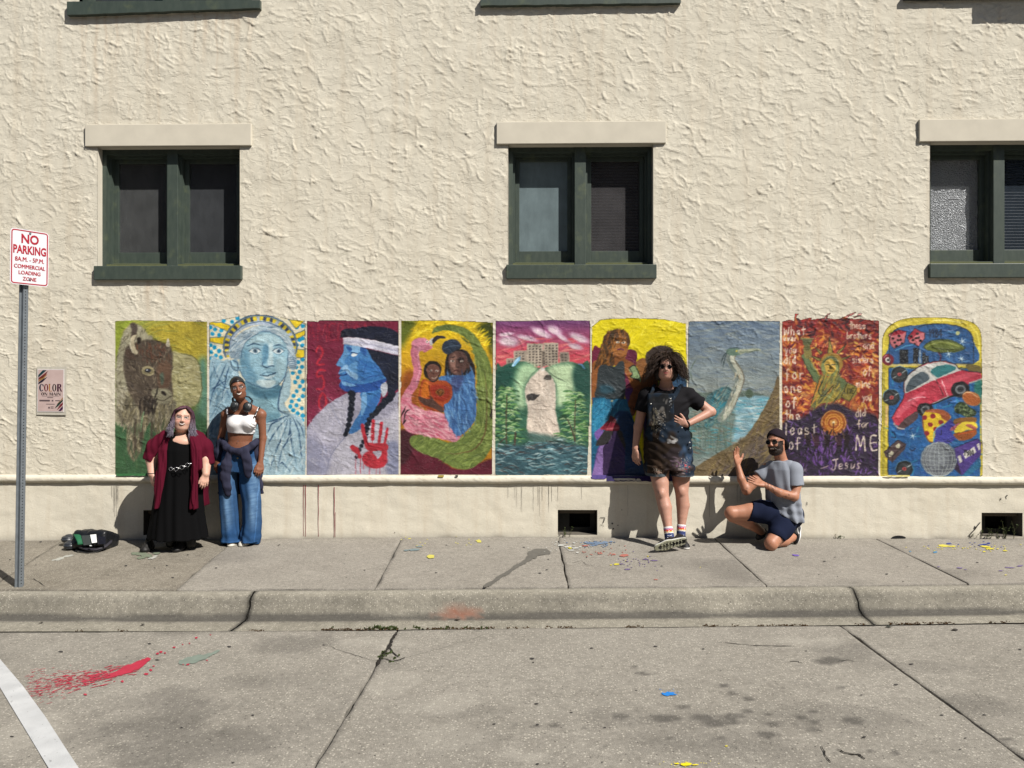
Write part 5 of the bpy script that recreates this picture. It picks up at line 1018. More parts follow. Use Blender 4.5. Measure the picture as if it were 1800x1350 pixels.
def slab(name, c00, c10, c11, c01, f, step, mat, parent, seed, gap=.006, jit=.003, thick=.06, edge_dark=.25, fx=None, fy=None):
    """corners in plan (x, y): near-left, near-right, far-right, far-left (near = towards the camera)"""
    c = [np.array(q, float) for q in (c00, c10, c11, c01)]
    W = max(np.linalg.norm(c[1] - c[0]), np.linalg.norm(c[2] - c[3])); L = max(np.linalg.norm(c[3] - c[0]), np.linalg.norm(c[2] - c[1]))
    nu = max(3, int(W / step)); nv = max(3, int(L / step)); r = np.random.RandomState(seed)
    eu = gap / W; ev = gap / L
    u = np.linspace(eu, 1 - eu, nu + 1); v = np.linspace(ev, 1 - ev, nv + 1)
    u = np.concatenate([[u[0]], [u[0] + .006 / W], u[1:-1], [u[-1] - .006 / W], [u[-1]]]); v = np.concatenate([[v[0]], [v[0] + .006 / L], v[1:-1], [v[-1] - .006 / L], [v[-1]]])
    U, Vv = np.meshgrid(u, v)
    XY = ((1 - U) * (1 - Vv))[..., None] * c[0] + (U * (1 - Vv))[..., None] * c[1] + (U * Vv)[..., None] * c[2] + ((1 - U) * Vv)[..., None] * c[3]
    h, w = U.shape
    jw = lambda n, s: np.interp(np.arange(n), np.arange(0, n + s, s), r.randn(len(np.arange(0, n + s, s))) * jit) + r.randn(n) * jit * .25
    XY[0, :, 1] += jw(w, 4); XY[-1, :, 1] += jw(w, 4); XY[:, 0, 0] += jw(h, 4); XY[:, -1, 0] += jw(h, 4)
    X, Y = XY[..., 0], XY[..., 1]; Z = f(X, Y)
    Z = Z + (vnoise(r, h, w, 12, 12) - .5) * .004; b = np.zeros((h, w)); b[0] = b[-1] = 1; b[:, 0] = b[:, -1] = 1
    Z = Z - b * .004
    V_ = np.stack([X, Y, Z], -1).reshape(-1, 3); I_ = np.arange(h * w).reshape(h, w)
    q = np.stack([I_[:-1, :-1], I_[:-1, 1:], I_[1:, 1:], I_[1:, :-1]], -1).reshape(-1, 4)
    ring = np.concatenate([I_[0, :], I_[1:, -1], I_[-1, -2::-1], I_[-2:0:-1, 0]]); low = V_[ring] - np.array([0, 0, thick]); n = len(ring); base = len(V_)
    k = np.arange(n); sq = np.stack([ring[k], base + k, base + (k + 1) % n, ring[(k + 1) % n]], -1)
    de = np.minimum.reduce([(U) * W, (1 - U) * W, Vv * L, (1 - Vv) * L])
    ex = np.clip(1 - de / .035, 0, 1) * edge_dark * vnoise(r, h, w, 5, 5) * 2
    co = dirt(X, Y, seed=seed, extra=ex).reshape(-1, 3)
    co = np.concatenate([co, np.tile([.5, 0, 0], (n, 1))])
    o = mesh_obj(name, np.concatenate([V_, low]), np.concatenate([q, sq]), mat, parent, False, cols=co)
    return o
walkroot = thing('pavement', (0, 0, 0), None, None, kind='structure')
# joints across the pavement: (photo x at the wall, photo x at the front edge)
far = [(-620, 948.5), (-290,948.5), (112, 948), (415, 947), (707.5, 946), (980.5, 942), (1254, 942.5), (1537, 943.5), (1850, 946), (2200, 948)]
nearp = [(-900, 1040), (-480, 1038), (0 - 22, 1036), (309, 1036.5), (658.5, 1035), (999, 1032.5), (1347, 1029.5), (1702, 1026), (2070, 1022), (2460, 1018)]
FARX = [float(P(x, 944).x) for x, y in far]; NEARX = [float(G(x, y).x) for x, y in nearp]
for i in range(len(FARX) - 1):
    xa, xb = NEARX[i], NEARX[i + 1]; fa, fb = FARX[i], FARX[i + 1]
    slab('paving_slab', (xa, edge_y(xa)), (xb, edge_y(xb)), (fb, -.020), (fa, -.020), walk_z, .036, M_WALKD if i <= 2 else M_WALK, walkroot, 40 + i, gap=.005, jit=.003)
# kerb and gutter segments swept from a profile
kerbroot = thing('kerb', (0, 0, 0), None, None, kind='structure')
KP = [(-.004, -.05), (-.004, -.016), (.022, .002), (.075, .002), (.105, -.006), (.128, -.022), (.148, -.050), (.166, -.085), (.184, -.120), (.200, -.146), (.222, -.162), (.25, -.170)]
kx_far = [-7.6, G(452, 1040).x, G(1486, 1030).x, 9.0]
kj = [(-9.0, -9.0), (float(G(453,1038).x), float(G(440,1084, lambda x,y: gut_z(x)).x)), (float(G(1484,1029).x), float(G(1496,1068, lambda x,y: gut_z(x)).x)), (9.5, 9.5)]
gjx = [-9.0, float(G(405,1110, lambda x,y: gut_z(x)-.01).x), float(G(1540,1100, lambda x,y: gut_z(x)-.01).x), 9.5]
for s in range(3):
    n = int((kj[s + 1][0] - kj[s][0]) / .035); r = np.random.RandomState(60 + s); rows = []; cols = []
    prof = KP + [None] * 5
    for i in range(n + 1):
        t = i / n
        row = []
        for k in range(len(KP) + 5):
            g = min(1, k / (len(KP) - 1)); xl = kj[s][0] + (kj[s][1] - kj[s][0]) * g ** .5 + .007; xr = kj[s + 1][0] + (kj[s + 1][1] - kj[s + 1][0]) * g ** .5 - .007
            if k >= len(KP):
                g2 = (k - len(KP) + 1) / 5; xl = kj[s][1] + (gjx[s] - kj[s][1]) * g2 + .007; xr = kj[s + 1][1] + (gjx[s + 1] - kj[s + 1][1]) * g2 - .007
            x = xl + (xr - xl) * t; ey = edge_y(x) - .030; wz = walk_z(x, edge_y(x))
            jx = .004 * math.sin(k * 1.9 + s) if i in (0, n) else 0
            if k < len(KP): y = ey - KP[k][0]; z = wz + KP[k][1] + (.004 if 3 < k < 10 else 0) * (r.rand() - .5) * 1.4
            else:
                g2 = (k - len(KP) + 1) / 5; y0 = ey - KP[-1][0]; y1 = gedge_y(x) + .006; y = y0 + (y1 - y0) * g2; z = wz - .170 - .014 * g2 + (r.rand() - .5) * .001
            row.append((x + jx, y, z))
            grime = {4: .10, 5: .22, 6: .30, 7: .22, 8: .24, 9: .7, 10: 1.3, 11: .9, 12: .15}.get(k, .03)
            cols.append((0, 0, 0) if k < 2 else (min(.8, grime * (.55 + .9 * (.5 + .5 * math.sin(x * 2.3 + s) * math.sin(x * 5.1))) + (.12 * r.rand() if k > 4 else 0)), .10 if k in (2, 3) else 0, 0))
        rows.append(row)
    m_ = len(KP) + 5; V_ = np.array(rows).reshape(-1, 3); i_ = (np.arange(n)[:, None] * m_ + np.arange(m_ - 1)[None])
    f_ = np.stack([i_, i_ + 1, i_ + m_ + 1, i_ + m_], -1).reshape(-1, 4)
    base = len(V_); ends = []
    C_ = np.array(cols)
    # orange stain at the foot of the kerb
    p = G(808, 1080, lambda x, y: gut_z(x) + .01); dd = np.sqrt(((V_[:, 0] - p.x) / .22) ** 2 + ((V_[:, 1] - p.y) / .11) ** 2) + np.random.RandomState(5).rand(len(V_)) * .45; dd = np.hypot(dd, (V_[:, 2] - p.z) / .075)
    C_[:, 2] = np.clip((1.3 - dd) / .6, 0, 1) * .85; C_[:, 0] *= (1 - C_[:, 2] * .7)
    for e in (0, n):
        idx = np.arange(m_) + e * m_; low = V_[idx] - np.array([0, 0, .06]); b0 = len(V_); V_ = np.concatenate([V_, low]); C_ = np.concatenate([C_, np.tile([.6, 0, 0], (m_, 1))])
        kk = np.arange(m_ - 1); f_ = np.concatenate([f_, np.stack([idx[kk], b0 + kk, b0 + kk + 1, idx[kk + 1]], -1)])
    mesh_obj('kerb_segment', V_, f_, M_KERB, kerbroot, True, cols=C_)
# road slabs
roadroot = thing('road', (0, 0, 0), None, None, kind='structure')
ra = (float(G(697,1109.5,road_z).x), G(552,1350,road_z)); rb = (float(G(1479,1102,road_z).x), G(1800,1335,road_z))
def jline(x0, p):                                    # x on the joint at a given y
    y0 = float(gedge_y(x0)); return lambda y: x0 + (p.x - x0) * (y - y0) / (p.y - y0)
JA = jline(*ra); JB = jline(*rb)
lx = [lambda y: -12.0, lambda y: JA(y) - 4.6, JA, JB, lambda y: JB(y) + 4.4, lambda y: 13.0]
for i in range(5):
    y1a = float(gedge_y(lx[i](-2.2))) - .006; 
    for (ya, yb, stp) in ((None, -6.4, .030 if i in (1, 2, 3) else .07), (-6.4, -12.0, .12)):
        if ya is None: fa_, fb_ = (lx[i](gedge_y(lx[i](-2.2))), gedge_y(lx[i](-2.2)) - .004), (lx[i + 1](gedge_y(lx[i + 1](-2.2))), gedge_y(lx[i + 1](-2.2)) - .004)
        else: fa_, fb_ = (lx[i](ya), ya), (lx[i + 1](ya), ya)
        slab('road_slab', (lx[i](yb), yb), (lx[i + 1](yb), yb), fb_, fa_, road_z, stp, M_ROAD, roadroot, 80 + i * 2 + (ya is not None), gap=.007, jit=.004)
MB().add([(-40, -30, -.33), (40, -30, -.33), (40, .45, -.33), (-40, .45, -.33)], [(0, 1, 2, 3)]).build('ground', M_SOIL, None, kind='structure')
mesh_obj('joint_bed', [(-12, -12, -.20 + .08), (13, -12, -.12), (13, -2.1, -.305), (-12, -2.1, -.305), (13, 0.02, -.06), (-12, .02, -.09), (13, -1.7, -.135), (-12, -1.7, -.16)], [(0, 1, 2, 3), (7, 6, 4, 5)], M_SOIL, roadroot)

# the buildings across the street, behind the photographer: they show only in the window panes and shade the far side of the road
far = thing('building', (0, -17.5, 0), 'dark brick row of buildings across the street behind the photographer', 'building')
M_BRICKD = simple('dark brick', (.07, .05, .042), .9, .2, 0, .3, 3)
for i, (x0, x1, h) in enumerate(((-34, -16, 9.5), (-15.9, -2, 11.5), (-1.9, 12, 10), (12.1, 34, 11))):
    w_ = MB().box(x0, x1, -21, -17.5 - .2 * (i % 2), -.3, h).build('facade', M_BRICKD, far)
    m = MB(); n = int((x1 - x0) / 2.6)
    for j in range(n):
        for zz in (1.0, 4.4, 7.4)[:3 if h > 10 else 2]: m.box(x0 + .8 + j * 2.6, x0 + 2.0 + j * 2.6, -17.5 - .2 * (i % 2), -17.46, zz, zz + 1.7)
    m.build('facade_windows', simple('far glass', (.04, .045, .05), .2, .5), w_, kind='stuff')
# ---------------------------------------------------------------- soft body modeller: blended round cones and ellipsoids -> one continuous mesh
def V3(p): return np.array(p, dtype=np.float32)
class Prim:
    def __init__(s, kind, a, b, r1, r2, k, neg=False, R=None, ax=None, fl=1.0, fn=None):
        s.kind, s.a, s.b, s.r1, s.r2, s.k, s.neg, s.R, s.ax, s.fl, s.fn = kind, V3(a), V3(b), r1, r2, k, neg, R, ax, fl, fn
    def d(s, X):
        if s.kind == 'cone':
            ba = s.b - s.a; pa = X - s.a; t = np.clip((pa @ ba) / (ba @ ba + 1e-12), 0, 1); q = pa - t[..., None] * ba
            if s.ax is not None:
                c = q @ s.ax; q = q + (c * (1 / s.fl - 1))[..., None] * s.ax
                return (np.sqrt((q * q).sum(-1)) - (s.r1 + (s.r2 - s.r1) * t)) * min(1, s.fl + .15)
            return np.sqrt((q * q).sum(-1)) - (s.r1 + (s.r2 - s.r1) * t)
        if s.kind == 'ell':
            q = (X - s.a) @ s.R; r = s.b; k0 = np.sqrt(((q / r) ** 2).sum(-1)); k1 = np.sqrt(((q / (r * r)) ** 2).sum(-1)) + 1e-9
            return k0 * (k0 - 1) / k1
        if s.kind == 'box':
            q = np.abs((X - s.a) @ s.R) - s.b; return np.sqrt((np.maximum(q, 0) ** 2).sum(-1)) + np.minimum(q.max(-1), 0) - s.r1
        return s.fn(X)
class Body:
    def __init__(s): s.p = []; s.post = []
    def cone(s, a, b, r1, r2, k=.02, flat=None, neg=False):
        ax = None; fl = 1
        if flat: ax = V3(flat[0]); ax = ax / np.linalg.norm(ax); fl = flat[1]
        s.p.append(Prim('cone', a, b, r1, r2, k, neg, ax=ax, fl=fl)); return s
    def ell(s, c, r, k=.02, rot=None, neg=False):
        R = np.eye(3, dtype=np.float32) if rot is None else V3(rot); s.p.append(Prim('ell', c, r, 0, 0, k, neg, R=R)); return s
    def box(s, c, r, rnd=.01, k=.01, rot=None, neg=False):
        R = np.eye(3, dtype=np.float32) if rot is None else V3(rot); s.p.append(Prim('box', c, r, rnd, 0, k, neg, R=R)); return s
    def fn(s, f, k=.0, neg=True): s.p.append(Prim('fn', (0, 0, 0), (0, 0, 0), 0, 0, k, neg, fn=f)); return s
    def chain(s, pts, rs, k=.015, flat=None):
        for i in range(len(pts) - 1): s.cone(pts[i], pts[i + 1], rs[i], rs[i + 1], k, flat)
        return s
    def ev(s, X, prims=None):
        D = None
        for q in (prims if prims is not None else s.p):
            d = q.d(X); k = max(q.k, 1e-4)
            if D is None: D = d if not q.neg else np.full_like(d, 1.0); continue
            if q.neg:
                d = -d; h = np.clip(.5 + .5 * (d - D) / k, 0, 1); D = D + (d - D) * h + k * h * (1 - h)
            else:
                h = np.clip(.5 + .5 * (D - d) / k, 0, 1); D = D + (d - D) * h - k * h * (1 - h)
        for f in s.post: D = f(X, D)
        return D
    def mesh(s, lo, hi, h, B=24):
        lo = np.array(lo, np.float64); n = np.ceil((np.array(hi) - lo) / h).astype(int) + 1; nb = np.ceil(n / B).astype(int)
        S = np.array([n[0] + B + 4, n[1] + B + 4, n[2] + B + 4]); vid = []; vco = []; quads = []
        rad = B * h * .5 * 1.7321 + 2 * h
        for bi in np.ndindex(*nb):
            b0 = np.array(bi) * B; c = (lo + (b0 + B / 2) * h).astype(np.float32)[None]
            act = []; alive = False
            for q in s.p:
                dd = float(q.d(c)[0]) if q.kind != 'fn' else 0
                if q.kind == 'ell' or (q.ax is not None): lim = rad * 2.2 + q.k * 2
                else: lim = rad + q.k * 2
                if q.kind == 'fn' or dd < lim:
                    act.append(q)
                    if not q.neg: alive = True
            if not alive: continue
            g = [lo[i] + (b0[i] - 1 + np.arange(B + 2)) * h for i in range(3)]     # corners from -1 .. B
            X = np.stack(np.meshgrid(*g, indexing='ij'), -1).astype(np.float32)
            F = s.ev(X, act); 
            if F.min() > 0 or F.max() < 0: continue
            sg = F < 0; C = sg[:-1, :-1, :-1].astype(np.int8)
            cnt = np.zeros(C.shape, np.int16)
            for dx in (0, 1):
                for dy in (0, 1):
                    for dz in (0, 1): cnt += sg[dx:dx + B + 1, dy:dy + B + 1, dz:dz + B + 1]
            A = (cnt > 0) & (cnt < 8); own = A.copy(); own[0] = False; own[:, 0] = False; own[:, :, 0] = False   # cells -1..B-1, own 0..B-1
            idx = np.argwhere(own)
            if len(idx):
                acc = np.zeros((len(idx), 3)); num = np.zeros(len(idx))
                for ax in range(3):
                    o = [a for a in range(3) if a != ax]
                    for u in (0, 1):
                        for v in (0, 1):
                            p0 = idx.copy(); p0[:, o[0]] += u; p0[:, o[1]] += v; p1 = p0.copy(); p1[:, ax] += 1
                            f0 = F[tuple(p0.T)]; f1 = F[tuple(p1.T)]; cr = (f0 < 0) != (f1 < 0)
                            t = np.where(cr, f0 / (f0 - f1 + 1e-12), 0)[:, None]; pt = p0 + t * (p1 - p0)
                            acc += pt * cr[:, None]; num += cr
                pos = acc / num[:, None]
                vco.append(lo + (pos + b0 - 1) * h); gi = idx + b0 - 1
                vid.append((gi[:, 0].astype(np.int64) * S[1] + gi[:, 1]) * S[2] + gi[:, 2])
            # quads around sign-changing grid edges that start at owned corners (index 1..B in this block)
            for ax in range(3):
                o = [(1, 2), (2, 0), (0, 1)][ax]
                sl0 = [slice(1, B + 1)] * 3; sl1 = [slice(1, B + 1)] * 3; sl1[ax] = slice(2, B + 2)
                a = sg[tuple(sl0)]; b = sg[tuple(sl1)]; e = np.argwhere(a != b) + 1
                if not len(e): continue
                ge = e + b0 - 1; q = []
                for (u, v) in ((0, 0), (1, 0), (1, 1), (0, 1)):
                    z = ge.copy(); z[:, o[0]] -= u; z[:, o[1]] -= v; z += 0
                    q.append((z[:, 0].astype(np.int64) * S[1] + z[:, 1]) * S[2] + z[:, 2])
                q = np.stack(q, -1); fl = sg[tuple(e.T)]; q[~fl] = q[~fl][:, ::-1]; quads.append(q)
        vid = np.concatenate(vid); vco = np.concatenate(vco); quads = np.concatenate(quads)
        od = np.argsort(vid); vid = vid[od]; vco = vco[od]
        j = np.searchsorted(vid, quads); j = np.minimum(j, len(vid) - 1); ok = (vid[j] == quads).all(1)
        return vco, j[ok].astype(np.int32)

def frame(fwd, up=(0, 0, 1)):
    """columns: right, forward, up of a head looking along fwd"""
    f = Vector(fwd).normalized(); u = Vector(up); r = f.cross(u).normalized(); u = r.cross(f).normalized()
    return np.array([[r.x, f.x, u.x], [r.y, f.y, u.y], [r.z, f.z, u.z]], np.float32)
def hand(B, wrist, fdir, pnorm, size=1.0, spread=.12, curl=(.25, .25, .25, .25), thumb=1, tcurl=.2, tang=.75):
    """fdir: wrist to knuckles; pnorm: out of the palm; thumb: +1 / -1 the side (fdir x pnorm) the thumb is on"""
    w = Vector(wrist); f = Vector(fdir).normalized(); n = Vector(pnorm); n = (n - f * n.dot(f)).normalized(); s = f.cross(n).normalized() * thumb
    S = size
    B.cone(w - f * .01 * S, w + f * .03 * S, .022 * S, .025 * S, .012, (n, .72))
    for t, l in ((.030, .082), (.010, .088), (-.011, .084), (-.030, .074)):
        B.cone(w + f * .02 * S + s * t * .55 * S, w + f * l * S + s * t * S, .015 * S, .0125 * S, .012, (n, .85))
    B.ell(w + f * .035 * S + s * .022 * S + n * .006 * S, (.016 * S, .026 * S, .012 * S), .012, np.array([list(s), list(f), list(n)], np.float32).T)
    tips = []
    for i, (t, l0, ln) in enumerate(((.031, .086, .072), (.011, .092, .080), (-.010, .088, .074), (-.030, .078, .060))):
        d = (f + s * spread * (1.5 - i)).normalized(); p = w + f * l0 * S * .96 + s * t * S; c = curl[i]; ax = d.cross(n).normalized()
        pts = [p]; dd = d.copy()
        for seg, fr in ((.42, .5), (.32, 1.2), (.26, .9)):
            dd = (Matrix.Rotation(c * fr, 3, ax) @ dd).normalized(); p = p + dd * ln * seg * S; pts.append(p)
        r = .0093 * S * (1, 1, .97, .88)[i]
        B.chain(pts, [r, r * .97, r * .9, r * .8], .003); tips.append(pts[-1])
    d = (f * math.cos(tang) + s * math.sin(tang) + n * .25).normalized(); p0 = w + f * .022 * S + s * .022 * S; p1 = p0 + d * .038 * S
    dd = (d + f * tcurl).normalized(); p2 = p1 + dd * .030 * S; p3 = p2 + (dd + f * tcurl).normalized() * .024 * S
    B.chain([p0, p1, p2, p3], [.015 * S, .0125 * S, .0105 * S, .0088 * S], .008)
    return tips
def head(B, c, Fm, s=1.0, wide=1.0, jaw=1.0):
    """c: centre of the skull between the ears; Fm: frame matrix"""
    T = lambda x, y, z: V3(c) + Fm @ (np.array([x * wide, y, z], np.float32) * s)
    B.ell(T(0, -.010, .030), (.076 * s * wide, .096 * s, .092 * s), .02, Fm)
    B.ell(T(0, .018, -.020), (.066 * s * wide, .076 * s, .088 * s), .03, Fm)
    B.ell(T(0, .045, -.082), (.034 * s * jaw * wide, .032 * s, .028 * s), .035, Fm)
    for q in (-1, 1):
        B.ell(T(.034 * q, .060, -.030), (.025 * s * wide, .022 * s, .024 * s), .03, Fm)
        B.ell(T(.045 * q * jaw, .012, -.070), (.022 * s, .036 * s, .026 * s), .04, Fm)
        B.ell(T(.032 * q, .086, .014), (.0165 * s, .012 * s, .010 * s), .012, Fm, neg=True)
        B.ell(T(.031 * q, .074, .013), (.0125 * s, .0125 * s, .0125 * s), .004, Fm)
        B.ell(T(.077 * q, -.006, .000), (.0085 * s, .018 * s, .030 * s), .008, Fm)
        B.ell(T(.085 * q, .002, .002), (.004 * s, .009 * s, .016 * s), .006, Fm, neg=True)
        B.cone(T(.012 * q, .090, .033), T(.046 * q, .078, .034), .0085 * s, .006 * s, .014)
        B.ell(T(.0105 * q, .100, -.024), (.0085 * s, .010 * s, .008 * s), .008, Fm)
    B.cone(T(0, .089, .020), T(0, .108, -.016), .0065 * s, .0105 * s, .010)
    B.ell(T(0, .088, -.048), (.024 * s, .010 * s, .006 * s), .006, Fm); B.ell(T(0, .086, -.060), (.021 * s, .010 * s, .0065 * s), .006, Fm)
    B.ell(T(0, .0985, -.0535), (.024 * s, .006 * s, .0022 * s), .004, Fm, neg=True)
    return T
def local(V, c, Fm, s=1.0): return ((V - V3(c)) @ Fm) / s
def facepaint(V, c, Fm, s, skin, lips, brow, hairc=None, scalp=None, teeth=None, iris=(.05, .03, .02), blush=None):
    q = local(V, c, Fm, s); x, y, z = q.T; out = np.tile(np.array(skin, np.float32), (len(V), 1)); near = (np.abs(x) < .13) & (np.abs(y) < .14) & (z > -.12) & (z < .14)
    def put(m, col, a=1.0):
        m = (m & near).astype(np.float32)[:, None] * a; out[:] = out * (1 - m) + np.array(col, np.float32) * m
    if blush:
        for k in (-1, 1): 
            w = np.exp(-(((x - .036 * k) / .02) ** 2 + ((z + .022) / .018) ** 2)) * (y > .04) * .6
            out[:] = out * (1 - w[:, None]) + np.array(blush) * w[:, None]
    ft = y > .05
    for k in (-1, 1):
        xe = (x - .032 * k); d = (xe / .0165) ** 2 + ((z - .013) / .0075) ** 2
        put(ft & (d < 1.35), np.array(skin) * .35); put(ft & (d < .85), (.62, .60, .58)); put(ft & ((xe / .0062) ** 2 + ((z - .013) / .007) ** 2 < 1), iris)
        put(ft & (np.abs(z - (.036 - .10 * np.abs(xe) ** 1.0 * 1.0)) < .0042) & (np.abs(xe) < .024), brow, .85)
    zl = z + .0535 - (x * x) * 9
    put(ft & (np.abs(x) < .026) & (np.abs(zl) < .0115 * (1 - (np.abs(x) / .029) ** 2)), lips)
    if teeth: put(ft & (np.abs(x) < .021) & (np.abs(zl + .001) < .0048), teeth)
    if scalp is not None: put(scalp(x, y, z), hairc)
    return out
def gbox(pts, m):
    p = np.array([list(q) for q in pts]); return p.min(0) - m, p.max(0) + m
def bb(x0, y0, x1, y1, a0=0.0, a1=.8):
    c = np.array([list(P(x, y, a)) for x in (x0, x1) for y in (y0, y1) for a in (a0, a1)]); return c.min(0), c.max(0)
def eye_and_teeth(root, T, s, iris, tw=.020, th=.0062, teeth=True):
    for k in (-1, 1):
        vs = []; fs = []; cs = []; n, m_ = 14, 10
        for i in range(m_ + 1):
            ph = math.pi * .5 * i / m_
            for j in range(n):
                a = 2 * math.pi * j / n; vs.append(T(.0315 * k + .0136 * math.sin(ph) * math.cos(a), .0745 + .0136 * math.cos(ph), .012 + .0136 * math.sin(ph) * math.sin(a) * .62)); cs.append((.008, .006, .006) if i < 2 else iris if i < 5 else (.58, .56, .54))
        for i in range(m_):
            for j in range(n): fs.append((i * n + j, i * n + (j + 1) % n, (i + 1) * n + (j + 1) % n, (i + 1) * n + j))
        mesh_obj('eye', np.array(vs), fs, M_SHOE, root, True, cols=np.array(cs))
    if teeth:
        vs = []; fs = []
        for i in range(9):
            t = i / 4 - 1; x = t * tw; zt = -.0490 + x * x * 16; zb = zt - th * (1 - t * t) ** .5 - .0006; y = .1035 - x * x * 12
            vs += [T(x, y, zt), T(x, y, zb)]
            if i: fs.append((2 * i - 2, 2 * i - 1, 2 * i + 1, 2 * i))
        mesh_obj('teeth', np.array(vs), fs, simple('teeth', (.75, .72, .66), .3, .4), root)
def garment(name, B, lo, hi, h, mat, parent, col=None, fold=None):
    v, f = B.mesh(lo, hi, h)
    c = np.tile(np.array(col, np.float32), (len(v), 1)) if not callable(col) else col(v)
    return mesh_obj(name, v, f, mat, parent, True, cols=c)
def wav(V, seeds, freqs, amps):
    o = 0
    for (d, f, a) in zip(seeds, freqs, amps): o = o + a * np.sin(V @ np.array(d, np.float32) * f + f * .37)
    return o
def hnoise(V, sc, seed=0):
    """cheap smooth 3-D noise from rotated sines"""
    r = np.random.RandomState(seed); o = np.zeros(V.shape[:-1], np.float32)
    for k in range(6):
        d = r.randn(3).astype(np.float32); d /= np.linalg.norm(d); o = o + np.sin(V @ d * sc * (1 + k * .37) + r.rand() * 6.28 + 1.3 * np.sin(V @ np.roll(d, 1) * sc * .7))
    return o / 6
def turn(v, ax, a): return Matrix.Rotation(a, 3, ax) @ Vector(v)
M_SKIN = vcol('skin', .48, .35, .12, .25, 500, .0006, .06)
M_CLOTH = vcol('woven cloth', .9, .08, 0, .5, 900, .0009, .10)
M_HAIR = vcol('hair', .5, .35, 0, .9, 420, .004, .25)
M_SHOE = vcol('shoe', .55, .35, 0, .3, 300, .001, .08)
M_DENIM = vcol('denim', .9, .1, 0, .7, 700, .0012, .14)
M_BLACKGLOSS = simple('black plastic', (.012, .012, .013), .25, .5)
M_METAL = simple('bright metal', (.6, .6, .62), .25, .5, 1)
M_LENS = simple('dark lens', (.006, .006, .007), .08, .6)
def strand_hair(name, strands, mat, parent, r=.0022, n=4, cols=None):
    """many tapered locks joined in one mesh"""
    Vs = []; Fs = []; Cs = []; base = 0; ang = np.arange(n) / n * 2 * math.pi
    for si, (pts, rad, c) in enumerate(strands):
        p = np.array(pts, np.float64); N = len(p); t = np.gradient(p, axis=0); t /= np.linalg.norm(t, axis=1)[:, None] + 1e-9
        u = np.cross(t, (.3, .1, .9)); u /= np.linalg.norm(u, axis=1)[:, None] + 1e-9; w = np.cross(t, u)
        tt = np.linspace(0, 1, N); rr_ = rad * (np.minimum(1, .55 + tt * 3) * np.clip(1.15 - tt, .12, 1))
        ring = p[:, None] + rr_[:, None, None] * (u[:, None] * np.cos(ang)[None, :, None] + w[:, None] * np.sin(ang)[None, :, None])
        Vs.append(ring.reshape(-1, 3)); i = np.arange(N - 1)[:, None] * n + np.arange(n)[None]; j = np.arange(N - 1)[:, None] * n + (np.arange(n)[None] + 1) % n
        Fs.append(np.stack([i, j, j + n, i + n], -1).reshape(-1, 4) + base); base += N * n; cc = np.array(c, np.float32)
        Cs.append(np.repeat(cc if cc.ndim == 2 else np.tile(cc, (N, 1)), n, 0))
    return mesh_obj(name, np.concatenate(Vs), np.concatenate(Fs).astype(np.int32), mat, parent, True, cols=np.concatenate(Cs))
def ring_pts(c, Fm, rx, rz, yb=0, n=20): return [Vector(V3(c) + Fm @ np.array([rx * math.cos(t * 2 * math.pi / n), yb, rz * math.sin(t * 2 * math.pi / n)], np.float32)) for t in range(n + 1)]
def shoe(name, heel, toe, up, mat, parent, upper, sole, size=1.0, sole_t=.022, extra=None):
    """heel / toe: sole points"""
    h = Vector(heel); t = Vector(toe); f = (t - h).normalized(); u = Vector(up); u = (u - f * u.dot(f)).normalized(); s = f.cross(u); L = (t - h).length
    B = Body(); R = np.array([list(s), list(f), list(u)], np.float32).T; S = size
    B.cone(h + f * .035 + u * .018, h + f * L * .62 + u * .018, .036 * S, .043 * S, .03, (u, .55)); B.cone(h + f * L * .62 + u * .018, t - f * .035 + u * .016, .043 * S, .034 * S, .03, (u, .5))
    B.cone(h + f * .035 + u * .035, h + f * L * .45 + u * .05, .032 * S, .030 * S, .03); B.cone(h + f * L * .45 + u * .045, h + f * L * .78 + u * .03, .030 * S, .026 * S, .03); B.cone(h + f * .04 + u * .04, h + f * .045 + u * .085, .033 * S, .030 * S, .03)
    B.ell(h + f * .05 + u * .105, (.024 * S, .034 * S, .022 * S), .01, R, neg=True)
    B.fn(lambda X: ((X - V3(h)) @ V3(u)) , .004)     # cut flat underneath
    lo, hi = gbox([h, t, h + u * .1], .06)
    v, fa = B.mesh(lo, hi, .005)
    q = (v - V3(h)) @ V3(u); c = np.tile(np.array(upper, np.float32), (len(v), 1)); 
    o = mesh_obj(name, v, fa, mat, parent, True, cols=c)
    B2 = Body(); B2.cone(h + f * .035 + u * .010, h + f * L * .62 + u * .010, .040 * S, .047 * S, .02, (u, .55)); B2.cone(h + f * L * .62 + u * .010, t - f * .035 + u * .010, .047 * S, .037 * S, .02, (u, .5))
    B2.post.append(lambda X, D: np.maximum(np.maximum(D, ((X - V3(h)) @ V3(u)) - sole_t), -((X - V3(h)) @ V3(u))))
    v, fa = B2.mesh(lo, hi, .005); mesh_obj('sole', v, fa, mat, o, True, cols=np.tile(np.array(sole, np.float32), (len(v), 1)) if not callable(sole) else sole(v))
    return o

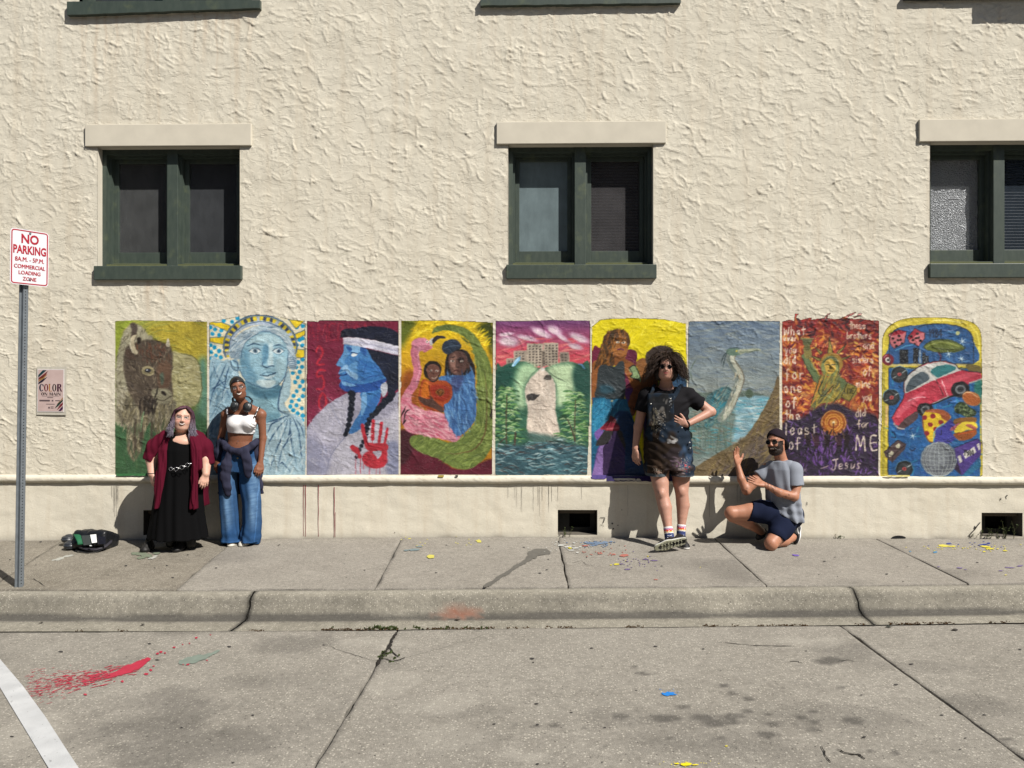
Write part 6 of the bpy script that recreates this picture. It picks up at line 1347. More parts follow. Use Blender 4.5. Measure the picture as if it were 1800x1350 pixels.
def loft(B, secs, k=.02, folds=None, zc=True, rot=0.0, pw=2.0):
    """stack of elliptical sections [(centre, rx, ry)], nearly vertical; folds = (count, amp_top, amp_bottom, phase)"""
    secs = sorted(secs, key=lambda q: q[0][2]); Z = np.array([q[0][2] for q in secs]); CX = np.array([q[0][0] for q in secs]); CY = np.array([q[0][1] for q in secs]); RX = np.array([q[1] for q in secs]); RY = np.array([q[2] for q in secs])
    def f(X):
        z = X[..., 2]; cx = np.interp(z, Z, CX); cyy = np.interp(z, Z, CY); rx = np.interp(z, Z, RX); ry = np.interp(z, Z, RY)
        x = X[..., 0] - cx; y = X[..., 1] - cyy
        if rot: x, y = x * math.cos(rot) + y * math.sin(rot), -x * math.sin(rot) + y * math.cos(rot)
        if folds:
            n, a0, a1, ph = folds; t = (z - Z[0]) / (Z[-1] - Z[0]); th = np.arctan2(y, x); am = a1 + (a0 - a1) * np.clip(t, 0, 1)
            w = np.sin(th * n + ph + 1.2 * np.sin(th * 2 + z * 3)) * .6 + np.sin(th * (n * 1.7) + ph * 2 + z * 4) * .4; rx = rx + am * w; ry = ry + am * w
        r = (np.abs(x / rx) ** pw + np.abs(y / ry) ** pw) ** (1 / pw); d = (r - 1) * np.minimum(rx, ry)
        return np.maximum(d, np.maximum(Z[0] - z, z - Z[-1])).astype(np.float32)
    B.p.append(Prim('fn', (0, 0, 0), (0, 0, 0), 0, 0, k, False, fn=f)); return B
def below(z, k=.004): return lambda X, D: np.maximum(D, X[..., 2] - z)
def above(z): return lambda X, D: np.maximum(D, z - X[..., 2])
def wrinkle(sc_, amp, seed, stretch=(1, 1, 1)): 
    st_ = np.array(stretch, np.float32); return lambda X, D: D + amp * hnoise(X * st_, sc_, seed)
def colfn(base, seed=0, var=.15): 
    b = np.array(base, np.float32); return lambda v: b[None] * (1 + var * hnoise(v.astype(np.float32), 30, seed))[:, None]
def glasses(parent, T, s, mat, lens=None, r=.021, rz=.016, tr=.0014, name='glasses', square=0):
    m = MB(); y = .096
    for k in (-1, 1):
        pts = []
        for i in range(17):
            a = i * 2 * math.pi / 16; c_, n_ = math.cos(a), math.sin(a)
            if square: c_ = math.copysign(abs(c_) ** .5, c_); n_ = math.copysign(abs(n_) ** .5, n_)
            pts.append(Vector(T(.033 * k + r * c_, y - abs(.033 * k + r * c_) * .12, .010 + rz * n_)))
        m.tube(pts, tr * s, 6, False)
        m.tube([Vector(T((.033 + r) * k, y - .006, .014)), Vector(T(.078 * k, .05, .014)), Vector(T(.082 * k, -.005, .010))], tr * s, 5)
    m.tube([Vector(T(-.033 + r, y - .002, .014)), Vector(T(0, y + .002, .016)), Vector(T(.033 - r, y - .002, .014))], tr * s, 5)
    g = m.build(name, mat, parent, True)
    if lens is not None:
        for k in (-1, 1):
            c = [Vector(T(.033 * k, y - .004, .010))]
            for i in range(16):
                a = i * 2 * math.pi / 16; c_, n_ = math.cos(a), math.sin(a)
                if square: c_ = math.copysign(abs(c_) ** .5, c_); n_ = math.copysign(abs(n_) ** .5, n_)
                c.append(Vector(T(.033 * k + r * c_, y - abs(.033 * k + r * c_) * .12 - .001, .010 + rz * n_)))
            MB().add(c, [(0, i + 1, (i + 1) % 16 + 1) for i in range(16)]).build('lens', lens, g)
    return g
M_THINGLASS = mat_glass('spectacle lens', (.4, .4, .42), .12)
# =============================================================== woman in the maroon shawl
def woman_shawl():
    f0 = G(300, 966); root = thing('person', (f0.x, f0.y, f0.z), 'woman with lilac hair and glasses in a maroon shawl over a long black dress', 'person')
    p = lambda x, y, a: V3(P(x, y, a))
    hc = p(321.5, 735.5, .47); Fm = frame((.38, -.92, .0), (.12, 0, 1)); s = .99
    B = Body(); T = head(B, hc, Fm, s, 1.06, 1.10)
    B.cone(T(0, -.01, -.05), p(318, 766, .40), .055, .065, .03); B.ell(T(0, .03, -.10), (.05, .04, .022), .03)
    B.cone(p(288, 775, .40), p(349, 775, .40), .07, .07, .05); B.ell(p(318, 777, .465), (.125, .085, .068), .04); B.ell(p(318, 800, .41), (.19, .15, .16), .05); B.ell(p(318, 845, .40), (.22, .17, .22), .05)
    for sx, (sh, el, wr, ht) in ((1, (p(284, 777, .40), p(267, 808, .44), p(267, 833, .50), p(270, 856, .53))), (-1, (p(352, 777, .40), p(362, 808, .44), p(362, 833, .50), p(358.5, 857, .53)))):
        B.cone(sh, el, .068, .058, .03); B.cone(el, wr, .056, .036, .02); f = Vector(ht - wr)
        hand(B, wr, f, (-.35 * -sx, .55, 0) if 0 else (.55 * sx, .75, 0), .93, .05, (.35, .35, .35, .3), thumb=1 if sx > 0 else -1, tang=.5, tcurl=.6)
    for k in (-1, 1): B.cone(p(318 - 17 * k, 900, .42), p(318 - 17 * k, 955, .46), .08, .05, .02)
    B.post.append(above(f0.z + .03))
    v, fa = B.mesh(*bb(250, 705, 380, 968), .0061)
    skin = (.60, .36, .275)
    c = facepaint(v, hc, Fm, s, skin, (.16, .02, .03), (.12, .06, .05), blush=(.70, .30, .24))
    c[(v[:, 2] < p(0, 944, .45)[2])] = (.006, .006, .006)
    mesh_obj('body', v, fa, M_SKIN, root, True, cols=c); eye_and_teeth(root, T, s, (.05, .035, .02), .027, .0075)
    # dress
    BK = (.0035, .0035, .004)
    D = Body(); loft(D, [(p(317.5, 764, .41), .13, .10), (p(317.5, 775, .415), .165, .135), (p(317, 790, .42), .185, .155), (p(317, 818, .42), .205, .165), (p(316, 850, .42), .225, .18), (p(314, 900, .43), .25, .20), (p(313, 949, .44), .29, .22)], .02, (9, 0, .016, .4))
    nk = p(318.5, 762, .56); D.ell(nk, (.096, .16, .078), .006, neg=True); D.post.append(wrinkle(16, .003, 2, (1, 1, .35)))
    def jag(X, D_): th = np.arctan2(X[..., 1] + .44, X[..., 0] + 3.3); return np.maximum(D_, (p(313, 947.5, .5)[2] + .006 * np.sin(th * 9)) - X[..., 2])
    D.post.append(jag); garment('dress', D, *bb(250, 760, 385, 960), .009, M_CLOTH, root, BK)
    mb = []
    for i, (x, y, rr_) in enumerate(((291.5, 823.5, 2.2), (295, 823, 1.6), (300, 824.5, 3.0), (305, 825, 1.2), (309.5, 824.5, 3.2), (314, 823.5, 1.2), (319.5, 821.5, 3.4), (324, 820, 1.2), (329.5, 817.5, 3.4), (334, 815.5, 1.6))):
        q = p(x, y, .642 - .00055 * (abs(x - 317)) ** 1.55); R_ = rr_ * .0056; mb.append([q + np.array([math.cos(j) * R_, .002 * math.sin(j * 2), math.sin(j) * R_]) for j in np.linspace(0, 6.28, 13)])
    cb = bpy.data.objects.new('chain_belt', None); cb.location = (0, 0, 0); link(cb, root)
    for q in mb: MB().tube(q, .0026, 5, False).build('chain_link', M_METAL, cb, True)
    # shawl
    S = Body(); a0 = .43
    S.cone(p(292, 772, .40), p(272, 786, .42), .088, .084, .02); S.cone(p(272, 787, .42), p(265, 805, .44), .078, .070, .02); S.cone(p(345, 772, .40), p(359, 787, .42), .088, .086, .02); S.cone(p(359, 788, .42), p(365, 812, .43), .08, .066, .02); S.cone(p(366, 806, .43), p(371, 816, .42), .05, .022, .02)
    loft(S, [(p(298, 766, .47), .045, .05), (p(289, 790, .54), .06, .035), (p(283, 830, .57), .055, .025), (p(281, 865, .58), .05, .022), (p(278.5, 894, .58), .058, .024)], .02, (5, .002, .007, 0))
    loft(S, [(p(340, 766, .48), .045, .05), (p(346, 790, .54), .058, .035), (p(345, 830, .57), .058, .026), (p(344, 865, .58), .055, .024), (p(346, 897, .58), .070, .026)], .02, (6, .003, .009, 2))
    loft(S, [(p(318, 768, .31), .17, .05), (p(318, 800, .25), .24, .05), (p(318, 850, .21), .25, .05), (p(318, 890, .18), .27, .05)], .03, (9, .003, .012, 1))
    S.cone(p(352, 880, .40), p(363, 888, .36), .03, .02, .02)
    loft(S, [(p(276, 800, .38), .02, .10), (p(274, 850, .36), .02, .09), (p(272, 892, .35), .02, .09)], .02); loft(S, [(p(358, 800, .38), .02, .10), (p(360, 850, .36), .018, .09), (p(361, 892, .35), .018, .09)], .02)
    S.ell(p(320, 752, .56), (.080, .15, .085), .02, neg=True)
    S.post.append(wrinkle(34, .0035, 5, (1, 1, .28))); S.post.append(lambda X, D_: D_ + .0032 * np.sin(X[..., 0] * 95 + 3 * np.sin(X[..., 2] * 7)))
    def hem(X, D_):
        x = X[..., 0]; z = X[..., 2]; lim = p(0, 895, .58)[2] + .010 * np.abs(np.sin(x * 75)); return np.maximum(D_, lim - z)
    S.post.append(hem)
    for q, n in (((264, 808), (-.42, .10, -1)), ((368, 818), (.45, .1, -1))):
        o = p(q[0], q[1], .44); nn = V3(n) / np.linalg.norm(n); sd = -1 if q[0] < 300 else 1
        S.post.append(lambda X, D_, o=o, nn=nn, sd=sd: np.where((X[..., 0] - o[0]) * sd > -.055, np.maximum(D_, (X - o) @ nn + .004 * np.sin(X[..., 0] * 260)), D_))
    garment('shawl', S, *bb(248, 756, 386, 902), .0076, M_CLOTH, root, (.085, .006, .018))
    # wrist band, ring
    q = p(267, 831.5, .50); MB().tube([q + np.array([math.cos(j) * .040, math.sin(j) * .038, 0]) for j in np.linspace(0, 6.28, 15)], .0028, 5, False).build('wrist_band', M_BLACKGLOSS, root)
    # hair
    r = random.Random(9); st_ = []
    root_c = np.array((.10, .035, .055)); tip_c = np.array((.27, .24, .31))
    for i in range(900):
        side = -1 if r.random() < .54 else 1; yb = r.uniform(-.095, .062); front = np.clip((yb + .02) / .08, 0, 1)
        x0 = -.018 + side * r.uniform(0, .01); z0 = .124 - abs(yb) * .22; pts = [T(x0, yb, z0 + r.uniform(-.004, .006))]
        wd = r.uniform(.080, .100) - .008 * front; ph = r.uniform(0, 6.28); L = r.uniform(.13, .22) + (.035 if side < 0 else 0)
        lift = r.uniform(0, .012); pts += [T(side * .040 - .006, yb * .96 + .026 * front, .108 + lift * .6 - .018 * front), T(side * (wd * .84), yb * .92 + .012 * front, .066 + lift * .6), T(side * wd, yb * .9, .02)]
        ow = r.uniform(.0, .045 if side < 0 else .022)
        for k in range(1, 8):
            t = k / 7; w = .012 * math.sin(t * 8.5 + ph) * min(1, t * 2)
            pts.append(T(side * (wd - .006 * math.sin(t * 3.1) * front + ow * t * t * 1.3) + w, yb * .86 + .050 * t * front + w * .5, .02 - L * t))
        tt = np.linspace(0, 1, len(pts))[:, None]; cc = root_c + (tip_c - root_c) * np.clip(tt * 1.7 - .45, 0, 1); st_.append((pts, r.uniform(.0045, .0075), (cc * r.uniform(.55, 1.35)).astype(np.float32)))
    strand_hair('hair', st_, M_HAIR, root, n=3)
    cap = Body(); cap.ell(T(0, -.016, .034), (.084, .102, .094), .01, Fm); cap.post.append(lambda X, D_: np.maximum(D_, ((X - hc) @ Fm)[..., 1] - .045 - .0 * D_)); cap.post.append(lambda X, D_: np.maximum(D_, -(((X - hc) @ Fm)[..., 2]) - .02 + np.clip(((X - hc) @ Fm)[..., 1] + .02, 0, 1)))
    v, fa = cap.mesh(hc - .15, hc + .16, .006); mesh_obj('hair_roots', v, fa, M_HAIR, root, True, cols=np.tile(root_c * .8, (len(v), 1)))
    glasses(root, T, s, simple('thin silver frame', (.35, .3, .28), .3, .5, .6), M_THINGLASS, .022, .015, .0011)
    for x in (262, 317): a = G(x + 2, 950, walk_z); shoe('shoe', P(x, 960, .40) * 0 + Vector((G(x, 968).x, -.42, G(x, 968).z + .012)), Vector((G(x, 968).x - .02, -.60 + .02, G(x, 968).z - .0)), (0, 0, 1), M_SHOE, root, (.012, .011, .011), (.02, .018, .017))
    return root
# =============================================================== woman in the white top
def woman_top():
    f0 = G(420, 958); root = thing('person', (f0.x, f0.y, f0.z), 'tall woman in glasses, white crop top and wide blue jeans with headphones round her neck', 'person')
    p = lambda x, y, a: V3(P(x, y, a))
    hc = p(418.6, 683, .30); Fm = frame((.36, -.93, -.02), (-.22, 0, 1)); s = .99
    B = Body(); T = head(B, hc, Fm, s, .90, .92)
    B.cone(T(0, -.015, -.05), p(427, 720, .22), .046, .050, .025)
    B.cone(p(427, 712, .21), p(402, 725, .21), .046, .050, .035); B.cone(p(427, 712, .21), p(454, 725.5, .21), .046, .050, .035)
    B.ell(p(426, 742, .23), (.145, .095, .10), .04); loft(B, [(p(424, 735, .22), .145, .095), (p(424, 755, .22), .135, .092), (p(422, 775, .22), .122, .085), (p(421.5, 790, .22), .145, .095), (p(421, 805, .22), .16, .10)], .03)
    for k in (-1, 1): B.ell(p(424.5 + 12.5 * k, 745, .30), (.062, .050, .055), .035)
    B.ell(p(418.0, 776.8, .312), (.006, .010, .008), .006, neg=True)
    arms = ((1, p(397, 729, .21), p(389, 770, .17), p(382.5, 807, .22), p(379, 826, .26)), (-1, p(459.5, 729, .22), p(462, 771, .21), p(458, 812, .27), p(456.5, 833, .31)))
    for sx, sh, el, wr, ht in arms:
        B.ell(sh, (.049, .047, .050), .03); B.cone(sh, el, .043, .035, .02); B.cone(el, wr, .036, .024, .015)
        hand(B, wr, Vector(ht - wr), (.5 * sx, .80, 0), .98, .04, (.45, .5, .5, .5), thumb=1 if sx > 0 else -1, tang=.5, tcurl=.7)
    for k, hx in ((-1, 404), (1, 438)): B.cone(p(hx, 810, .22), p(hx + 3 * k, 870, .25), .08, .055, .03); B.cone(p(hx + 3 * k, 870, .25), p(hx + 2 * k, 945, .24), .052, .04, .02)
    v, fa = B.mesh(*bb(370, 655, 475, 962), .0061)
    skin = (.215, .088, .050)
    c = facepaint(v, hc, Fm, s, skin, (.14, .04, .035), (.02, .012, .01), (.010, .008, .008), lambda x, y, z: ((z > .072 - y * .15) & (y < .085) & (((x / .07) ** 2 + ((y - .03) / .07) ** 2 + ((z - .03) / .066) ** 2 > 1.12) | (z > .098)) ) | ((y < .01) & (z > -.05) & (np.abs(x) < .1) & (y < -.012 + z * .2)))
    mesh_obj('body', v, fa, M_SKIN, root, True, cols=c); eye_and_teeth(root, T, s, (.012, .008, .006), .029, .010)
    hb = Body(); hb.ell(T(0, -.012, .036), (.076, .106, .092), .01, Fm); hb.ell(T(0, -.05, -.02), (.068, .06, .07), .02, Fm); hb.ell(T(0, -.12, .02), (.03, .028, .03), .02, Fm); hb.post.append(lambda X, D_: np.maximum(D_, ((X - hc) @ Fm)[..., 1] * .9 - ((X - hc) @ Fm)[..., 2] + .004 * s + .30 * np.abs(((X - hc) @ Fm)[..., 0]) ** 1.0 - .01)); hb.post.append(wrinkle(150, .0012, 3, (1, .25, .1)))
    v, fa = hb.mesh(hc - .17, hc + .17, .005); mesh_obj('hair', v, fa, vcol('slick hair', .32, .5, 0, .5, 60, .002, .3), root, True, cols=np.tile((.010, .008, .008), (len(v), 1)))
    glasses(root, T, s, simple('black glasses frame', (.012, .011, .012), .3, .5), M_THINGLASS, .024, .019, .0018)
    m = MB(); q = T(.066, -.0, -.030); m.tube([q + np.array([0, 0, -.0]), q + np.array([0, -.002, -.006])], .0035, 6); m.build('earring', M_METAL, root)
    # crop top
    W = Body(); loft(W, [(p(424.2, 729, .225), .148, .104), (p(424.2, 745, .235), .150, .112), (p(424, 755, .23), .140, .104), (p(424.5, 765, .225), .131, .097)], .02)
    for k in (-1, 1): W.ell(p(424.5 + 12.5 * k, 744.5, .302), (.070, .058, .062), .035)
    W.ell(p(427, 719, .36), (.115, .14, .063), .01, neg=True)
    for k, q in ((-1, (393, 731)), (1, (461.5, 730))): W.ell(p(q[0], q[1], .22), (.062, .2, .088), .01, neg=True)
    W.post.append(lambda X, D_: np.maximum(D_, (p(424, 762.2, .3)[2] - (X[..., 0] - p(424, 0, .3)[0]) * .07) - X[..., 2])); W.post.append(below(p(0, 724, .3)[2]))
    W.post.append(lambda X, D_: D_ + .0035 * np.clip((X[..., 0] - p(438, 0, .3)[0]) / .05, 0, 1) * np.sin((X[..., 2] * 1.0 + X[..., 0] * .9) * 170)); W.post.append(wrinkle(40, .0012, 3))
    garment('crop_top', W, *bb(388, 720, 464, 772), .0055, M_CLOTH, root, (.74, .73, .74))
    def strap(name, pts, w, col):
        MB().tube([Vector(p(*q)) for q in pts], w, 6, True, (1, .35)).build(name, simple(name + ' cloth %s' % w, col, .85), root)
    strap('shoulder_strap', ((448, 731, .325), (452.5, 720.5, .285), (454, 716.5, .215), (453, 718, .17)), .009, (.74, .73, .74)); strap('shoulder_strap', ((400, 728, .315), (399.5, 718, .275), (400.5, 714.5, .21)), .008, (.35, .34, .37))
    strap('bra_strap', ((450, 738, .30), (448.5, 728, .325), (456, 716.8, .262), (457, 715, .20)), .0065, (.012, .012, .013)); strap('bra_strap', ((397.5, 727, .30), (397.3, 716, .262)), .006, (.015, .015, .018))
    m = MB(); q = p(418.2, 775.5, .318); m.tube([q + np.array([0, 0, .003]), q + np.array([0, -.003, -.004])], .0035, 6); m.build('navel_stud', M_METAL, root)
    # headphones round the neck: a thing of its own
    hp0 = P(423, 712, .3); hp = thing('headphones', hp0, 'black over ear headphones hanging round the neck of the woman in the white top', 'headphones')
    m = MB(); m.tube([Vector(p(*q)) for q in ((410, 708, .335), (409, 700, .27), (414, 697, .19), (426, 696, .14), (438, 698, .17), (443.5, 704, .25), (441, 711, .315))], .011, 8, True, (1, .6)); m.build('headband', simple('black rubber', (.012, .012, .014), .45), hp, True)
    for (x, y, a, dx, dz) in ((411.5, 713.5, .345, -.35, .25), (434.5, 715, .335, .25, .35)):
        c_ = p(x, y, a); n_ = V3((dx * .6, -1, dz)); n_ /= np.linalg.norm(n_); u_ = np.cross(n_, V3((0, 0, 1))); u_ /= np.linalg.norm(u_); w_ = np.cross(u_, n_); R = np.stack([u_, n_, w_], 1)
        E = Body(); E.ell(c_, (.043, .017, .052), .01, R); E.ell(c_ - n_ * .016, (.046, .016, .055), .006, R); v, fa = E.mesh(c_ - .08, c_ + .08, .005)
        cup = mesh_obj('ear_cup', v, fa, simple('black satin plastic', (.008, .0085, .01), .38, .5), hp, True)
        F = Body(); F.ell(c_ + n_ * .010 + w_ * .008, (.028, .012, .032), .004, R); v, fa = F.mesh(c_ - .06, c_ + .06, .004); mesh_obj('cup_cover', v, fa, simple('grey disc', (.03, .034, .036), .35, .5), cup, True)
    # jeans
    J = Body()
    loft(J, [(p(421, 786, .22), .155, .105), (p(421, 800, .22), .185, .125), (p(421, 828, .22), .195, .125)], .02)
    loft(J, [(p(401, 815, .22), .098, .12), (p(401, 850, .24), .096, .105), (p(402.5, 880, .25), .088, .10), (p(405, 920, .25), .086, .105), (p(407, 956, .26), .098, .118)], .03, (5, .003, .010, .5))
    loft(J, [(p(438.5, 815, .22), .098, .12), (p(439, 850, .24), .098, .105), (p(443, 880, .25), .092, .10), (p(444, 920, .25), .092, .108), (p(439.5, 956, .26), .106, .122)], .03, (5, .003, .010, 2.5))
    J.post.append(wrinkle(22, .0045, 8, (1, 1, .6))); J.post.append(lambda X, D_: D_ + .0035 * np.sin((X[..., 2] + .5 * X[..., 0]) * 60 + 2 * np.sin(X[..., 0] * 20)) * np.clip((p(0, 925, .3)[2] - X[..., 2]) / .1, 0, 1))
    J.post.append(lambda X, D_: np.maximum(D_, np.where(X[..., 1] < -.30, p(0, 952.5, .34)[2], f0.z + .012) - X[..., 2]))
    def jc(v):
        b = np.array((.020, .062, .155)); lt = np.array((.115, .21, .35)); v = v.astype(np.float32); x = v[:, 0]; z = v[:, 2]; t = np.zeros(len(v))
        for cx, w in ((402, .045), (447, .04)): t = np.maximum(t, np.exp(-((x - p(cx, 0, .3)[0]) / w) ** 2) * np.clip((z - p(0, 935, .3)[2]) / .15, 0, 1) * np.clip((p(0, 800, .3)[2] - z) / .1, 0, 1) * (v[:, 1] < -.24))
        t = np.clip(t * (.75 + .5 * hnoise(v * np.array((1, 1, 3), np.float32), 40, 3)), 0, 1); c = b + (lt - b) * t[:, None]
        seam = (np.abs(x - p(452.5, 0, .25)[0] - .02 * np.sin(z * 3)) < .003) & (v[:, 1] < -.18); c[seam] *= 1.5
        hm = z < p(0, 951, .34)[2] + .012; c[hm & (v[:, 1] < -.3)] *= 1.25; return c * (1 + .12 * hnoise(v, 60, 9))[:, None]
    jo = garment('jeans', J, *bb(378, 780, 468, 962), .0076, M_DENIM, root, jc)
    m = MB(); q = p(418, 805.5, .345); m.tube([q, q + np.array([0, -.006, 0])], .009, 10); m.build('button', simple('worn brass', (.2, .16, .1), .4, .5, .8), jo)
    # jacket tied at the waist: worn, a garment of hers
    NV = (.030, .031, .055); K_ = Body()
    K_.chain([p(390, 776, .22), p(398, 787, .32), p(408, 792, .35), (p(421, 795, .365)), p(430, 792, .365), p(443, 783, .33), p(450, 777, .25)], [.035, .036, .032, .036, .036, .034, .035], .015, ((0, 1, 0), .75))
    K_.ell(p(423, 793, .375), (.035, .028, .030), .02)
    K_.chain([p(402, 800, .345), p(398, 818, .36), p(396, 838, .36), p(399, 856, .36), p(400.5, 867, .355)], [.036, .050, .048, .040, .034], .02, ((0, 1, 0), .55)); K_.chain([p(430, 792, .375), p(433, 806, .38), p(435.5, 822, .375), p(436, 834, .37)], [.030, .045, .046, .040], .02, ((0, 1, 0), .5))
    K_.chain([p(452, 778, .20), p(453, 800, .20), p(451, 822, .2)], [.045, .062, .04], .02); K_.chain([p(389, 778, .20), p(386.5, 796, .20), p(388, 826, .2)], [.045, .058, .05], .02)
    loft(K_, [(p(421, 786, .12), .18, .07), (p(422, 830, .11), .22, .05), (p(424, 868, .10), .22, .04)], .03, (8, .004, .012, 0)); K_.chain([p(455, 840, .12), p(459, 857, .12)], [.025, .022], .01)
    K_.post.append(wrinkle(45, .0045, 6, (1, 1, .35))); K_.post.append(wrinkle(95, .0036, 16, (1, 1, .3))); K_.post.append(lambda X, D_: D_ + .0015 * np.sin((X[..., 2] * 1.1 + X[..., 0] * .7) * 70 + 3 * hnoise(X, 12, 5)))
    def kc(v):
        c = np.tile(np.array(NV), (len(v), 1)); z = v[:, 2]; x = v[:, 0]; cuff = ((z < p(0, 855.5, .36)[2]) & (x < p(412, 0, .3)[0]) & (v[:, 1] < -.3)) | ((z < p(0, 824, .36)[2]) & (x > p(422, 0, .3)[0]) & (v[:, 1] < -.3)); c[cuff] *= .75; return c
    garment('tied_jacket', K_, *bb(376, 768, 466, 880), .0076, M_CLOTH, root, kc)
    for x in (410.5, 430): g_ = G(x, 958); shoe('sneaker', Vector((g_.x + .01, -.13, walk_z(g_.x, -.13))), Vector((g_.x - .012, -.365, walk_z(g_.x, -.36))), (0, 0, 1), M_SHOE, root, (.62, .60, .54), (.58, .55, .48), 1.02)
    return root
# =============================================================== man in the painted overalls
def man_overalls():
    f0 = G(1185, 962); root = thing('person', (f0.x, f0.y, f0.z), 'standing person with big curly hair and sunglasses in paint covered denim overalls', 'person')
    p = lambda x, y, a: V3(P(x, y, a))
    hc = p(1171, 648.5, .27); Fm = frame((-.22, -1, .12), (.02, 0, 1)); s = .98
    B = Body(); T = head(B, hc, Fm, s, .98, 1.05)
    B.cone(T(0, -.02, -.05), p(1171, 680, .18), .058, .066, .03); B.cone(p(1140, 694, .17), p(1206, 693, .17), .07, .07, .05)
    B.ell(p(1173, 720, .18), (.20, .13, .2), .05); B.ell(p(1174, 775, .2), (.22, .15, .25), .05)
    B.cone(p(1133, 699, .17), p(1122, 750, .16), .056, .045, .02); B.cone(p(1122, 750, .16), p(1116.5, 788, .20), .045, .029, .02); hand(B, p(1116.5, 790, .20), (.03, -.03, -1), (.6, .75, 0), 1.03, .05, (.3, .35, .4, .4), thumb=1, tang=.4, tcurl=.5)
    B.cone(p(1215, 698, .17), p(1250, 724, .20), .056, .046, .02); B.cone(p(1250, 724, .20), p(1207, 746, .33), .046, .030, .02)
    hand(B, p(1206.5, 746, .33), (-1, -.10, .36), (.1, .95, .15), 1.0, .10, (.35, .35, .3, .3), thumb=-1, tang=.8, tcurl=.3)
    LL = [(p(1158, 822, .24), .105), (p(1161, 850, .30), .082), (p(1164, 872, .34), .066), (p(1169, 892, .38), .068), (p(1172, 912, .42), .050), (p(1174.5, 930, .46), .040), (p(1177, 946, .49), .040)]
    R_ = [(p(1198, 822, .22), .105), (p(1197, 848, .25), .082), (p(1198.5, 868, .27), .064), (p(1200.5, 888, .27), .066), (p(1199, 908, .29), .050), (p(1197.5, 926, .31), .038), (p(1197, 944, .33), .038)]
    for q in (LL, R_): B.chain([a for a, _ in q], [b for _, b in q], .006)
    for kx, ky, ka in ((1163, 868, .40), (1198, 864, .325)): B.ell(p(kx, ky, ka), (.030, .022, .034), .03)
    v, fa = B.mesh(*bb(1105, 615, 1262, 962), .0061)
    skin = (.46, .25, .185); c = facepaint(v, hc, Fm, s, skin, (.34, .10, .09), (.06, .035, .03))
    mesh_obj('body', v, fa, M_SKIN, root, True, cols=c)
    # tee shirt
    BK = (.012, .0115, .0135); S = Body(); S.cone(p(1140, 696, .17), p(1206, 695, .17), .090, .090, .05); loft(S, [(p(1172, 688, .18), .16, .10), (p(1173, 705, .19), .225, .145), (p(1173, 730, .19), .215, .145), (p(1174, 760, .20), .21, .15)], .03)
    S.cone(p(1136, 698, .17), p(1126, 724, .165), .082, .072, .03); S.cone(p(1211, 697, .17), p(1234, 713, .18), .082, .074, .03)
    o = p(1126, 723, .165); n = V3((-.22, 0, -1)); S.post.append(lambda X, D_: np.where(X[..., 0] < p(1137, 0, .2)[0], np.maximum(D_, (X - o) @ (n / np.linalg.norm(n))), D_))
    o2 = p(1232.5, 713, .18); n2 = V3((.86, 0, -.5)); S.post.append(lambda X, D_: np.where(X[..., 0] > p(1214, 0, .2)[0], np.maximum(D_, (X - o2) @ (n2 / np.linalg.norm(n2))), D_))
    S.ell(p(1171, 672, .25), (.078, .12, .048), .01, neg=True); S.post.append(wrinkle(26, .0045, 3)); S.post.append(lambda X, D_: D_ + .003 * np.sin((X[..., 2] - .6 * X[..., 0]) * 75 + 2 * np.sin(X[..., 2] * 9)) * np.clip((X[..., 0] - p(1188, 0, .2)[0]) / .05, 0, 1))
    S.post.append(above(p(0, 760, .3)[2])); garment('tee_shirt', S, *bb(1108, 668, 1250, 765), .0076, M_CLOTH, root, BK)
    # overalls
    O = Body(); loft(O, [(p(1172, 742, .2), .20, .165), (p(1173, 762, .21), .225, .18), (p(1174.5, 790, .215), .245, .19), (p(1175, 815, .22), .245, .19), (p(1177, 824, .22), .24, .18)], .02)
    loft(O, [(p(1154.5, 818, .22), .125, .16), (p(1154.5, 836.5, .24), .105, .145)], .03, (5, .002, .006, 0)); loft(O, [(p(1198, 818, .22), .125, .165), (p(1199, 838.5, .24), .115, .155)], .03, (5, .002, .006, 1))
    O.chain([p(1140.5, 835, .24)+0*1, p(1140.5, 836, .24)], [.001, .001], .001)
    O.box(p(1161.5, 720, .345), (.118, .010, .150), .012, .02); O.box(p(1160, 724, .362), (.072, .004, .075), .006, .004); O.chain([p(1183, 700, .34), p(1190.5, 686, .31), p(1197, 678, .24), (p(1198, 678, .14))], [.022, .022, .022, .022], .004, ((0, 1, .3), .4)); O.chain([p(1143, 700, .335), p(1146, 687, .30), p(1149, 679, .24), (p(1150, 678, .14))], [.021, .021, .021, .021], .004, ((0, 1, .3), .4))
    O.post.append(lambda X, D_: np.where((X[..., 2] > p(0, 744, .3)[2]), np.maximum(D_, np.where(X[..., 1] > -.16, np.minimum(.05, X[..., 1] + .16 + .0 * D_) * (np.abs(X[..., 2] - 1.6) < 9) * (X[..., 2] < p(0, 690, .3)[2]) - (X[..., 2] >= p(0, 690, .3)[2]) * 1.0, -1.0)), D_))
    O.post.append(wrinkle(30, .006, 11, (1, 1, .8))); O.post.append(lambda X, D_: D_ + .0035 * np.sin((X[..., 2] * .9 + X[..., 0] * .35) * 85 + 2.5 * np.sin(X[..., 0] * 14)) * np.clip((p(0, 735, .3)[2] - X[..., 2]) / .1, 0, 1) * .9)
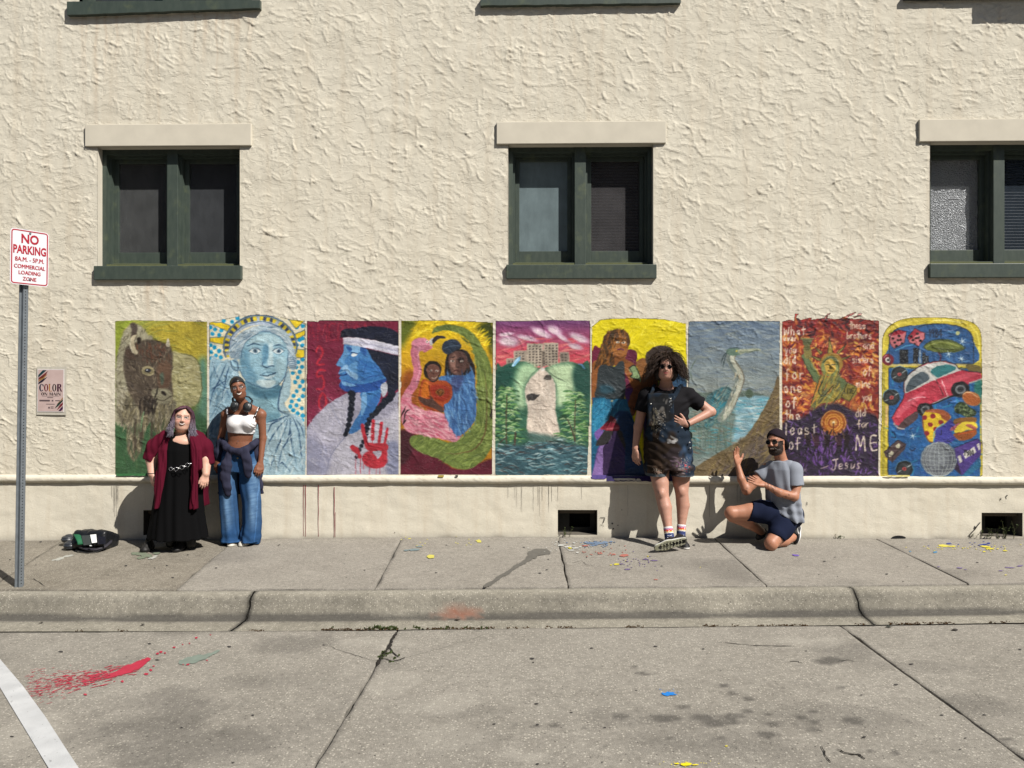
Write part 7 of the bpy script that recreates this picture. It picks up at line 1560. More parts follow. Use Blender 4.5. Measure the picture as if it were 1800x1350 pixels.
    def oc(v):
        v = v.astype(np.float32); c = np.tile(np.array((.013, .021, .034), np.float32), (len(v), 1)); x = v[:, 0]; z = v[:, 2]; X_ = (x - p(1175, 0, .35)[0]) / .0057; Y_ = (p(0, 800, .35)[2] - z) / .0057
        def spl(cx, cy, rx, ry, col, th, sd, sc_=50, st_=(1, 1, 1)):
            w = np.exp(-(((X_ - cx) / rx) ** 2 + ((Y_ - cy) / ry) ** 2)); n_ = hnoise(v * np.array(st_, np.float32), sc_, sd); m = np.clip((w + n_ * .9 - th + .18) * 4, 0, 1) * (w > .08)
            c[:] = c * (1 - m[:, None]) + np.array(col, np.float32) * m[:, None]
        spl(-15, 0, 30, 46, (.022, .015, .011), .45, 1, 20); spl(-14, -80, 26, 30, (.014, .015, .017), .4, 21, 25); spl(14, 14, 30, 30, (.026, .02, .022), .6, 22, 25); spl(-20, 20, 20, 20, (.055, .035, .024), .7, 2, 30); spl(18, 22, 24, 18, (.06, .045, .045), .65, 3, 30)
        spl(26, 0, 14, 30, (.03, .055, .10), .75, 4, 22)
        for q in ((-14, -88, 20, 22, (.11, .105, .10), 1.1, 5, 90, (1, 1, .35)), (-12, -70, 16, 18, (.09, .08, .07), 1.05, 6, 110, (1, 1, .4)), (0, -30, 20, 10, (.16, .155, .15), 1.0, 7, 80, (.5, 1, 1)), (5, -26, 12, 5, (.30, .29, .29), .95, 8, 90, (.5, 1, 1)), (-25, -62, 10, 30, (.09, .08, .06), 1.0, 9, 90, (1, 1, .5)), (22, 25, 18, 12, (.22, .17, .17), 1.1, 10, 110, (.6, 1, 1)), (-18, 28, 14, 10, (.20, .13, .10), 1.0, 12, 90, (.7, 1, 1)), (28, 20, 8, 8, (.35, .05, .05), 1.0, 13, 90, (1, 1, 1)), (8, 5, 20, 8, (.14, .10, .13), 1.05, 14, 90, (.4, 1, 1)), (20, 12, 16, 8, (.15, .08, .14), 1.05, 16, 120, (.5, 1, 1)), (5, -92, 6, 16, (.16, .17, .18), 1.1, 17, 110, (1, 1, 1)), (26, 14, 24, 26, (.30, .29, .27), 1.32, 18, 240, (1, 1, 1)), (-16, -60, 22, 40, (.30, .29, .27), 1.35, 19, 240, (1, 1, 1)), (-22, 26, 14, 14, (.32, .30, .26), 1.3, 20, 240, (1, 1, 1))): spl(*q)
        cuff = (Y_ > np.where(X_ < 4, 30, 33.5)); c[cuff] = c[cuff] * .5 + np.array((.10, .13, .15)) * .6
        return c
    ov = garment('overalls', O, p(1124, 842.5, .55), p(1228, 672, -.02) + np.array([0, .1, 0]), .0076, M_DENIM, root, oc)
    m = MB()
    for q in ((1144, 710, .365), (1178.5, 701, .362), (1198.5, 752, .395), (1212, 778, .36), (1213, 788, .355)): c_ = p(*q); m.tube([c_ + np.array([0, .004, 0]), c_ + np.array([0, -.008, 0])], .008, 9)
    m.build('buttons', simple('dull silver button', (.45, .45, .44), .35, .5, .9), ov, True, kind='stuff')
    # wrist watch
    c_ = p(1208.5, 745.3, .33); ax = Vector(p(1250, 724, .2) - p(1207, 746, .33)).normalized(); u_ = ax.cross(Vector((0, 1, 0))).normalized(); w_ = ax.cross(u_)
    MB().tube([Vector(c_) + (u_ * math.cos(j) + w_ * math.sin(j)) * .033 for j in np.linspace(0, 6.28, 15)], .006, 6, False).build('watch', M_BLACKGLOSS, root)
    # hair: dense ringlets
    r = random.Random(17); st_ = []
    for i in range(1750):
        th = r.uniform(-math.pi, math.pi); ph = r.uniform(-.15, 1.45); d = np.array([math.sin(th) * math.cos(ph), math.cos(th) * math.cos(ph) - .12, math.sin(ph)]); 
        if d[1] > .50 and ph < .95 and abs(d[0]) < .62: continue
        if d[1] > .35 and abs(d[0]) < .5 and ph < .7: continue
        p0 = np.array([d[0] * .078, d[1] * .09 - .01, .02 + d[2] * .085]); L = r.uniform(.13, .25); out = np.array([d[0] * 1.0, d[1] * .8, d[2] * .35 + .0]); pts = []; q = p0.copy(); ph0 = r.uniform(0, 6.28); rad = r.uniform(.005, .011)
        side = math.copysign(1, d[0]) if abs(d[0]) > .1 else r.choice((-1, 1))
        vel = out / np.linalg.norm(out)
        for k in range(11):
            t = k / 10; pts.append(T(*(q + np.array([math.cos(ph0 + t * 15) * rad, math.sin(ph0 + t * 15) * rad, math.sin(ph0 * 2 + t * 13) * rad * .5]))))
            vel = vel + np.array([side * .13, 0, -.42]) * (.3 + t); vel /= np.linalg.norm(vel); q = q + vel * L / 10
        if any(False for _ in ()): pass
        g = r.uniform(.5, 1.7); st_.append((pts, r.uniform(.003, .0056), (.036 * g, .019 * g, .0125 * g)))
    strand_hair('hair', st_, M_HAIR, root, n=3)
    cap = Body(); cap.ell(T(0, -.035, .035), (.098, .100, .105), .01, Fm); cap.ell(T(.07, -.04, -.03), (.05, .06, .09), .03, Fm); cap.ell(T(-.07, -.04, -.03), (.05, .06, .09), .03, Fm); cap.post.append(wrinkle(90, .006, 5)); v, fa = cap.mesh(hc - .2, hc + .2, .007); mesh_obj('hair_volume', v, fa, M_HAIR, root, True, cols=np.tile((.018, .011, .009), (len(v), 1)))
    glasses(root, T, s, M_BLACKGLOSS, M_LENS, .026, .021, .0018, 'sunglasses')
    # socks
    for q in ((LL[5][0], LL[6][0], .046), (R_[5][0], R_[6][0], .044)):
        K_ = Body(); K_.cone(q[0] + (q[0] - q[1]) * .12, q[1], q[2], q[2] * 1.02, .01)
        nrm = (q[0] - q[1]) / np.linalg.norm(q[0] - q[1]); top = q[0] + (q[0] - q[1]) * .22; K_.post.append(lambda X, D_, n_=nrm, t_=top: np.maximum(D_, (X - t_) @ n_))
        def sc2(v, q=q, n_=nrm, t_=top):
            h = -((v.astype(np.float32) - t_) @ n_) / .0057; c = np.tile((.72, .70, .70), (len(v), 1)).astype(float)
            for a, b, col in ((3, 5, (.45, .20, .38)), (5, 8, (.62, .06, .05)), (8, 10, (.75, .42, .10)), (10, 11.5, (.68, .66, .64)), (11.5, 30, (.045, .06, .16))): c[(h > a) & (h < b)] = col
            w = hnoise(v.astype(np.float32), 200, 3) > .25; c[w & (h > 5) & (h < 10)] = (.7, .68, .66); return c
        garment('sock', K_, np.minimum(q[0], q[1]) - .08, np.maximum(q[0], q[1]) + .08, .005, M_CLOTH, root, sc2)
    # shoes: one flat behind, one tipped on its side with the tread to the camera
    g1 = G(1203, 957)
    s1 = shoe('sneaker', Vector((p(1195, 950, .30)[0], -.27, walk_z(2, -.27))), Vector((p(1208, 950, .5)[0], -.50, walk_z(2, -.50))), (0, 0, 1), M_SHOE, root, (.014, .014, .016), (.66, .65, .62), 1.0, .028)
    heel, toe = Vector(p(1207, 950.5, .60)), Vector(p(1151, 964.5, .66)); upv = Vector((.10, .80, .42)); Fv = (toe - heel).normalized(); Uv = (upv - Fv * upv.dot(Fv)).normalized(); Sv = Fv.cross(Uv)
    def tread(v):
        q = v - np.array(heel); x = q @ np.array(Sv); y = q @ np.array(Fv); z = q @ np.array(Uv); c = np.tile((.60, .59, .56), (len(v), 1)).astype(float); bt = z < .006
        c[bt] = (.30, .30, .21); w = (np.sin(y * 95 + np.abs(x) * 60) > .35) & bt & (np.abs(x) < .036); c[w] = (.06, .06, .055); w = (np.abs(np.abs(x) - .03 - .004 * np.sin(y * 60)) < .0035) & bt; c[w] = (.42, .42, .34); return c
    s2 = shoe('sneaker', heel, toe, upv, M_SHOE, root, (.014, .014, .016), tread, 1.12, .024)
    m = MB()
    for i in range(7):                                 # tread lugs standing off the sole
        y = .05 + i * .033; a = heel + Fv * y
        for sd in (-1, 1): m.tube([a + Sv * sd * .008 - Uv * .001, a + Sv * sd * .026 + Fv * .014 - Uv * .002, a + Sv * sd * .040 + Fv * .006 - Uv * .001], .0042, 5)
    m.build('tread', simple('olive tread rubber', (.33, .33, .24), .6), s2)
    for px, a in ((1177, .535), (1198, .385)):
        m = MB()
        for i in range(3): q = p(px, 941 + i * 3.5, a + i * .012); m.tube([q + np.array([-.022, 0, 0]), q + np.array([0, -.012, -.004]), q + np.array([.024, 0, .004])], .003, 5)
        m.build('laces', simple('white lace', (.7, .7, .72), .8), root)
    return root
# =============================================================== kneeling man
def man_kneeling():
    f0 = G(1370, 958); root = thing('person', (f0.x, f0.y, f0.z), 'bearded man in a backward dark cap and grey tee shirt kneeling with both palms raised', 'person')
    p = lambda x, y, a: V3(P(x, y, a))
    hc = p(1364.5, 777.5, .27); Fm = frame((-.74, -.68, -.04), (-.16, 0, 1)); s = 1.0
    B = Body(); T = head(B, hc, Fm, s, .96, 1.0)
    B.cone(T(0, -.02, -.05), p(1374, 812, .24), .056, .060, .03); B.cone(p(1350, 823, .20), p(1393, 821, .30), .058, .058, .04); B.ell(p(1374, 850, .26), (.12, .09, .17), .04); B.ell(p(1378, 890, .27), (.13, .11, .13), .04)
    B.chain([p(1347, 825, .20), p(1328, 846, .23), p(1312, 862, .26)], [.054, .050, .042], .02); B.chain([p(1312, 863, .26), p(1303, 842, .24), p(1297.5, 820, .20)], [.042, .038, .027], .02)
    hand(B, p(1297, 818, .20), (-.14, .10, 1), (.62, -.78, .05), 1.10, .07, (.10, .12, .12, .15), thumb=1, tang=.75, tcurl=.25)
    B.chain([p(1400, 824, .33), p(1401, 850, .38), p(1396, 873, .43)], [.054, .048, .042], .02); B.chain([p(1396, 873, .43), p(1370, 866, .46), p(1346, 853, .44)], [.043, .038, .026], .02)
    hand(B, p(1345, 852.5, .44), (-.88, .30, .38), (-.05, -.62, .80), 1.05, .16, (.05, .08, .08, .1), thumb=-1, tang=.6, tcurl=.2)
    k1, k2 = p(1287, 902, .36), p(1356, 956, .50)
    B.chain([p(1368, 905, .27), p(1320, 900, .34), k1], [.10, .086, .066], .03); B.ell(p(1284, 902, .37), (.058, .060, .062), .03); B.chain([k1 + V3((.01, .03, -.04)), p(1315, 918, .30), p(1338, 934, .22)], [.056, .060, .040], .02)
    B.chain([p(1384, 908, .28), p(1368, 935, .40), k2], [.10, .084, .064], .03); B.ell(p(1354.5, 955, .505), (.052, .050, .060), .03); B.chain([k2 + V3((.02, .04, .01)), p(1378, 950, .36), p(1396, 943, .26)], [.052, .056, .040], .02)
    v, fa = B.mesh(*bb(1268, 748, 1420, 976), .0061)
    skin = (.40, .185, .115)
    def beard(x, y, z): return ((z < -.012 - np.clip(.045 - y, 0, .1) * .3 + np.clip(np.abs(x) - .04, 0, 1) * .9) & (y > .004) & (z > -.125) & ~((np.abs(x) < .022) & (np.abs(z + .054) < .008) & (y > .07))) & ~((z > -.038) & (np.abs(x) < .06 - .2 * (z + .04)) & (np.abs(x) > .022) & (z > -.032)) & ~((z > -.036) & (np.abs(x) <= .022))
    c = facepaint(v, hc, Fm, s, skin, (.40, .14, .12), (.03, .018, .014), (.022, .013, .010), beard, teeth=(.7, .68, .64))
    vv = v.astype(np.float32); tat = (hnoise(vv, 70, 4) > .30) & (np.linalg.norm(vv - p(1372, 868, .46), axis=1) < .13); c[tat] *= .55; tat = (hnoise(vv, 60, 6) > .35) & (np.linalg.norm(vv - p(1304, 845, .25), axis=1) < .10); c[tat] *= .6
    tat = (hnoise(vv, 80, 8) > .25) & (np.linalg.norm(vv - p(1364, 960, .48), axis=1) < .06); c[tat] *= .5
    mesh_obj('body', v, fa, M_SKIN, root, True, cols=c)
    bd = Body(); bd.ell(T(0, .045, -.092), (.050, .048, .040), .02, Fm)
    for k in (-1, 1): bd.ell(T(.040 * k, .028, -.072), (.030, .044, .040), .03, Fm); bd.cone(T(.020 * k, .094, -.042), T(.034 * k, .083, -.062), .009, .010, .01)
    bd.cone(T(-.02, .098, -.040), T(.02, .098, -.040), .008, .008, .01); bd.ell(T(0, .102, -.0545), (.024, .02, .009), .006, Fm, neg=True); bd.ell(T(0, .07, -.012), (.05, .05, .026), .01, Fm, neg=True); bd.post.append(wrinkle(140, .003, 2))
    v, fa = bd.mesh(hc - .15, hc + .15, .005); mesh_obj('beard', v, fa, M_HAIR, root, True, cols=np.tile((.024, .014, .010), (len(v), 1)))
    glasses(root, T, s, M_BLACKGLOSS, M_LENS, .028, .019, .0032, 'sunglasses', 1)
    cp = Body(); cp.ell(T(0, -.014, .040), (.088, .110, .098), .01, Fm); cp.post.append(lambda X, D_: np.maximum(D_, .030 + .55 * ((X - hc) @ Fm)[..., 1] - ((X - hc) @ Fm)[..., 2])); cp.ell(T(0, .14, .050), (.062, .10, .046), .012, Fm, neg=True)
    v, fa = cp.mesh(hc - .18, hc + .18, .0055); cap = mesh_obj('cap', v, fa, M_CLOTH, root, True, cols=np.tile((.020, .014, .020), (len(v), 1)))
    br = Body(); br.ell(T(0, -.115, -.035), (.074, .028, .062), .01, Fm); br.ell(T(0, -.145, -.05), (.06, .02, .05), .01, Fm, neg=True); v, fa = br.mesh(hc - .25, hc + .25, .0055); mesh_obj('cap_brim', v, fa, M_CLOTH, cap, True, cols=np.tile((.014, .012, .015), (len(v), 1)))
    GR = (.235, .255, .30); S = Body(); S.cone(p(1352, 825, .20), p(1392, 823, .30), .072, .074, .04)
    loft(S, [(p(1372, 810, .26), .10, .08), (p(1372.5, 824, .26), .17, .11), (p(1374, 850, .27), .182, .125), (p(1376, 880, .28), .18, .13), (p(1379, 905, .28), .18, .145), (p(1380, 916, .28), .185, .15)], .03, (7, .002, .010, 1), rot=-.62)
    S.cone(p(1351, 826, .20), p(1335, 836, .215), .070, .066, .02); S.chain([p(1392, 900, .31), p(1400, 913, .29)], [.07, .05], .03)
    o = p(1334, 839, .215); n = V3((-.8, 0, -.6)); S.post.append(lambda X, D_: np.where(X[..., 0] < p(1346, 0, .2)[0], np.maximum(D_, (X - o) @ n), D_)); o3 = p(1397, 854, .38); n3 = V3((.06, -.12, -1)); n3 /= np.linalg.norm(n3)
    S.ell(p(1368, 802, .36), (.070, .12, .038), .01, neg=True)
    wr = [wrinkle(15, .0035, 7, (1, 1, .5)), lambda X, D_: D_ + .0028 * np.sin((X[..., 2] + X[..., 0] * .45) * 80 + 2 * np.sin(X[..., 0] * 13)) * np.clip((p(0, 868, .4)[2] - X[..., 2]) / .08, 0, 1), lambda X, D_: D_ + .003 * np.sin(X[..., 0] * 70 + X[..., 2] * 12 + 2 * hnoise(X, 8, 2))]
    S.post += wr
    S.post.append(lambda X, D_: np.maximum(D_, p(0, 914, .35)[2] + np.clip((p(1396, 0, .35)[0] - X[..., 0]), 0, .3) * .60 - X[..., 2]))
    garment('tee_shirt', S, *bb(1325, 803, 1420, 930, 0, .65), .0076, M_CLOTH, root, GR)
    S2 = Body(); S2.chain([p(1386, 822, .29), p(1395, 827, .32), p(1398.5, 856, .375)], [.075, .086, .084], .02); S2.post += wr[:1]; S2.post.append(lambda X, D_: np.maximum(D_, (X - o3) @ n3)); garment('sleeve', S2, *bb(1370, 800, 1425, 880, 0, .65), .0076, M_CLOTH, root, GR)
    Sh = Body(); Sh.chain([p(1372, 903, .26), p(1340, 899, .32), p(1316, 899, .345)], [.125, .108, .100], .04); Sh.chain([p(1385, 908, .28), p(1374, 928, .36), p(1366, 940, .43)], [.125, .108, .096], .04); Sh.ell(p(1386, 905, .25), (.15, .15, .13), .04)
    o4 = p(1316, 900, .345); n4 = V3((-.93, 0, .36)); Sh.post.append(lambda X, D_: np.maximum(D_, (X - o4) @ n4)); o5 = p(1360, 944.5, .43); n5 = V3((-.45, -.35, -.82)); n5 /= np.linalg.norm(n5)
    Sh.post.append(lambda X, D_: np.maximum(D_, (X - o5) @ n5)); Sh.post.append(wrinkle(26, .006, 9)); garment('shorts', Sh, *bb(1300, 872, 1420, 962), .0076, M_CLOTH, root, (.010, .014, .034))
    # shoes
    s1 = shoe('sneaker', Vector(p(1406, 925, .21)), Vector(p(1401, 957, .285)) + Vector((0, -.0, .0)), (-1, -.25, .1), M_SHOE, root, (.012, .012, .014), (.68, .68, .68), 1.0, .020)
    # white curved tick on the side of the shoe
    pts = [(1400.5, 922), (1400.3, 928), (1402.5, 935), (1403.8, 937.5), (1405.3, 936.5), (1404.5, 931), (1403.2, 927)]; tick = [V3(P(x, y, .315)) for x, y in ((1400.6, 921.5), (1401.4, 929), (1402.6, 936), (1404.2, 939), (1405.6, 938.2), (1405.0, 936.0), (1403.6, 934.6), (1402.2, 929))]
    MB().add([q for q in tick] + [q + V3((0, .006, 0)) for q in tick], [tuple(range(8)), tuple(range(15, 7, -1))] + [(i, (i + 1) % 8, 8 + (i + 1) % 8, 8 + i) for i in range(8)]).build('shoe_mark', simple('white mark', (.75, .75, .75), .6), s1)
    shoe('sneaker', Vector(p(1349, 936, .16)), Vector(p(1333, 950, .22)), (-.3, .1, 1), M_SHOE, root, (.012, .012, .014), (.05, .05, .05), .95)
    q = p(1348.5, 854, .44); MB().tube([q + np.array([.004 * math.cos(j), .030 * math.sin(j), .030 * math.cos(j)]) for j in np.linspace(0, 6.28, 13)], .003, 5, False).build('wrist_band', M_BLACKGLOSS, root)
    return root
woman_shawl(); woman_top(); man_overalls(); man_kneeling()
# ---------------------------------------------------------------- street sign
def text_mesh(name, txt, size, mat, parent, origin, right, up, off=.0, align='CENTER', bold=0.0, width=1.0, flip=False):
    cu = bpy.data.curves.new(name, 'FONT'); cu.body = txt; cu.size = size; cu.align_x = align; cu.offset = bold; cu.resolution_u = 3
    ob = bpy.data.objects.new(name, cu); me = ob.to_mesh() if False else bpy.data.meshes.new_from_object(ob)
    bpy.data.objects.remove(ob)
    v = np.array([q.co[:] for q in me.vertices]); r = np.array(right); u = np.array(up); o = np.array(origin); n = np.cross(r, u)
    w = o + v[:, :1] * width * r + v[:, 1:2] * u + n * off; fs = [list(p.vertices) for p in me.polygons]; bpy.data.meshes.remove(me)
    return mesh_obj(name, w, fs, mat, parent)
M_SIGNW = simple('white reflective sheet', (.66, .65, .69), .4, .4, 0, .04, 8); M_SIGNR = simple('sign red', (.36, .012, .03), .45, .35, 0, .1, 12); M_GALV = simple('galvanised steel', (.20, .225, .25), .5, .5, .55, .18, 20, .3)
M_HOLE = simple('hole shadow', (.012, .013, .015), .9)
base = G(34, 1031, walk_z)
TOPP = P(43, 500, -base.y)                             # the post leans very slightly
sg = thing('no_parking_sign', base, 'white no parking sign with red lettering on a perforated grey steel post', 'sign')
bx_, by_, bz_ = base
tx_ = P(43.6, 410, -by_).x; tz_ = P(45, 404, -by_).z; lean = (tx_ - bx_) / (tz_ - bz_)
YS = math.radians(58)                                  # the sign is turned a little
rv_ = Vector((math.cos(YS), math.sin(YS), 0)); nv_ = Vector((math.sin(YS), -math.cos(YS), 0))
m = MB(); hw = .036
def ppt(s, n, z): return Vector((bx_ + lean * (z - bz_), by_, z)) + rv_ * s + nv_ * n
prof = [(-hw, 0), (-hw + .004, .003), (-.019, .003), (-.017, .030), (.017, .030), (.019, .003), (hw - .004, .003), (hw, 0), (hw, -.003), (.015, -.002), (.013, .026), (-.013, .026), (-.015, -.002), (-hw, -.003)]
v = [ppt(s, n, z) for z in (bz_ - .1, tz_) for s, n in prof]; k = len(prof)
post = mesh_obj('post', v, [(i, (i + 1) % k, k + (i + 1) % k, k + i) for i in range(k)] + [tuple(range(k, 2 * k))], M_GALV, sg)
hm = MB(); n_h = int((tz_ - bz_) / .0254)
for i in range(n_h):
    z = bz_ + .03 + i * .0254; c = ppt(0, .0306, z); hm.add([c + rv_ * .0048 * math.cos(a) + Vector((0, 0, .0048 * math.sin(a))) for a in np.linspace(0, 2 * math.pi, 8, endpoint=False)], [tuple(range(8))])
hm.build('post_holes', M_HOLE, post, kind='stuff')
# plate
SL, SR = P(13.5, 405, -by_ + .045), P(83, 405, -by_ + .045)
sw_ = .308; sh_ = .460; cz = (P(0, 402, -by_ + .045).z + P(0, 503, -by_ + .045).z) / 2; cxp = (P(13.5, 450, -by_ + .04).x + P(83, 450, -by_ + .04).x) / 2
wl = (P(83, 450, -by_ + .04).x - P(13.5, 450, -by_ + .04).x); sw_ = .300
C0 = Vector((cxp - nv_.x * .030, by_, cz)) + nv_ * .034; UPV = Vector((.012, 0, 1)).normalized()
def rrect(w, h, r, n=6):
    o = []
    for cx_, cy_, a0 in ((w/2-r, h/2-r, 0), (-w/2+r, h/2-r, 90), (-w/2+r, -h/2+r, 180), (w/2-r, -h/2+r, 270)):
        for i in range(n + 1): a = math.radians(a0 + 90 * i / n); o.append((cx_ + r * math.cos(a), cy_ + r * math.sin(a)))
    return o
def plate(name, w, h, r, off, th, mat, par, C0=C0, rv=None, nv=None, up=None, inner=None):
    rv = rv or rv_; nv = nv or nv_; up = up or UPV; o = rrect(w, h, r); k = len(o)
    f = [C0 + rv * x + up * y + nv * (off + th) for x, y in o]
    if inner:
        i_ = [C0 + rv * x + up * y + nv * (off + th) for x, y in rrect(w - inner, h - inner, max(.003, r - inner / 2))]
        return mesh_obj(name, f + i_, [(i, (i + 1) % k, k + (i + 1) % k, k + i) for i in range(k)], mat, par)
    b = [C0 + rv * x + up * y + nv * off for x, y in o]
    return mesh_obj(name, f + b, [tuple(range(k)), tuple(range(2 * k - 1, k - 1, -1))] + [(i, k + i, k + (i + 1) % k, (i + 1) % k) for i in range(k)], mat, par)
pl = plate('sign_plate', sw_, sh_, .030, 0, .003, M_SIGNW, sg)
plate('sign_border', sw_ - .014, sh_ - .014, .024, .0, .0045, M_SIGNR, pl, inner=.018)
for txt, y, size, wd_, bold in (('NO', .118, .104, .85, .0030), ('PARKING', .030, .094, .66, .0030), ('8A.M. - 5P.M.', -.036, .052, .80, .0014), ('COMMERCIAL', -.094, .046, .84, .0010), ('LOADING', -.144, .044, .88, .0010), ('ZONE', -.194, .044, .88, .0010)):
    for sh in ((0,) if bold > .002 else (-.0013, 0, .0013)): text_mesh('lettering', txt, size, M_SIGNR, pl, C0 + UPV * (y + sh * .4) + nv_ * (.0052 + sh * .1) + rv_ * sh, rv_, UPV, 0, 'CENTER', bold if bold > .002 else 0, wd_)
for y in (.205, -.180): MB().tube([C0 + UPV * y + nv_ * .003, C0 + UPV * y + nv_ * .012], .008, 8).build('bolt', M_GALV, pl)
# ---------------------------------------------------------------- poster
pc = P(89.5, 686.5, .012); pw_ = P(113, 686, .012).x - P(66.5, 686, .012).x; ph_ = P(0, 650, .012).z - P(0, 725, .012).z
ps = thing('poster', pc, 'small pink poster reading Color on Main in a clear sleeve taped to the wall', 'poster')
RX, UX, NX = Vector((1, 0, -.01)).normalized(), Vector((.01, 0, 1)).normalized(), Vector((0, -1, 0))
def cm_poster():
    m = NT('poster paper'); n = m.noise(9, 4); m.base(m.mix(m.ramp(n, [(.3, 0.0), (.7, 1.0)]), (.48, .36, .34), (.56, .43, .41)), .35, .5); return m.m
pp_ = plate('sleeve', pw_ + .035, ph_ + .055, .004, -.002, .002, simple('clear sleeve edge', (.52, .49, .42), .3, .5), ps, C0=pc + Vector((.006, 0, -.004)), rv=RX, nv=NX, up=UX)
pa = plate('paper', pw_, ph_, .002, .001, .003, simple('white paper', (.68, .66, .66), .5), ps, C0=pc, rv=RX, nv=NX, up=UX)
plate('print', pw_ - .012, ph_ - .012, .001, .0045, .0006, cm_poster(), pa, C0=pc, rv=RX, nv=NX, up=UX)
def quad(name, pts, col, off=.0062):
    return mesh_obj(name, [pc + RX * x * pw_ + UX * y * ph_ + NX * off for x, y in pts], [tuple(range(len(pts)))], simple('ink %s' % (col,), tuple(c * .7 for c in col), .5), pa)
for pts, c in ((((-.47,.30),(-.47,.36),(-.30,.475),(-.16,.475)), (.012,.055,.07)), (((-.47,.25),(-.46,.29),(-.10,.46),(-.18,.37),(-.30,.30)), (.22,.03,.03)), (((-.47,.20),(-.46,.24),(-.28,.33),(-.12,.385),(-.26,.28)), (.42,.22,.07)), (((-.47,.14),(-.46,.19),(-.28,.27),(-.12,.32),(-.30,.20)), (.03,.025,.045)),
               (((.47,-.19),(.30,-.29),(.22,-.33),(.36,-.24),(.47,-.15)), (.42,.22,.07)), (((.47,-.24),(.30,-.36),(.16,-.42),(.28,-.30),(.47,-.20)), (.015,.05,.04)), (((.47,-.33),(.36,-.40),(.24,-.46),(.36,-.33),(.47,-.27)), (.22,.02,.035)), (((.47,-.43),(.40,-.475),(.30,-.475),(.40,-.40),(.47,-.36)), (.06,.015,.07))): quad('stripe', pts, c)
def serif(parent, txt, x0, y0, h, cols, wd):
    """condensed letters with thick stems and thin joins, cut as small polygons"""
    x = x0
    for ch, col in zip(txt, cols):
        mt = simple('print ink %s%.3f' % (ch, col[0]), col, .5); w = wd.get(ch, .6) * h; m = MB(); P3 = lambda a, b: pc + RX * (x + a * w) * 1.0 + UX * (y0 + b * h) + NX * .0064
        def ringp(t0, t1, n=22, tx=.30, ty=.06):
            vs = []; fs = []
            for i in range(n + 1):
                a = math.radians(t0 + (t1 - t0) * i / n); vs += [P3(.5 + .5 * math.cos(a), .5 + .5 * math.sin(a)), P3(.5 + (.5 - tx) * math.cos(a), .5 + (.5 - ty) * math.sin(a))]
                if i: fs.append((2 * i - 2, 2 * i, 2 * i + 1, 2 * i - 1))
            m.add(vs, fs)
        def q(*pts): m.add([P3(*a) for a in pts], [tuple(range(len(pts)))])
        if ch == 'O': ringp(0, 360)
        elif ch == 'C': ringp(40, 320, tx=.34); q((.78, .70), (.95, .62), (.98, .92), (.9, .92)); 
        elif ch == 'L': q((.1, 0), (.45, 0), (.45, 1), (.1, 1)); q((.45, 0), (1, 0), (1, .26), (.88, .06), (.45, .05)); q((0, .95), (.55, .95), (.55, 1), (0, 1))
        elif ch == 'R': q((.08, 0), (.40, 0), (.40, 1), (.08, 1)); ringq = [(.40, 1), (.70, .99), (.86, .88), (.86, .64), (.70, .52), (.40, .50), (.40, .56), (.55, .60), (.58, .74), (.55, .90), (.40, .94)]; q(*ringq); q((.45, .52), (.68, .52), (1.02, 0), (.76, 0)); q((0, 0), (.48, 0), (.48, .05), (0, .05))
        elif ch == 'N': q((.08, 0), (.16, 0), (.16, 1), (.08, 1)); q((.08, 1), (.34, 1), (.92, 0), (.70, 0)); q((.84, .1), (.92, 0), (.92, 1), (.84, 1))
        elif ch == 'M': q((.04, 0), (.12, 0), (.16, 1), (.10, 1)); q((.10, 1), (.34, 1), (.56, .1), (.46, 0)); q((.46, 0), (.52, 0), (.82, 1), (.76, 1)); q((.72, 1), (.94, 1), (.98, 0), (.74, 0))
        elif ch == 'A': q((.02, 0), (.12, 0), (.50, 1), (.42, 1)); q((.36, 1), (.60, 1), (1, 0), (.72, 0)); q((.22, .30), (.80, .30), (.78, .36), (.24, .36))
        elif ch == 'I': q((.15, 0), (.85, 0), (.85, 1), (.15, 1))
        m.build('print_letter', mt, parent); x += w * 1.02 + h * .03
NVY, MAR, OCH, BLK, PUR = (.012, .02, .045), (.12, .008, .015), (.36, .16, .03), (.006, .006, .007), (.05, .008, .03)
serif(pa, 'COLOR', -.43 * pw_, -.02 * ph_, .175 * ph_, (NVY, MAR, OCH, BLK, PUR), {'C': .62, 'O': .56, 'L': .46, 'R': .72}); serif(pa, 'ON', -.35 * pw_, -.115 * ph_, .070 * ph_, (BLK,) * 2, {'O': .95, 'N': 1.1}); serif(pa, 'MAIN', -.05 * pw_, -.115 * ph_, .070 * ph_, (BLK,) * 4, {'M': 1.25, 'A': 1.05, 'I': .4, 'N': 1.1})
for x0, x1, y, h in ((-.32,.32,-.135,.004),(-.12,.10,-.165,.012),(-.42,-.02,-.236,.036),(.05,.11,-.236,.036),(.18,.36,-.236,.018),(-.16,.16,-.318,.012),(-.08,-.02,-.40,.04),(.01,.12,-.38,.012),(.01,.12,-.41,.012)): quad('print_line', ((x0, y - h / 2), (x1, y - h / 2), (x1, y + h / 2), (x0, y + h / 2)), (.09, .06, .07) if h < .02 else (.14, .10, .11))
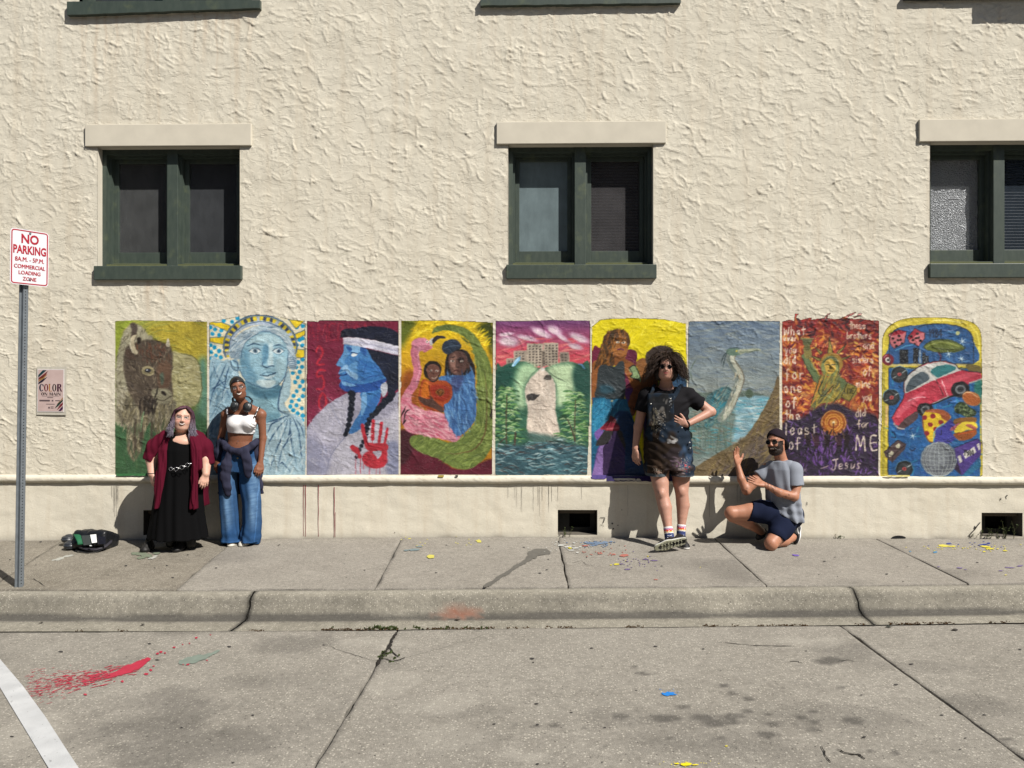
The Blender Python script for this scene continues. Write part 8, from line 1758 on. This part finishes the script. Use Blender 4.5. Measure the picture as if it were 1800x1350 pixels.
# ---------------------------------------------------------------- the bag on the pavement
gb = G(150, 966); bag = thing('backpack', gb, 'black bag with green strap and white label lying on the pavement by the wall', 'bag')
bp_ = lambda x, y, a: V3(P(x, y, a)); BKB = (.010, .011, .013); M_BAG = vcol('black nylon', .38, .5, 0, .5, 300, .001, .2)
B = Body(); B.box(bp_(168, 951, .34), (.135, .100, .052), .045, .02, rot=np.array([[1, .05, 0], [-.05, 1, .35], [0, -.3, .95]], np.float32)); B.ell(bp_(156, 942, .22), (.12, .08, .072), .02); B.ell(bp_(182, 945, .26), (.07, .08, .062), .02); B.post.append(wrinkle(60, .006, 3)); B.post.append(wrinkle(25, .01, 5))
v, f = B.mesh(*bb(95, 920, 205, 985, 0, .8), .008); v[:, 2] = np.maximum(v[:, 2], base_z(v[:, 0]) + WALK_S * v[:, 1] + .002); mesh_obj('main_pocket', v, f, M_BAG, bag, True, cols=np.tile(BKB, (len(v), 1)))
for (x, y, a, rx, rz) in ((121, 947, .24, .068, .045), (125.5, 958, .42, .070, .050)):
    B = Body(); B.ell(bp_(x, y, a), (rx, .075, rz), .01); B.post.append(lambda X, D: D + .0025 * np.sin(X[..., 2] * 260)); v, f = B.mesh(*bb(x - 25, y - 16, x + 25, y + 18, 0, .8), .005); v[:, 2] = np.maximum(v[:, 2], base_z(v[:, 0]) + WALK_S * v[:, 1] + .002); mesh_obj('padded_end', v, f, M_BAG, bag, True, cols=np.tile((.026, .030, .038), (len(v), 1)))
def band(name, pts, w, th, col, rough=.7):
    m = MB(); m.tube([Vector(bp_(*q)) for q in pts], w, 8, True, (1, th)); return m.build(name, simple(name + str(col[0]), col, rough), bag, True)
band('green_strap', ((133, 938, .40), (137, 943, .50), (141, 951, .53), (142, 957, .55)), .030, .30, (.014, .11, .05)); band('grey_cord', ((131, 937, .34), (136, 941, .42), (139, 945, .45)), .007, 1, (.22, .24, .24)); band('grey_cord', ((141, 940, .36), (136, 938.5, .33), (144, 934, .28)), .006, 1, (.2, .2, .2))
band('shoulder_strap', ((142, 962, .50), (155, 965.5, .53), (170, 966, .53), (184, 961, .48), (192, 954, .40), (193.5, 947, .33)), .028, .5, (.030, .028, .036), .5); band('webbing', ((133, 967, .52), (142, 970, .56), (155, 971.5, .58), (170, 970, .56), (184, 964, .49)), .009, .5, (.012, .012, .013))
band('buckle_ring', ((187, 949, .34), (188, 945.5, .34), (191.5, 945, .34), (193, 949, .34), (192, 954, .35), (188.5, 955, .35), (187, 951, .345)), .005, 1, (.02, .02, .022), .4)
def flap(name, cs, mat): return mesh_obj(name, [bp_(*c) for c in cs] + [bp_(c[0], c[1], c[2] - .01) for c in cs], [(0, 1, 2, 3), (7, 6, 5, 4), (0, 4, 5, 1), (1, 5, 6, 2), (2, 6, 7, 3), (3, 7, 4, 0)], mat, bag)
flap('grey_panel', ((143, 941.5, .50), (158, 940.5, .50), (162, 957, .56), (147, 958.5, .56)), simple('grey fabric panel', (.035, .042, .042), .8)); flap('white_label', ((158.5, 940, .51), (169, 939, .51), (170.5, 953.5, .565), (161.5, 954.5, .57)), simple('white paper label', (.75, .77, .76), .5)); flap('dark_screen', ((171, 942.5, .50), (185, 943, .49), (186, 956, .54), (171.5, 957, .55)), simple('glossy dark panel', (.010, .010, .014), .25, .5)); flap('label_tag', ((157, 958.5, .585), (160, 958, .585), (162, 959.8, .59), (158, 960, .59)), simple('white tag', (.6, .62, .62), .5))
# ---------------------------------------------------------------- painted bay line
def flat_poly(name, pts, f, mat, off=.004, parent=None, **kw):
    """pts: photo pixels -> sheet on the ground, subdivided so that it follows the slope"""
    bm = bmesh.new(); vs = [bm.verts.new(G(x, y, f)) for x, y in pts]; bm.faces.new(vs)
    bmesh.ops.triangulate(bm, faces=bm.faces[:]); bmesh.ops.subdivide_edges(bm, edges=bm.edges[:], cuts=3, use_grid_fill=True)
    v = [(q.co.x, q.co.y, float(f(q.co.x, q.co.y)) + off) for q in bm.verts]; bm.verts.index_update(); fs = [[q.index for q in p.verts] for p in bm.faces]; bm.free()
    return mesh_obj(name, v, fs, mat, parent, **kw)
def mat_linepaint():
    m = NT('worn road paint'); n = m.noise(45, 6, .7); n2 = m.noise(6, 4); t = m.N('ShaderNodeBsdfTransparent'); mx = m.N('ShaderNodeMixShader')
    m.t.links.new(m.math('MULTIPLY', m.ramp(n, [(.30, 0.0), (.36, 1.0)]), 1.0), mx.inputs[0]); m.t.links.new(t.outputs[0], mx.inputs[1]); m.t.links.new(m.b.outputs[0], mx.inputs[2]); m.t.links.new(mx.outputs[0], m.out.inputs[0])
    m.base(m.mix(m.ramp(n2, [(.3, 0.0), (.7, 1.0)]), (.44, .45, .46), (.56, .57, .58)), .7, .3); m.bump(m.noise(120, 4), .6, .004); return m.m
r5 = random.Random(12)
L0 = [(x + r5.uniform(-1, 1), y) for x, y in ((0 - 60, 1090), (-25, 1132), (0, 1160), (40, 1207), (80, 1262), (112, 1312), (137, 1350), (190, 1428))]; L1 = [(x + r5.uniform(-1, 1), y) for x, y in ((60, 1430), (10, 1350 - 12 + 12), (-0, 1212 + 0), (-120, 1090))]
line_pts = L0 + [(130, 1428), (84, 1350), (42, 1280), (0, 1210), (-45, 1140), (-80, 1090)]
ja = G(-60, 1118, road_z); 
flat_poly('parking_line', [(-42, 1115), (0, 1160), (40, 1207), (80, 1262), (112, 1312), (137, 1350), (190, 1428), (130, 1428), (84, 1350), (42, 1280), (0, 1210), (-45, 1148), (-75, 1115)], road_z, mat_linepaint(), .006, kind='structure')
# ---------------------------------------------------------------- splashes of paint on the ground
def splash(label, col, f, blobs, group=None, nm='paint_splash', cat='paint splash', rough=.5, jag=.25):
    """blobs: (px, py, rx px, ry px, angle) ; each blob a thin irregular film"""
    m = MB(); m2 = MB(); rr_ = random.Random(int(blobs[0][0])); big = max(b[2] for b in blobs) * .55; full = m
    for (x, y, rx, ry, a) in blobs:
        m = full if rx >= big else m2
        n = 22 if rx > 3 else 8; pts = []; j1, j2 = rr_.uniform(0, 6.28), rr_.uniform(0, 6.28)
        for i in range(n):
            t = 2 * math.pi * i / n; q = 1 + jag * .5 * math.sin(2 * t + j1) + jag * .35 * math.sin(5 * t + j2) + rr_.uniform(-jag, jag) * .35; dx, dy = rx * q * math.cos(t), ry * q * math.sin(t); g = G(x + dx * math.cos(a) - dy * math.sin(a), y + dx * math.sin(a) + dy * math.cos(a), f); pts.append((g.x, g.y, g.z + .005))
        c = G(x, y, f); m.add([(c.x, c.y, c.z + .0055)] + pts, [(0, 1 + (i + 1) % n, 1 + i) for i in range(n)])
    mt_ = simple(nm + str(int(blobs[0][0])), col, rough, .35, 0, .15, 20); m = full
    o = mesh_obj(nm, m.v, m.f, mt_, None)
    if m2.v: mesh_obj('droplets', m2.v, m2.f, mt_, o, kind='stuff')
    o['label'] = label; o['category'] = cat
    if group: o['group'] = group
    return o
r6 = random.Random(8); bl = [(240, 1171, 20, 6, -.42), (225, 1177, 20, 6.5, -.35), (254, 1163, 11, 4.5, -.5), (212, 1184, 18, 4, -.2)]
for i in range(640):
    t = r6.random() ** .75; x = 240 - 190 * t + r6.gauss(0, 3); y = 1178 + 34 * t + r6.gauss(0, 3 + 12 * t); bl.append((x, y, r6.uniform(2, 10) * (1 - .5 * t), r6.uniform(.2, .62) * (1 - .55 * t), -.20 + r6.uniform(-.12, .12)))
for x, y, s_ in ((277, 1150, 3), (283, 1147, 3), (290, 1149, 2), (306, 1139, 2.4), (321, 1134, 1.5), (333, 1132, 1.5), (345, 1122, 2.6), (370, 1117, 1.4), (265, 1179, 3), (257, 1186, 3.5), (270, 1172, 2), (330, 1169, 3), (364, 1162, 1.6), (322, 1169, 1.5), (215, 1199, 3), (150, 1222, 3)): bl.append((x, y, s_, s_ * .6, 0))
splash('large red splash of paint sprayed across the road beside the white line', (.42, .022, .055), road_z, bl)
splash('small bright blue paint spot in the middle of the road', (.015, .20, .62), road_z, [(1175.5, 1221, 9.5, 3.4, 0), (1165, 1220, 2.5, 1, 0), (1186, 1222, 3, 1.2, 0)] + [(1176 + r6.gauss(0, 12), 1220 + r6.gauss(0, 3), .8, .5, 0) for _ in range(14)])
splash('bright yellow paint spot on the road at the lower edge', (.72, .62, .01), road_z, [(1206, 1345, 9, 3.0, 0), (1190, 1344, 5, 1, 0), (1222, 1346, 6, 1, 0), (1277, 1313, 3, .8, 0)] + [(1210 + r6.gauss(0, 25), 1344 + r6.gauss(0, 3), 1.0, .5, 0) for _ in range(24)])
splash('faded green paint stain on the road right of the red splash', (.185, .225, .19), road_z, [(340, 1160, 22, 7, -.15), (325, 1165, 12, 5, 0), (360, 1155, 14, 4, -.3), (378, 1148, 9, 2.5, -.4)], rough=.8)
splash('long grey wet spill with a narrow tail across the pavement', (.12, .113, .10), walk_z, [(948, 971, 18, 6, 0), (936, 976, 9, 6, .5), (962, 972, 6, 3, .2), (930, 982, 6, 5, -.4)] + [(926 - i * 4.2, 985 + i * 2.7 + math.sin(i) * .8, 5.2, 3.0 + .5 * math.sin(i * 1.7), -.5) for i in range(18)], cat='spill', nm='wet_spill', rough=.6, jag=.12)
YEL, WHT, BLU, PNK, PRP = (.62, .54, .06), (.52, .52, .49), (.14, .20, .30), (.42, .15, .12), (.16, .12, .24)
splash('cluster of white paint dabs on the pavement near the middle wall vent', WHT, walk_z, [(986, 959, 5, 1.6, 0), (996, 962, 4, 1.4, 0), (1002, 961, 3, 1.2, 0), (1012, 964, 5, 1.2, 0), (1009, 955, 3, 1, 0), (1004, 968, 5, 1.2, 0), (1020, 962, 3, 1, 0), (1015, 972, 3, 1, 0), (1072, 966, 0.9, .5, 0)] + [(1000 + r6.gauss(0, 24), 960 + r6.gauss(0, 6), 1.2, .6, 0) for _ in range(40)])
splash('blue paint scuffs on the pavement below the middle wall vent', BLU, walk_z, [(1036, 955, 9, 2, .1), (1052, 955.5, 10, 1.8, 0), (1064, 954, 6, 1.6, 0), (1074, 953, 3, 1.6, 0), (1042, 959, 5, 1.2, 0)] + [(1050 + r6.gauss(0, 18), 956 + r6.gauss(0, 3.5), 1.8, .7, 0) for _ in range(40)])
splash('pink paint patch on the pavement left of the crossed shoes', PNK, walk_z, [(1097, 977, 8, 2.2, 0), (1079, 975, 4, 1, 0), (1030, 960, 6, 1.2, 0), (1055, 974, 4, .9, 0), (1153, 1019.5, 3.5, .8, 0)] + [(1060 + r6.gauss(0, 22), 972 + r6.gauss(0, 4), 1.4, .6, 0) for _ in range(22)])
splash('two small bright yellow paint dabs on the pavement left of the crossed shoes', YEL, walk_z, [(1084, 992.5, 5.5, 1.4, 0), (1074, 994, 2, .8, 0), (1002, 964, 3.5, 1.2, 0), (1139, 978.5, 1.6, .8, 0), (1100, 986.5, 1, .5, 0), (1231, 998, 1, .5, 0)])
splash('purple paint scuffs on the pavement below the crossed shoes', PRP, walk_z, [(1103, 1001.5, 5, 1.2, 0), (1092, 992, 4, .9, 0), (1150, 986, 6, 1, 0), (1135, 984, 5, .9, 0)] + [(1120 + r6.gauss(0, 22), 990 + r6.gauss(0, 6), 1.5, .5, 0) for _ in range(30)])
splash('small violet paint spot on the pavement right of the kneeling man', (.16, .10, .42), walk_z, [(1400, 977, 4.5, 1.5, 0), (1395, 976, 2.5, 1, 0)])
splash('yellow paint smears on the pavement near the right wall vent', YEL, walk_z, [(1658, 960, 10, 1.8, .05), (1672, 961, 8, 1.1, 0), (1732, 961.5, 9, 1.6, .1), (1740, 965, 7, 1.2, 0), (1767, 968.8, 4, 1, 0), (1730, 970.3, 3, .9, 0), (1754, 965.5, 2, .8, 0), (1768, 1011.5, 2.5, .6, 0)] + [(1700 + r6.gauss(0, 45), 963 + r6.gauss(0, 3), 1.4, .5, 0) for _ in range(34)])
splash('blue paint smears on the pavement near the right wall vent', (.03, .05, .25), walk_z, [(1728, 958, 8, 1.2, -.1), (1738, 955.5, 3, 1, 0), (1668, 956, 4, 1.2, 0)] + [(1700 + r6.gauss(0, 30), 958 + r6.gauss(0, 3), 1.6, .5, 0) for _ in range(14)])
splash('light blue paint spot on the pavement near the right wall vent', (.05, .22, .40), walk_z, [(1644, 971.3, 3.8, 1.3, 0), (1600, 970, 2, .7, 0)])
splash('scattered purple paint marks at the right end of the pavement', PRP, walk_z, [(1687, 999, 6, 1, .1), (1775, 998.5, 8, 1, .05), (1793, 995.5, 5, 1.4, -.2), (1759, 1004, 4, .8, 0), (1650, 997, 3, .7, 0), (1697, 1002, 3, .6, 0)])
splash('white and pale green paint smears on the pavement by the black dress', (.40, .40, .36), walk_z, [(521 - 250, 980, 6, 2.2, -.4), (264, 982, 4, 1.2, -.3), (105, 983, 9, 2, -.25), (95, 985, 5, 1, -.2), (120, 978, 9, 1.6, -.2)], rough=.7)
splash('faint green paint haze on the pavement by the black dress', (.165, .19, .135), walk_z, [(255, 976, 12, 4, .1), (240, 974, 9, 3, 0), (248, 981, 8, 2, 0), (275, 973, 8, 2, 0)], rough=.8, jag=.35)
splash('yellow and grey paint dabs on the pavement close to the pale wall', (.55, .50, .10), walk_z, [(842, 952, 4.5, 2.4, 0), (838, 951, 2, 1, 0), (720, 947.5, 2.5, .9, 0), (757, 979, 6, 3.6, 0)] + [(780 + r6.gauss(0, 50), 954 + r6.gauss(0, 5), 1.2, .6, 0) for _ in range(14)], rough=.7)
splash('faint blue grey paint smear on the pavement right of the joint', (.17, .22, .23), walk_z, [(728, 967, 10, 1.8, -.1), (737, 961.5, 5, 1.2, 0), (714, 968, 5, 1.2, 0)], rough=.8)
# gum spots and grit: too many to pick apart
m = MB()
for i in range(95):
    f = walk_z if i < 50 else road_z; x = r6.uniform(0, 1800); y = r6.uniform(952, 1024) if i < 50 else r6.uniform(1120, 1345); s_ = (r6.uniform(.6, 1.9) if i < 50 else r6.uniform(.7, 3.0)); n = 7
    c = G(x, y, f); pts = [G(x + s_ * 1.5 * math.cos(k * 6.283 / n) * r6.uniform(.7, 1.2), y + s_ * .5 * math.sin(k * 6.283 / n) * r6.uniform(.7, 1.2), f) for k in range(n)]; m.add([(c.x, c.y, c.z + .006)] + [(q.x, q.y, q.z + .004) for q in pts], [(0, 1 + (k + 1) % n, 1 + k) for k in range(n)])
m.build('gum_spots', simple('dark gum', (.045, .042, .04), .8), None, label='scattered small dark gum spots trodden into the concrete', cat='gum spots', kind='stuff')
# ---------------------------------------------------------------- cracks
def crack(pts, f, w, col=(.03, .027, .024), name='crack', parent=None, off=.0045, sub_=5, jit=1.4):
    rr_ = random.Random(int(pts[0][0])); q = []
    for i in range(len(pts) - 1):
        for k in range(sub_): t = k / sub_; q.append((pts[i][0] + (pts[i + 1][0] - pts[i][0]) * t + rr_.uniform(-jit, jit), pts[i][1] + (pts[i + 1][1] - pts[i][1]) * t + rr_.uniform(-jit, jit) * .5))
    q.append(pts[-1]); g = [G(x, y, f) for x, y in q]; v = []; fs = []
    for i, c in enumerate(g):
        a = g[max(i - 1, 0)]; b = g[min(i + 1, len(g) - 1)]; d = Vector((b.x - a.x, b.y - a.y)).normalized(); n = Vector((-d.y, d.x)); ww = w * rr_.uniform(.5, 1.3) * (.3 + .7 * min(1, min(i, len(g) - 1 - i) / 2)); v += [(c.x + n.x * ww, c.y + n.y * ww, c.z + off), (c.x - n.x * ww, c.y - n.y * ww, c.z + off)]
        if i: fs.append((2 * i - 2, 2 * i, 2 * i + 1, 2 * i - 1))
    return mesh_obj(name, v, fs, simple('crack dirt %.3f' % col[0], col, .95, .1), parent)
for pts, w in ((((697, 1112), (690, 1124), (684, 1138), (676, 1150), (668, 1160), (662, 1172)), .011), (((660, 1162), (676, 1158), (690, 1163), (704, 1160), (712, 1156)), .005), (((684, 1138), (690, 1146), (700, 1156)), .005), (((560, 1128), (590, 1142), (622, 1152), (660, 1163)), .0016), (((700, 1160), (760, 1145), (820, 1128), (862, 1112)), .001), (((1265, 1130), (1300, 1133), (1345, 1136), (1400, 1137)), .004), (((1385, 1165), (1400, 1163), (1412, 1168)), .0035), (((1475, 1163), (1490, 1161), (1506, 1164)), .0035), (((1470, 1317), (1490, 1326), (1512, 1328), (1520, 1336)), .005), (((1445, 1312), (1452, 1330), (1460, 1342)), .0035)): crack(pts, road_z, w, parent=roadroot)
for pts, w in ((((740, 1006), (752, 1006), (760, 1003)), .0018), (((1005, 990), (1022, 986), (1030, 993), (1048, 996)), .002), (((1070, 1001), (1090, 1004)), .0018), (((45, 1020), (60, 1018), (80, 1032)), .003)): crack(pts, walk_z, w, parent=walkroot, jit=.7)
# ---------------------------------------------------------------- weeds and litter
M_LEAF = simple('weed leaf', (.055, .075, .022), .6, .3, 0, .35, 40); M_DRY = simple('dry moss and litter', (.075, .045, .022), .9, .1, 0, .4, 60); M_STEM = simple('weed stem', (.07, .07, .03), .7)
def tuft(m, c, h, n, r_, spread=.5, lw=.006):
    for i in range(n):
        a = r_.uniform(0, 6.283); t = r_.uniform(.1, spread); l = h * r_.uniform(.4, 1.1); d = Vector((math.cos(a) * t, math.sin(a) * t, 1)).normalized(); b = Vector(c) + Vector((r_.uniform(-1, 1), r_.uniform(-1, 1), 0)) * .006; s = d.cross(Vector((0, 1, .2))).normalized() * lw * r_.uniform(.5, 1.2)
        m.add([b - s * .5, b + s * .5, b + d * l * .6 + s, b + d * l, b + d * l * .6 - s], [(0, 1, 2, 3, 4)])
m = MB(); r7 = random.Random(4)
for (x0, x1, dn) in ((565, 700, 150), (750, 870, 110), (890, 935, 14), (957, 1010, 26), (1100, 1130, 30), (1235, 1260, 20), (1285, 1300, 8), (1330, 1420, 60), (1500, 1520, 14), (1560, 1680, 90), (205, 225, 12), (133, 148, 6), (440, 470, 14), (1735, 1775, 14)):
    for i in range(dn):
        x = r7.uniform(x0, x1); g = G(x, np.interp(x, [0, 450, 900, 1350, 1800], [1110.5, 1110, 1105.5, 1101, 1095]) + r7.uniform(-2.5, .5), lambda x, y: gut_z(x) - .012); tuft(m, g, r7.uniform(.006, .018), 3, r7, 1.6, .004)
m.build('joint_moss', M_DRY, None, label='brown moss and litter growing along the gutter joint', cat='moss', kind='stuff')
m = MB()
for i in range(60): x = r7.choice([r7.uniform(640, 700), r7.uniform(640, 700), r7.uniform(560, 870)]); g = G(x, 1106.5 + r7.uniform(-3, 1), lambda x, y: gut_z(x) - .012); tuft(m, g, r7.uniform(.012, .035), 5, r7, 1.0, .006)
for i in range(26): g = G(r7.choice((r7.gauss(678, 3), r7.gauss(690, 6), r7.gauss(668, 5))), r7.gauss(1152, 5), road_z); tuft(m, g, r7.uniform(.008, .02), 5, r7, 1.4, .006)
m.build('joint_weeds', M_LEAF, None, label='small green weeds sprouting from the gutter joint and road crack', cat='weeds', kind='stuff')
def weed(px, py, h, n, label, a=.05, seed=1, wide=.10, leafy=12):
    rr_ = random.Random(seed); g = P(px, py, a); g.z = float(walk_z(g.x, -a)) + .002; t = thing('weed', g, label, 'weed'); st_ = MB(); lf = MB()
    for i in range(n):
        x = rr_.uniform(-wide, wide); b = g + Vector((x, rr_.uniform(-.02, .05), 0)); hh = h * rr_.uniform(.4, 1.05); dx = rr_.uniform(-.35, .35) * hh; tip = b + Vector((dx, rr_.uniform(-.05, .03), hh)); mid = (b + tip) / 2 + Vector((rr_.uniform(-.02, .02), 0, 0)); st_.tube([b, mid, tip], [.0022, .0018, .001], 4)
        for k in range(leafy):
            q = b.lerp(tip, rr_.uniform(.25, 1.0)); an = rr_.uniform(0, 6.283); d = Vector((math.cos(an), math.sin(an) * .6, rr_.uniform(-.2, .7))).normalized() * rr_.uniform(.008, .02); s = Vector((-d.y, d.x, 0)).normalized() * d.length * .42; lf.add([q, q + d * .5 + s, q + d, q + d * .5 - s], [(0, 1, 2, 3)])
    st_.build('stem', M_STEM, t, kind='stuff'); lf.build('leaves', M_LEAF, t, kind='stuff'); return t
weed(1768, 944, .20, 9, 'bushy green weed growing across the right wall vent', .03, 3, .12, 16); weed(1742, 944, .10, 10, 'low tangled weed at the left corner of the right wall vent', .03, 5, .09, 10)
weed(996, 940, .10, 5, 'small weed at the left corner of the middle wall vent', .02, 7, .035, 10); weed(1474, 942, .045, 9, 'thin dry weed at the wall foot right of the kneeling man', .02, 9, .09, 4); weed(1712, 942, .05, 3, 'tiny weed by the crack left of the right wall vent', .02, 11, .03, 5)
crack_m = simple('wall crack', (.05, .045, .04), .9)
def wcrack(pts, w=.004, par=bld): v = []; fs = []; g = [P(x, y, 0) for x, y in pts]; [v.extend([(q.x - w / 2, -.0098, q.z + w / 2), (q.x + w / 2, -.0098, q.z - w / 2)]) for q in g]; fs = [(2 * i, 2 * i + 1, 2 * i + 3, 2 * i + 2) for i in range(len(g) - 1)]; return mesh_obj('wall_crack', v, fs, crack_m, par)
wcrack(((1702, 942), (1708, 935), (1713, 930), (1717, 924), (1722, 918)), .007); wcrack(((1712, 930), (1713.5, 925)), .016); wcrack(((1768, 877), (1767, 873), (1770, 870)), .008); wcrack(((1758, 879), (1758.5, 875)), .008); wcrack(((1418, 888), (1418, 882)), .006)
wcrack(((1055, 909.5), (1063, 909.5), (1062, 914), (1060, 919)), .006); wcrack(((1055, 922.5), (1060, 922.5), (1061, 926)), .004); wcrack(((1686, 871), (1694, 877)), .003); wcrack(((1660, 872), (1672, 886), (1677, 889)), .0025)
for x, y, s_ in ((1076, 920, .009), (1078, 929, .008), (1086, 923, .006), (694, 936, .005), (1093, 896, .005)): q = P(x, y, 0); MB().add([(q.x + s_ * math.cos(a), -.0098, q.z + s_ * math.sin(a)) for a in np.linspace(0, 6.283, 9)[:8]], [tuple(range(7, -1, -1))]).build('wall_spot', crack_m, bld)
# a small half-round drain hole at the foot of the wall
q = P(1579, 942, 0); MB().add([(q.x + .075 * math.cos(a), -.0102, float(base_z(q.x)) + .028 * math.sin(a)) for a in np.linspace(math.pi, 0, 10)], [tuple(range(10))]).build('drain_hole', M_HOLE, bld)
# fallen leaves
def leaf(px, py, f, s, label, col, seed):
    rr_ = random.Random(seed); g = G(px, py, f); n = 9; pts = [g + Vector((math.cos(t * 6.283 / n) * s * rr_.uniform(.5, 1.2), math.sin(t * 6.283 / n) * s * .6 * rr_.uniform(.5, 1.2), .006 + rr_.uniform(0, .008))) for t in range(n)]
    c = g + Vector((0, 0, .012)); v = [c] + pts + [c - Vector((0, 0, .002))] + [q - Vector((0, 0, .002)) for q in pts]
    o = mesh_obj('leaf', v, [(0, 1 + (i + 1) % n, 1 + i) for i in range(n)] + [(n + 1, n + 2 + i, n + 2 + (i + 1) % n) for i in range(n)], simple('leaf %d' % seed, col, .7), None); o['label'] = label; o['category'] = 'leaf'
leaf(981, 1079, lambda x, y: gut_z(x) + .01, .035, 'pale yellow leaf lying at the foot of the kerb', (.45, .42, .20), 3); leaf(1563, 1103, road_z, .03, 'dark leaf on the road just below the gutter joint', (.05, .055, .045), 4); leaf(1678, 1109, road_z, .026, 'small dark leaf on the road right of the diagonal joint', (.04, .035, .03), 5)
leaf(804, 1091, lambda x, y: gut_z(x), .022, 'small dark leaf in the gutter below the orange stain', (.05, .04, .03), 6); leaf(251, 1099, lambda x, y: gut_z(x), .022, 'dark leaf in the gutter below the bag', (.03, .028, .025), 7); leaf(72, 1096, lambda x, y: gut_z(x), .02, 'dark leaf in the gutter near the sign post', (.04, .035, .03), 8)
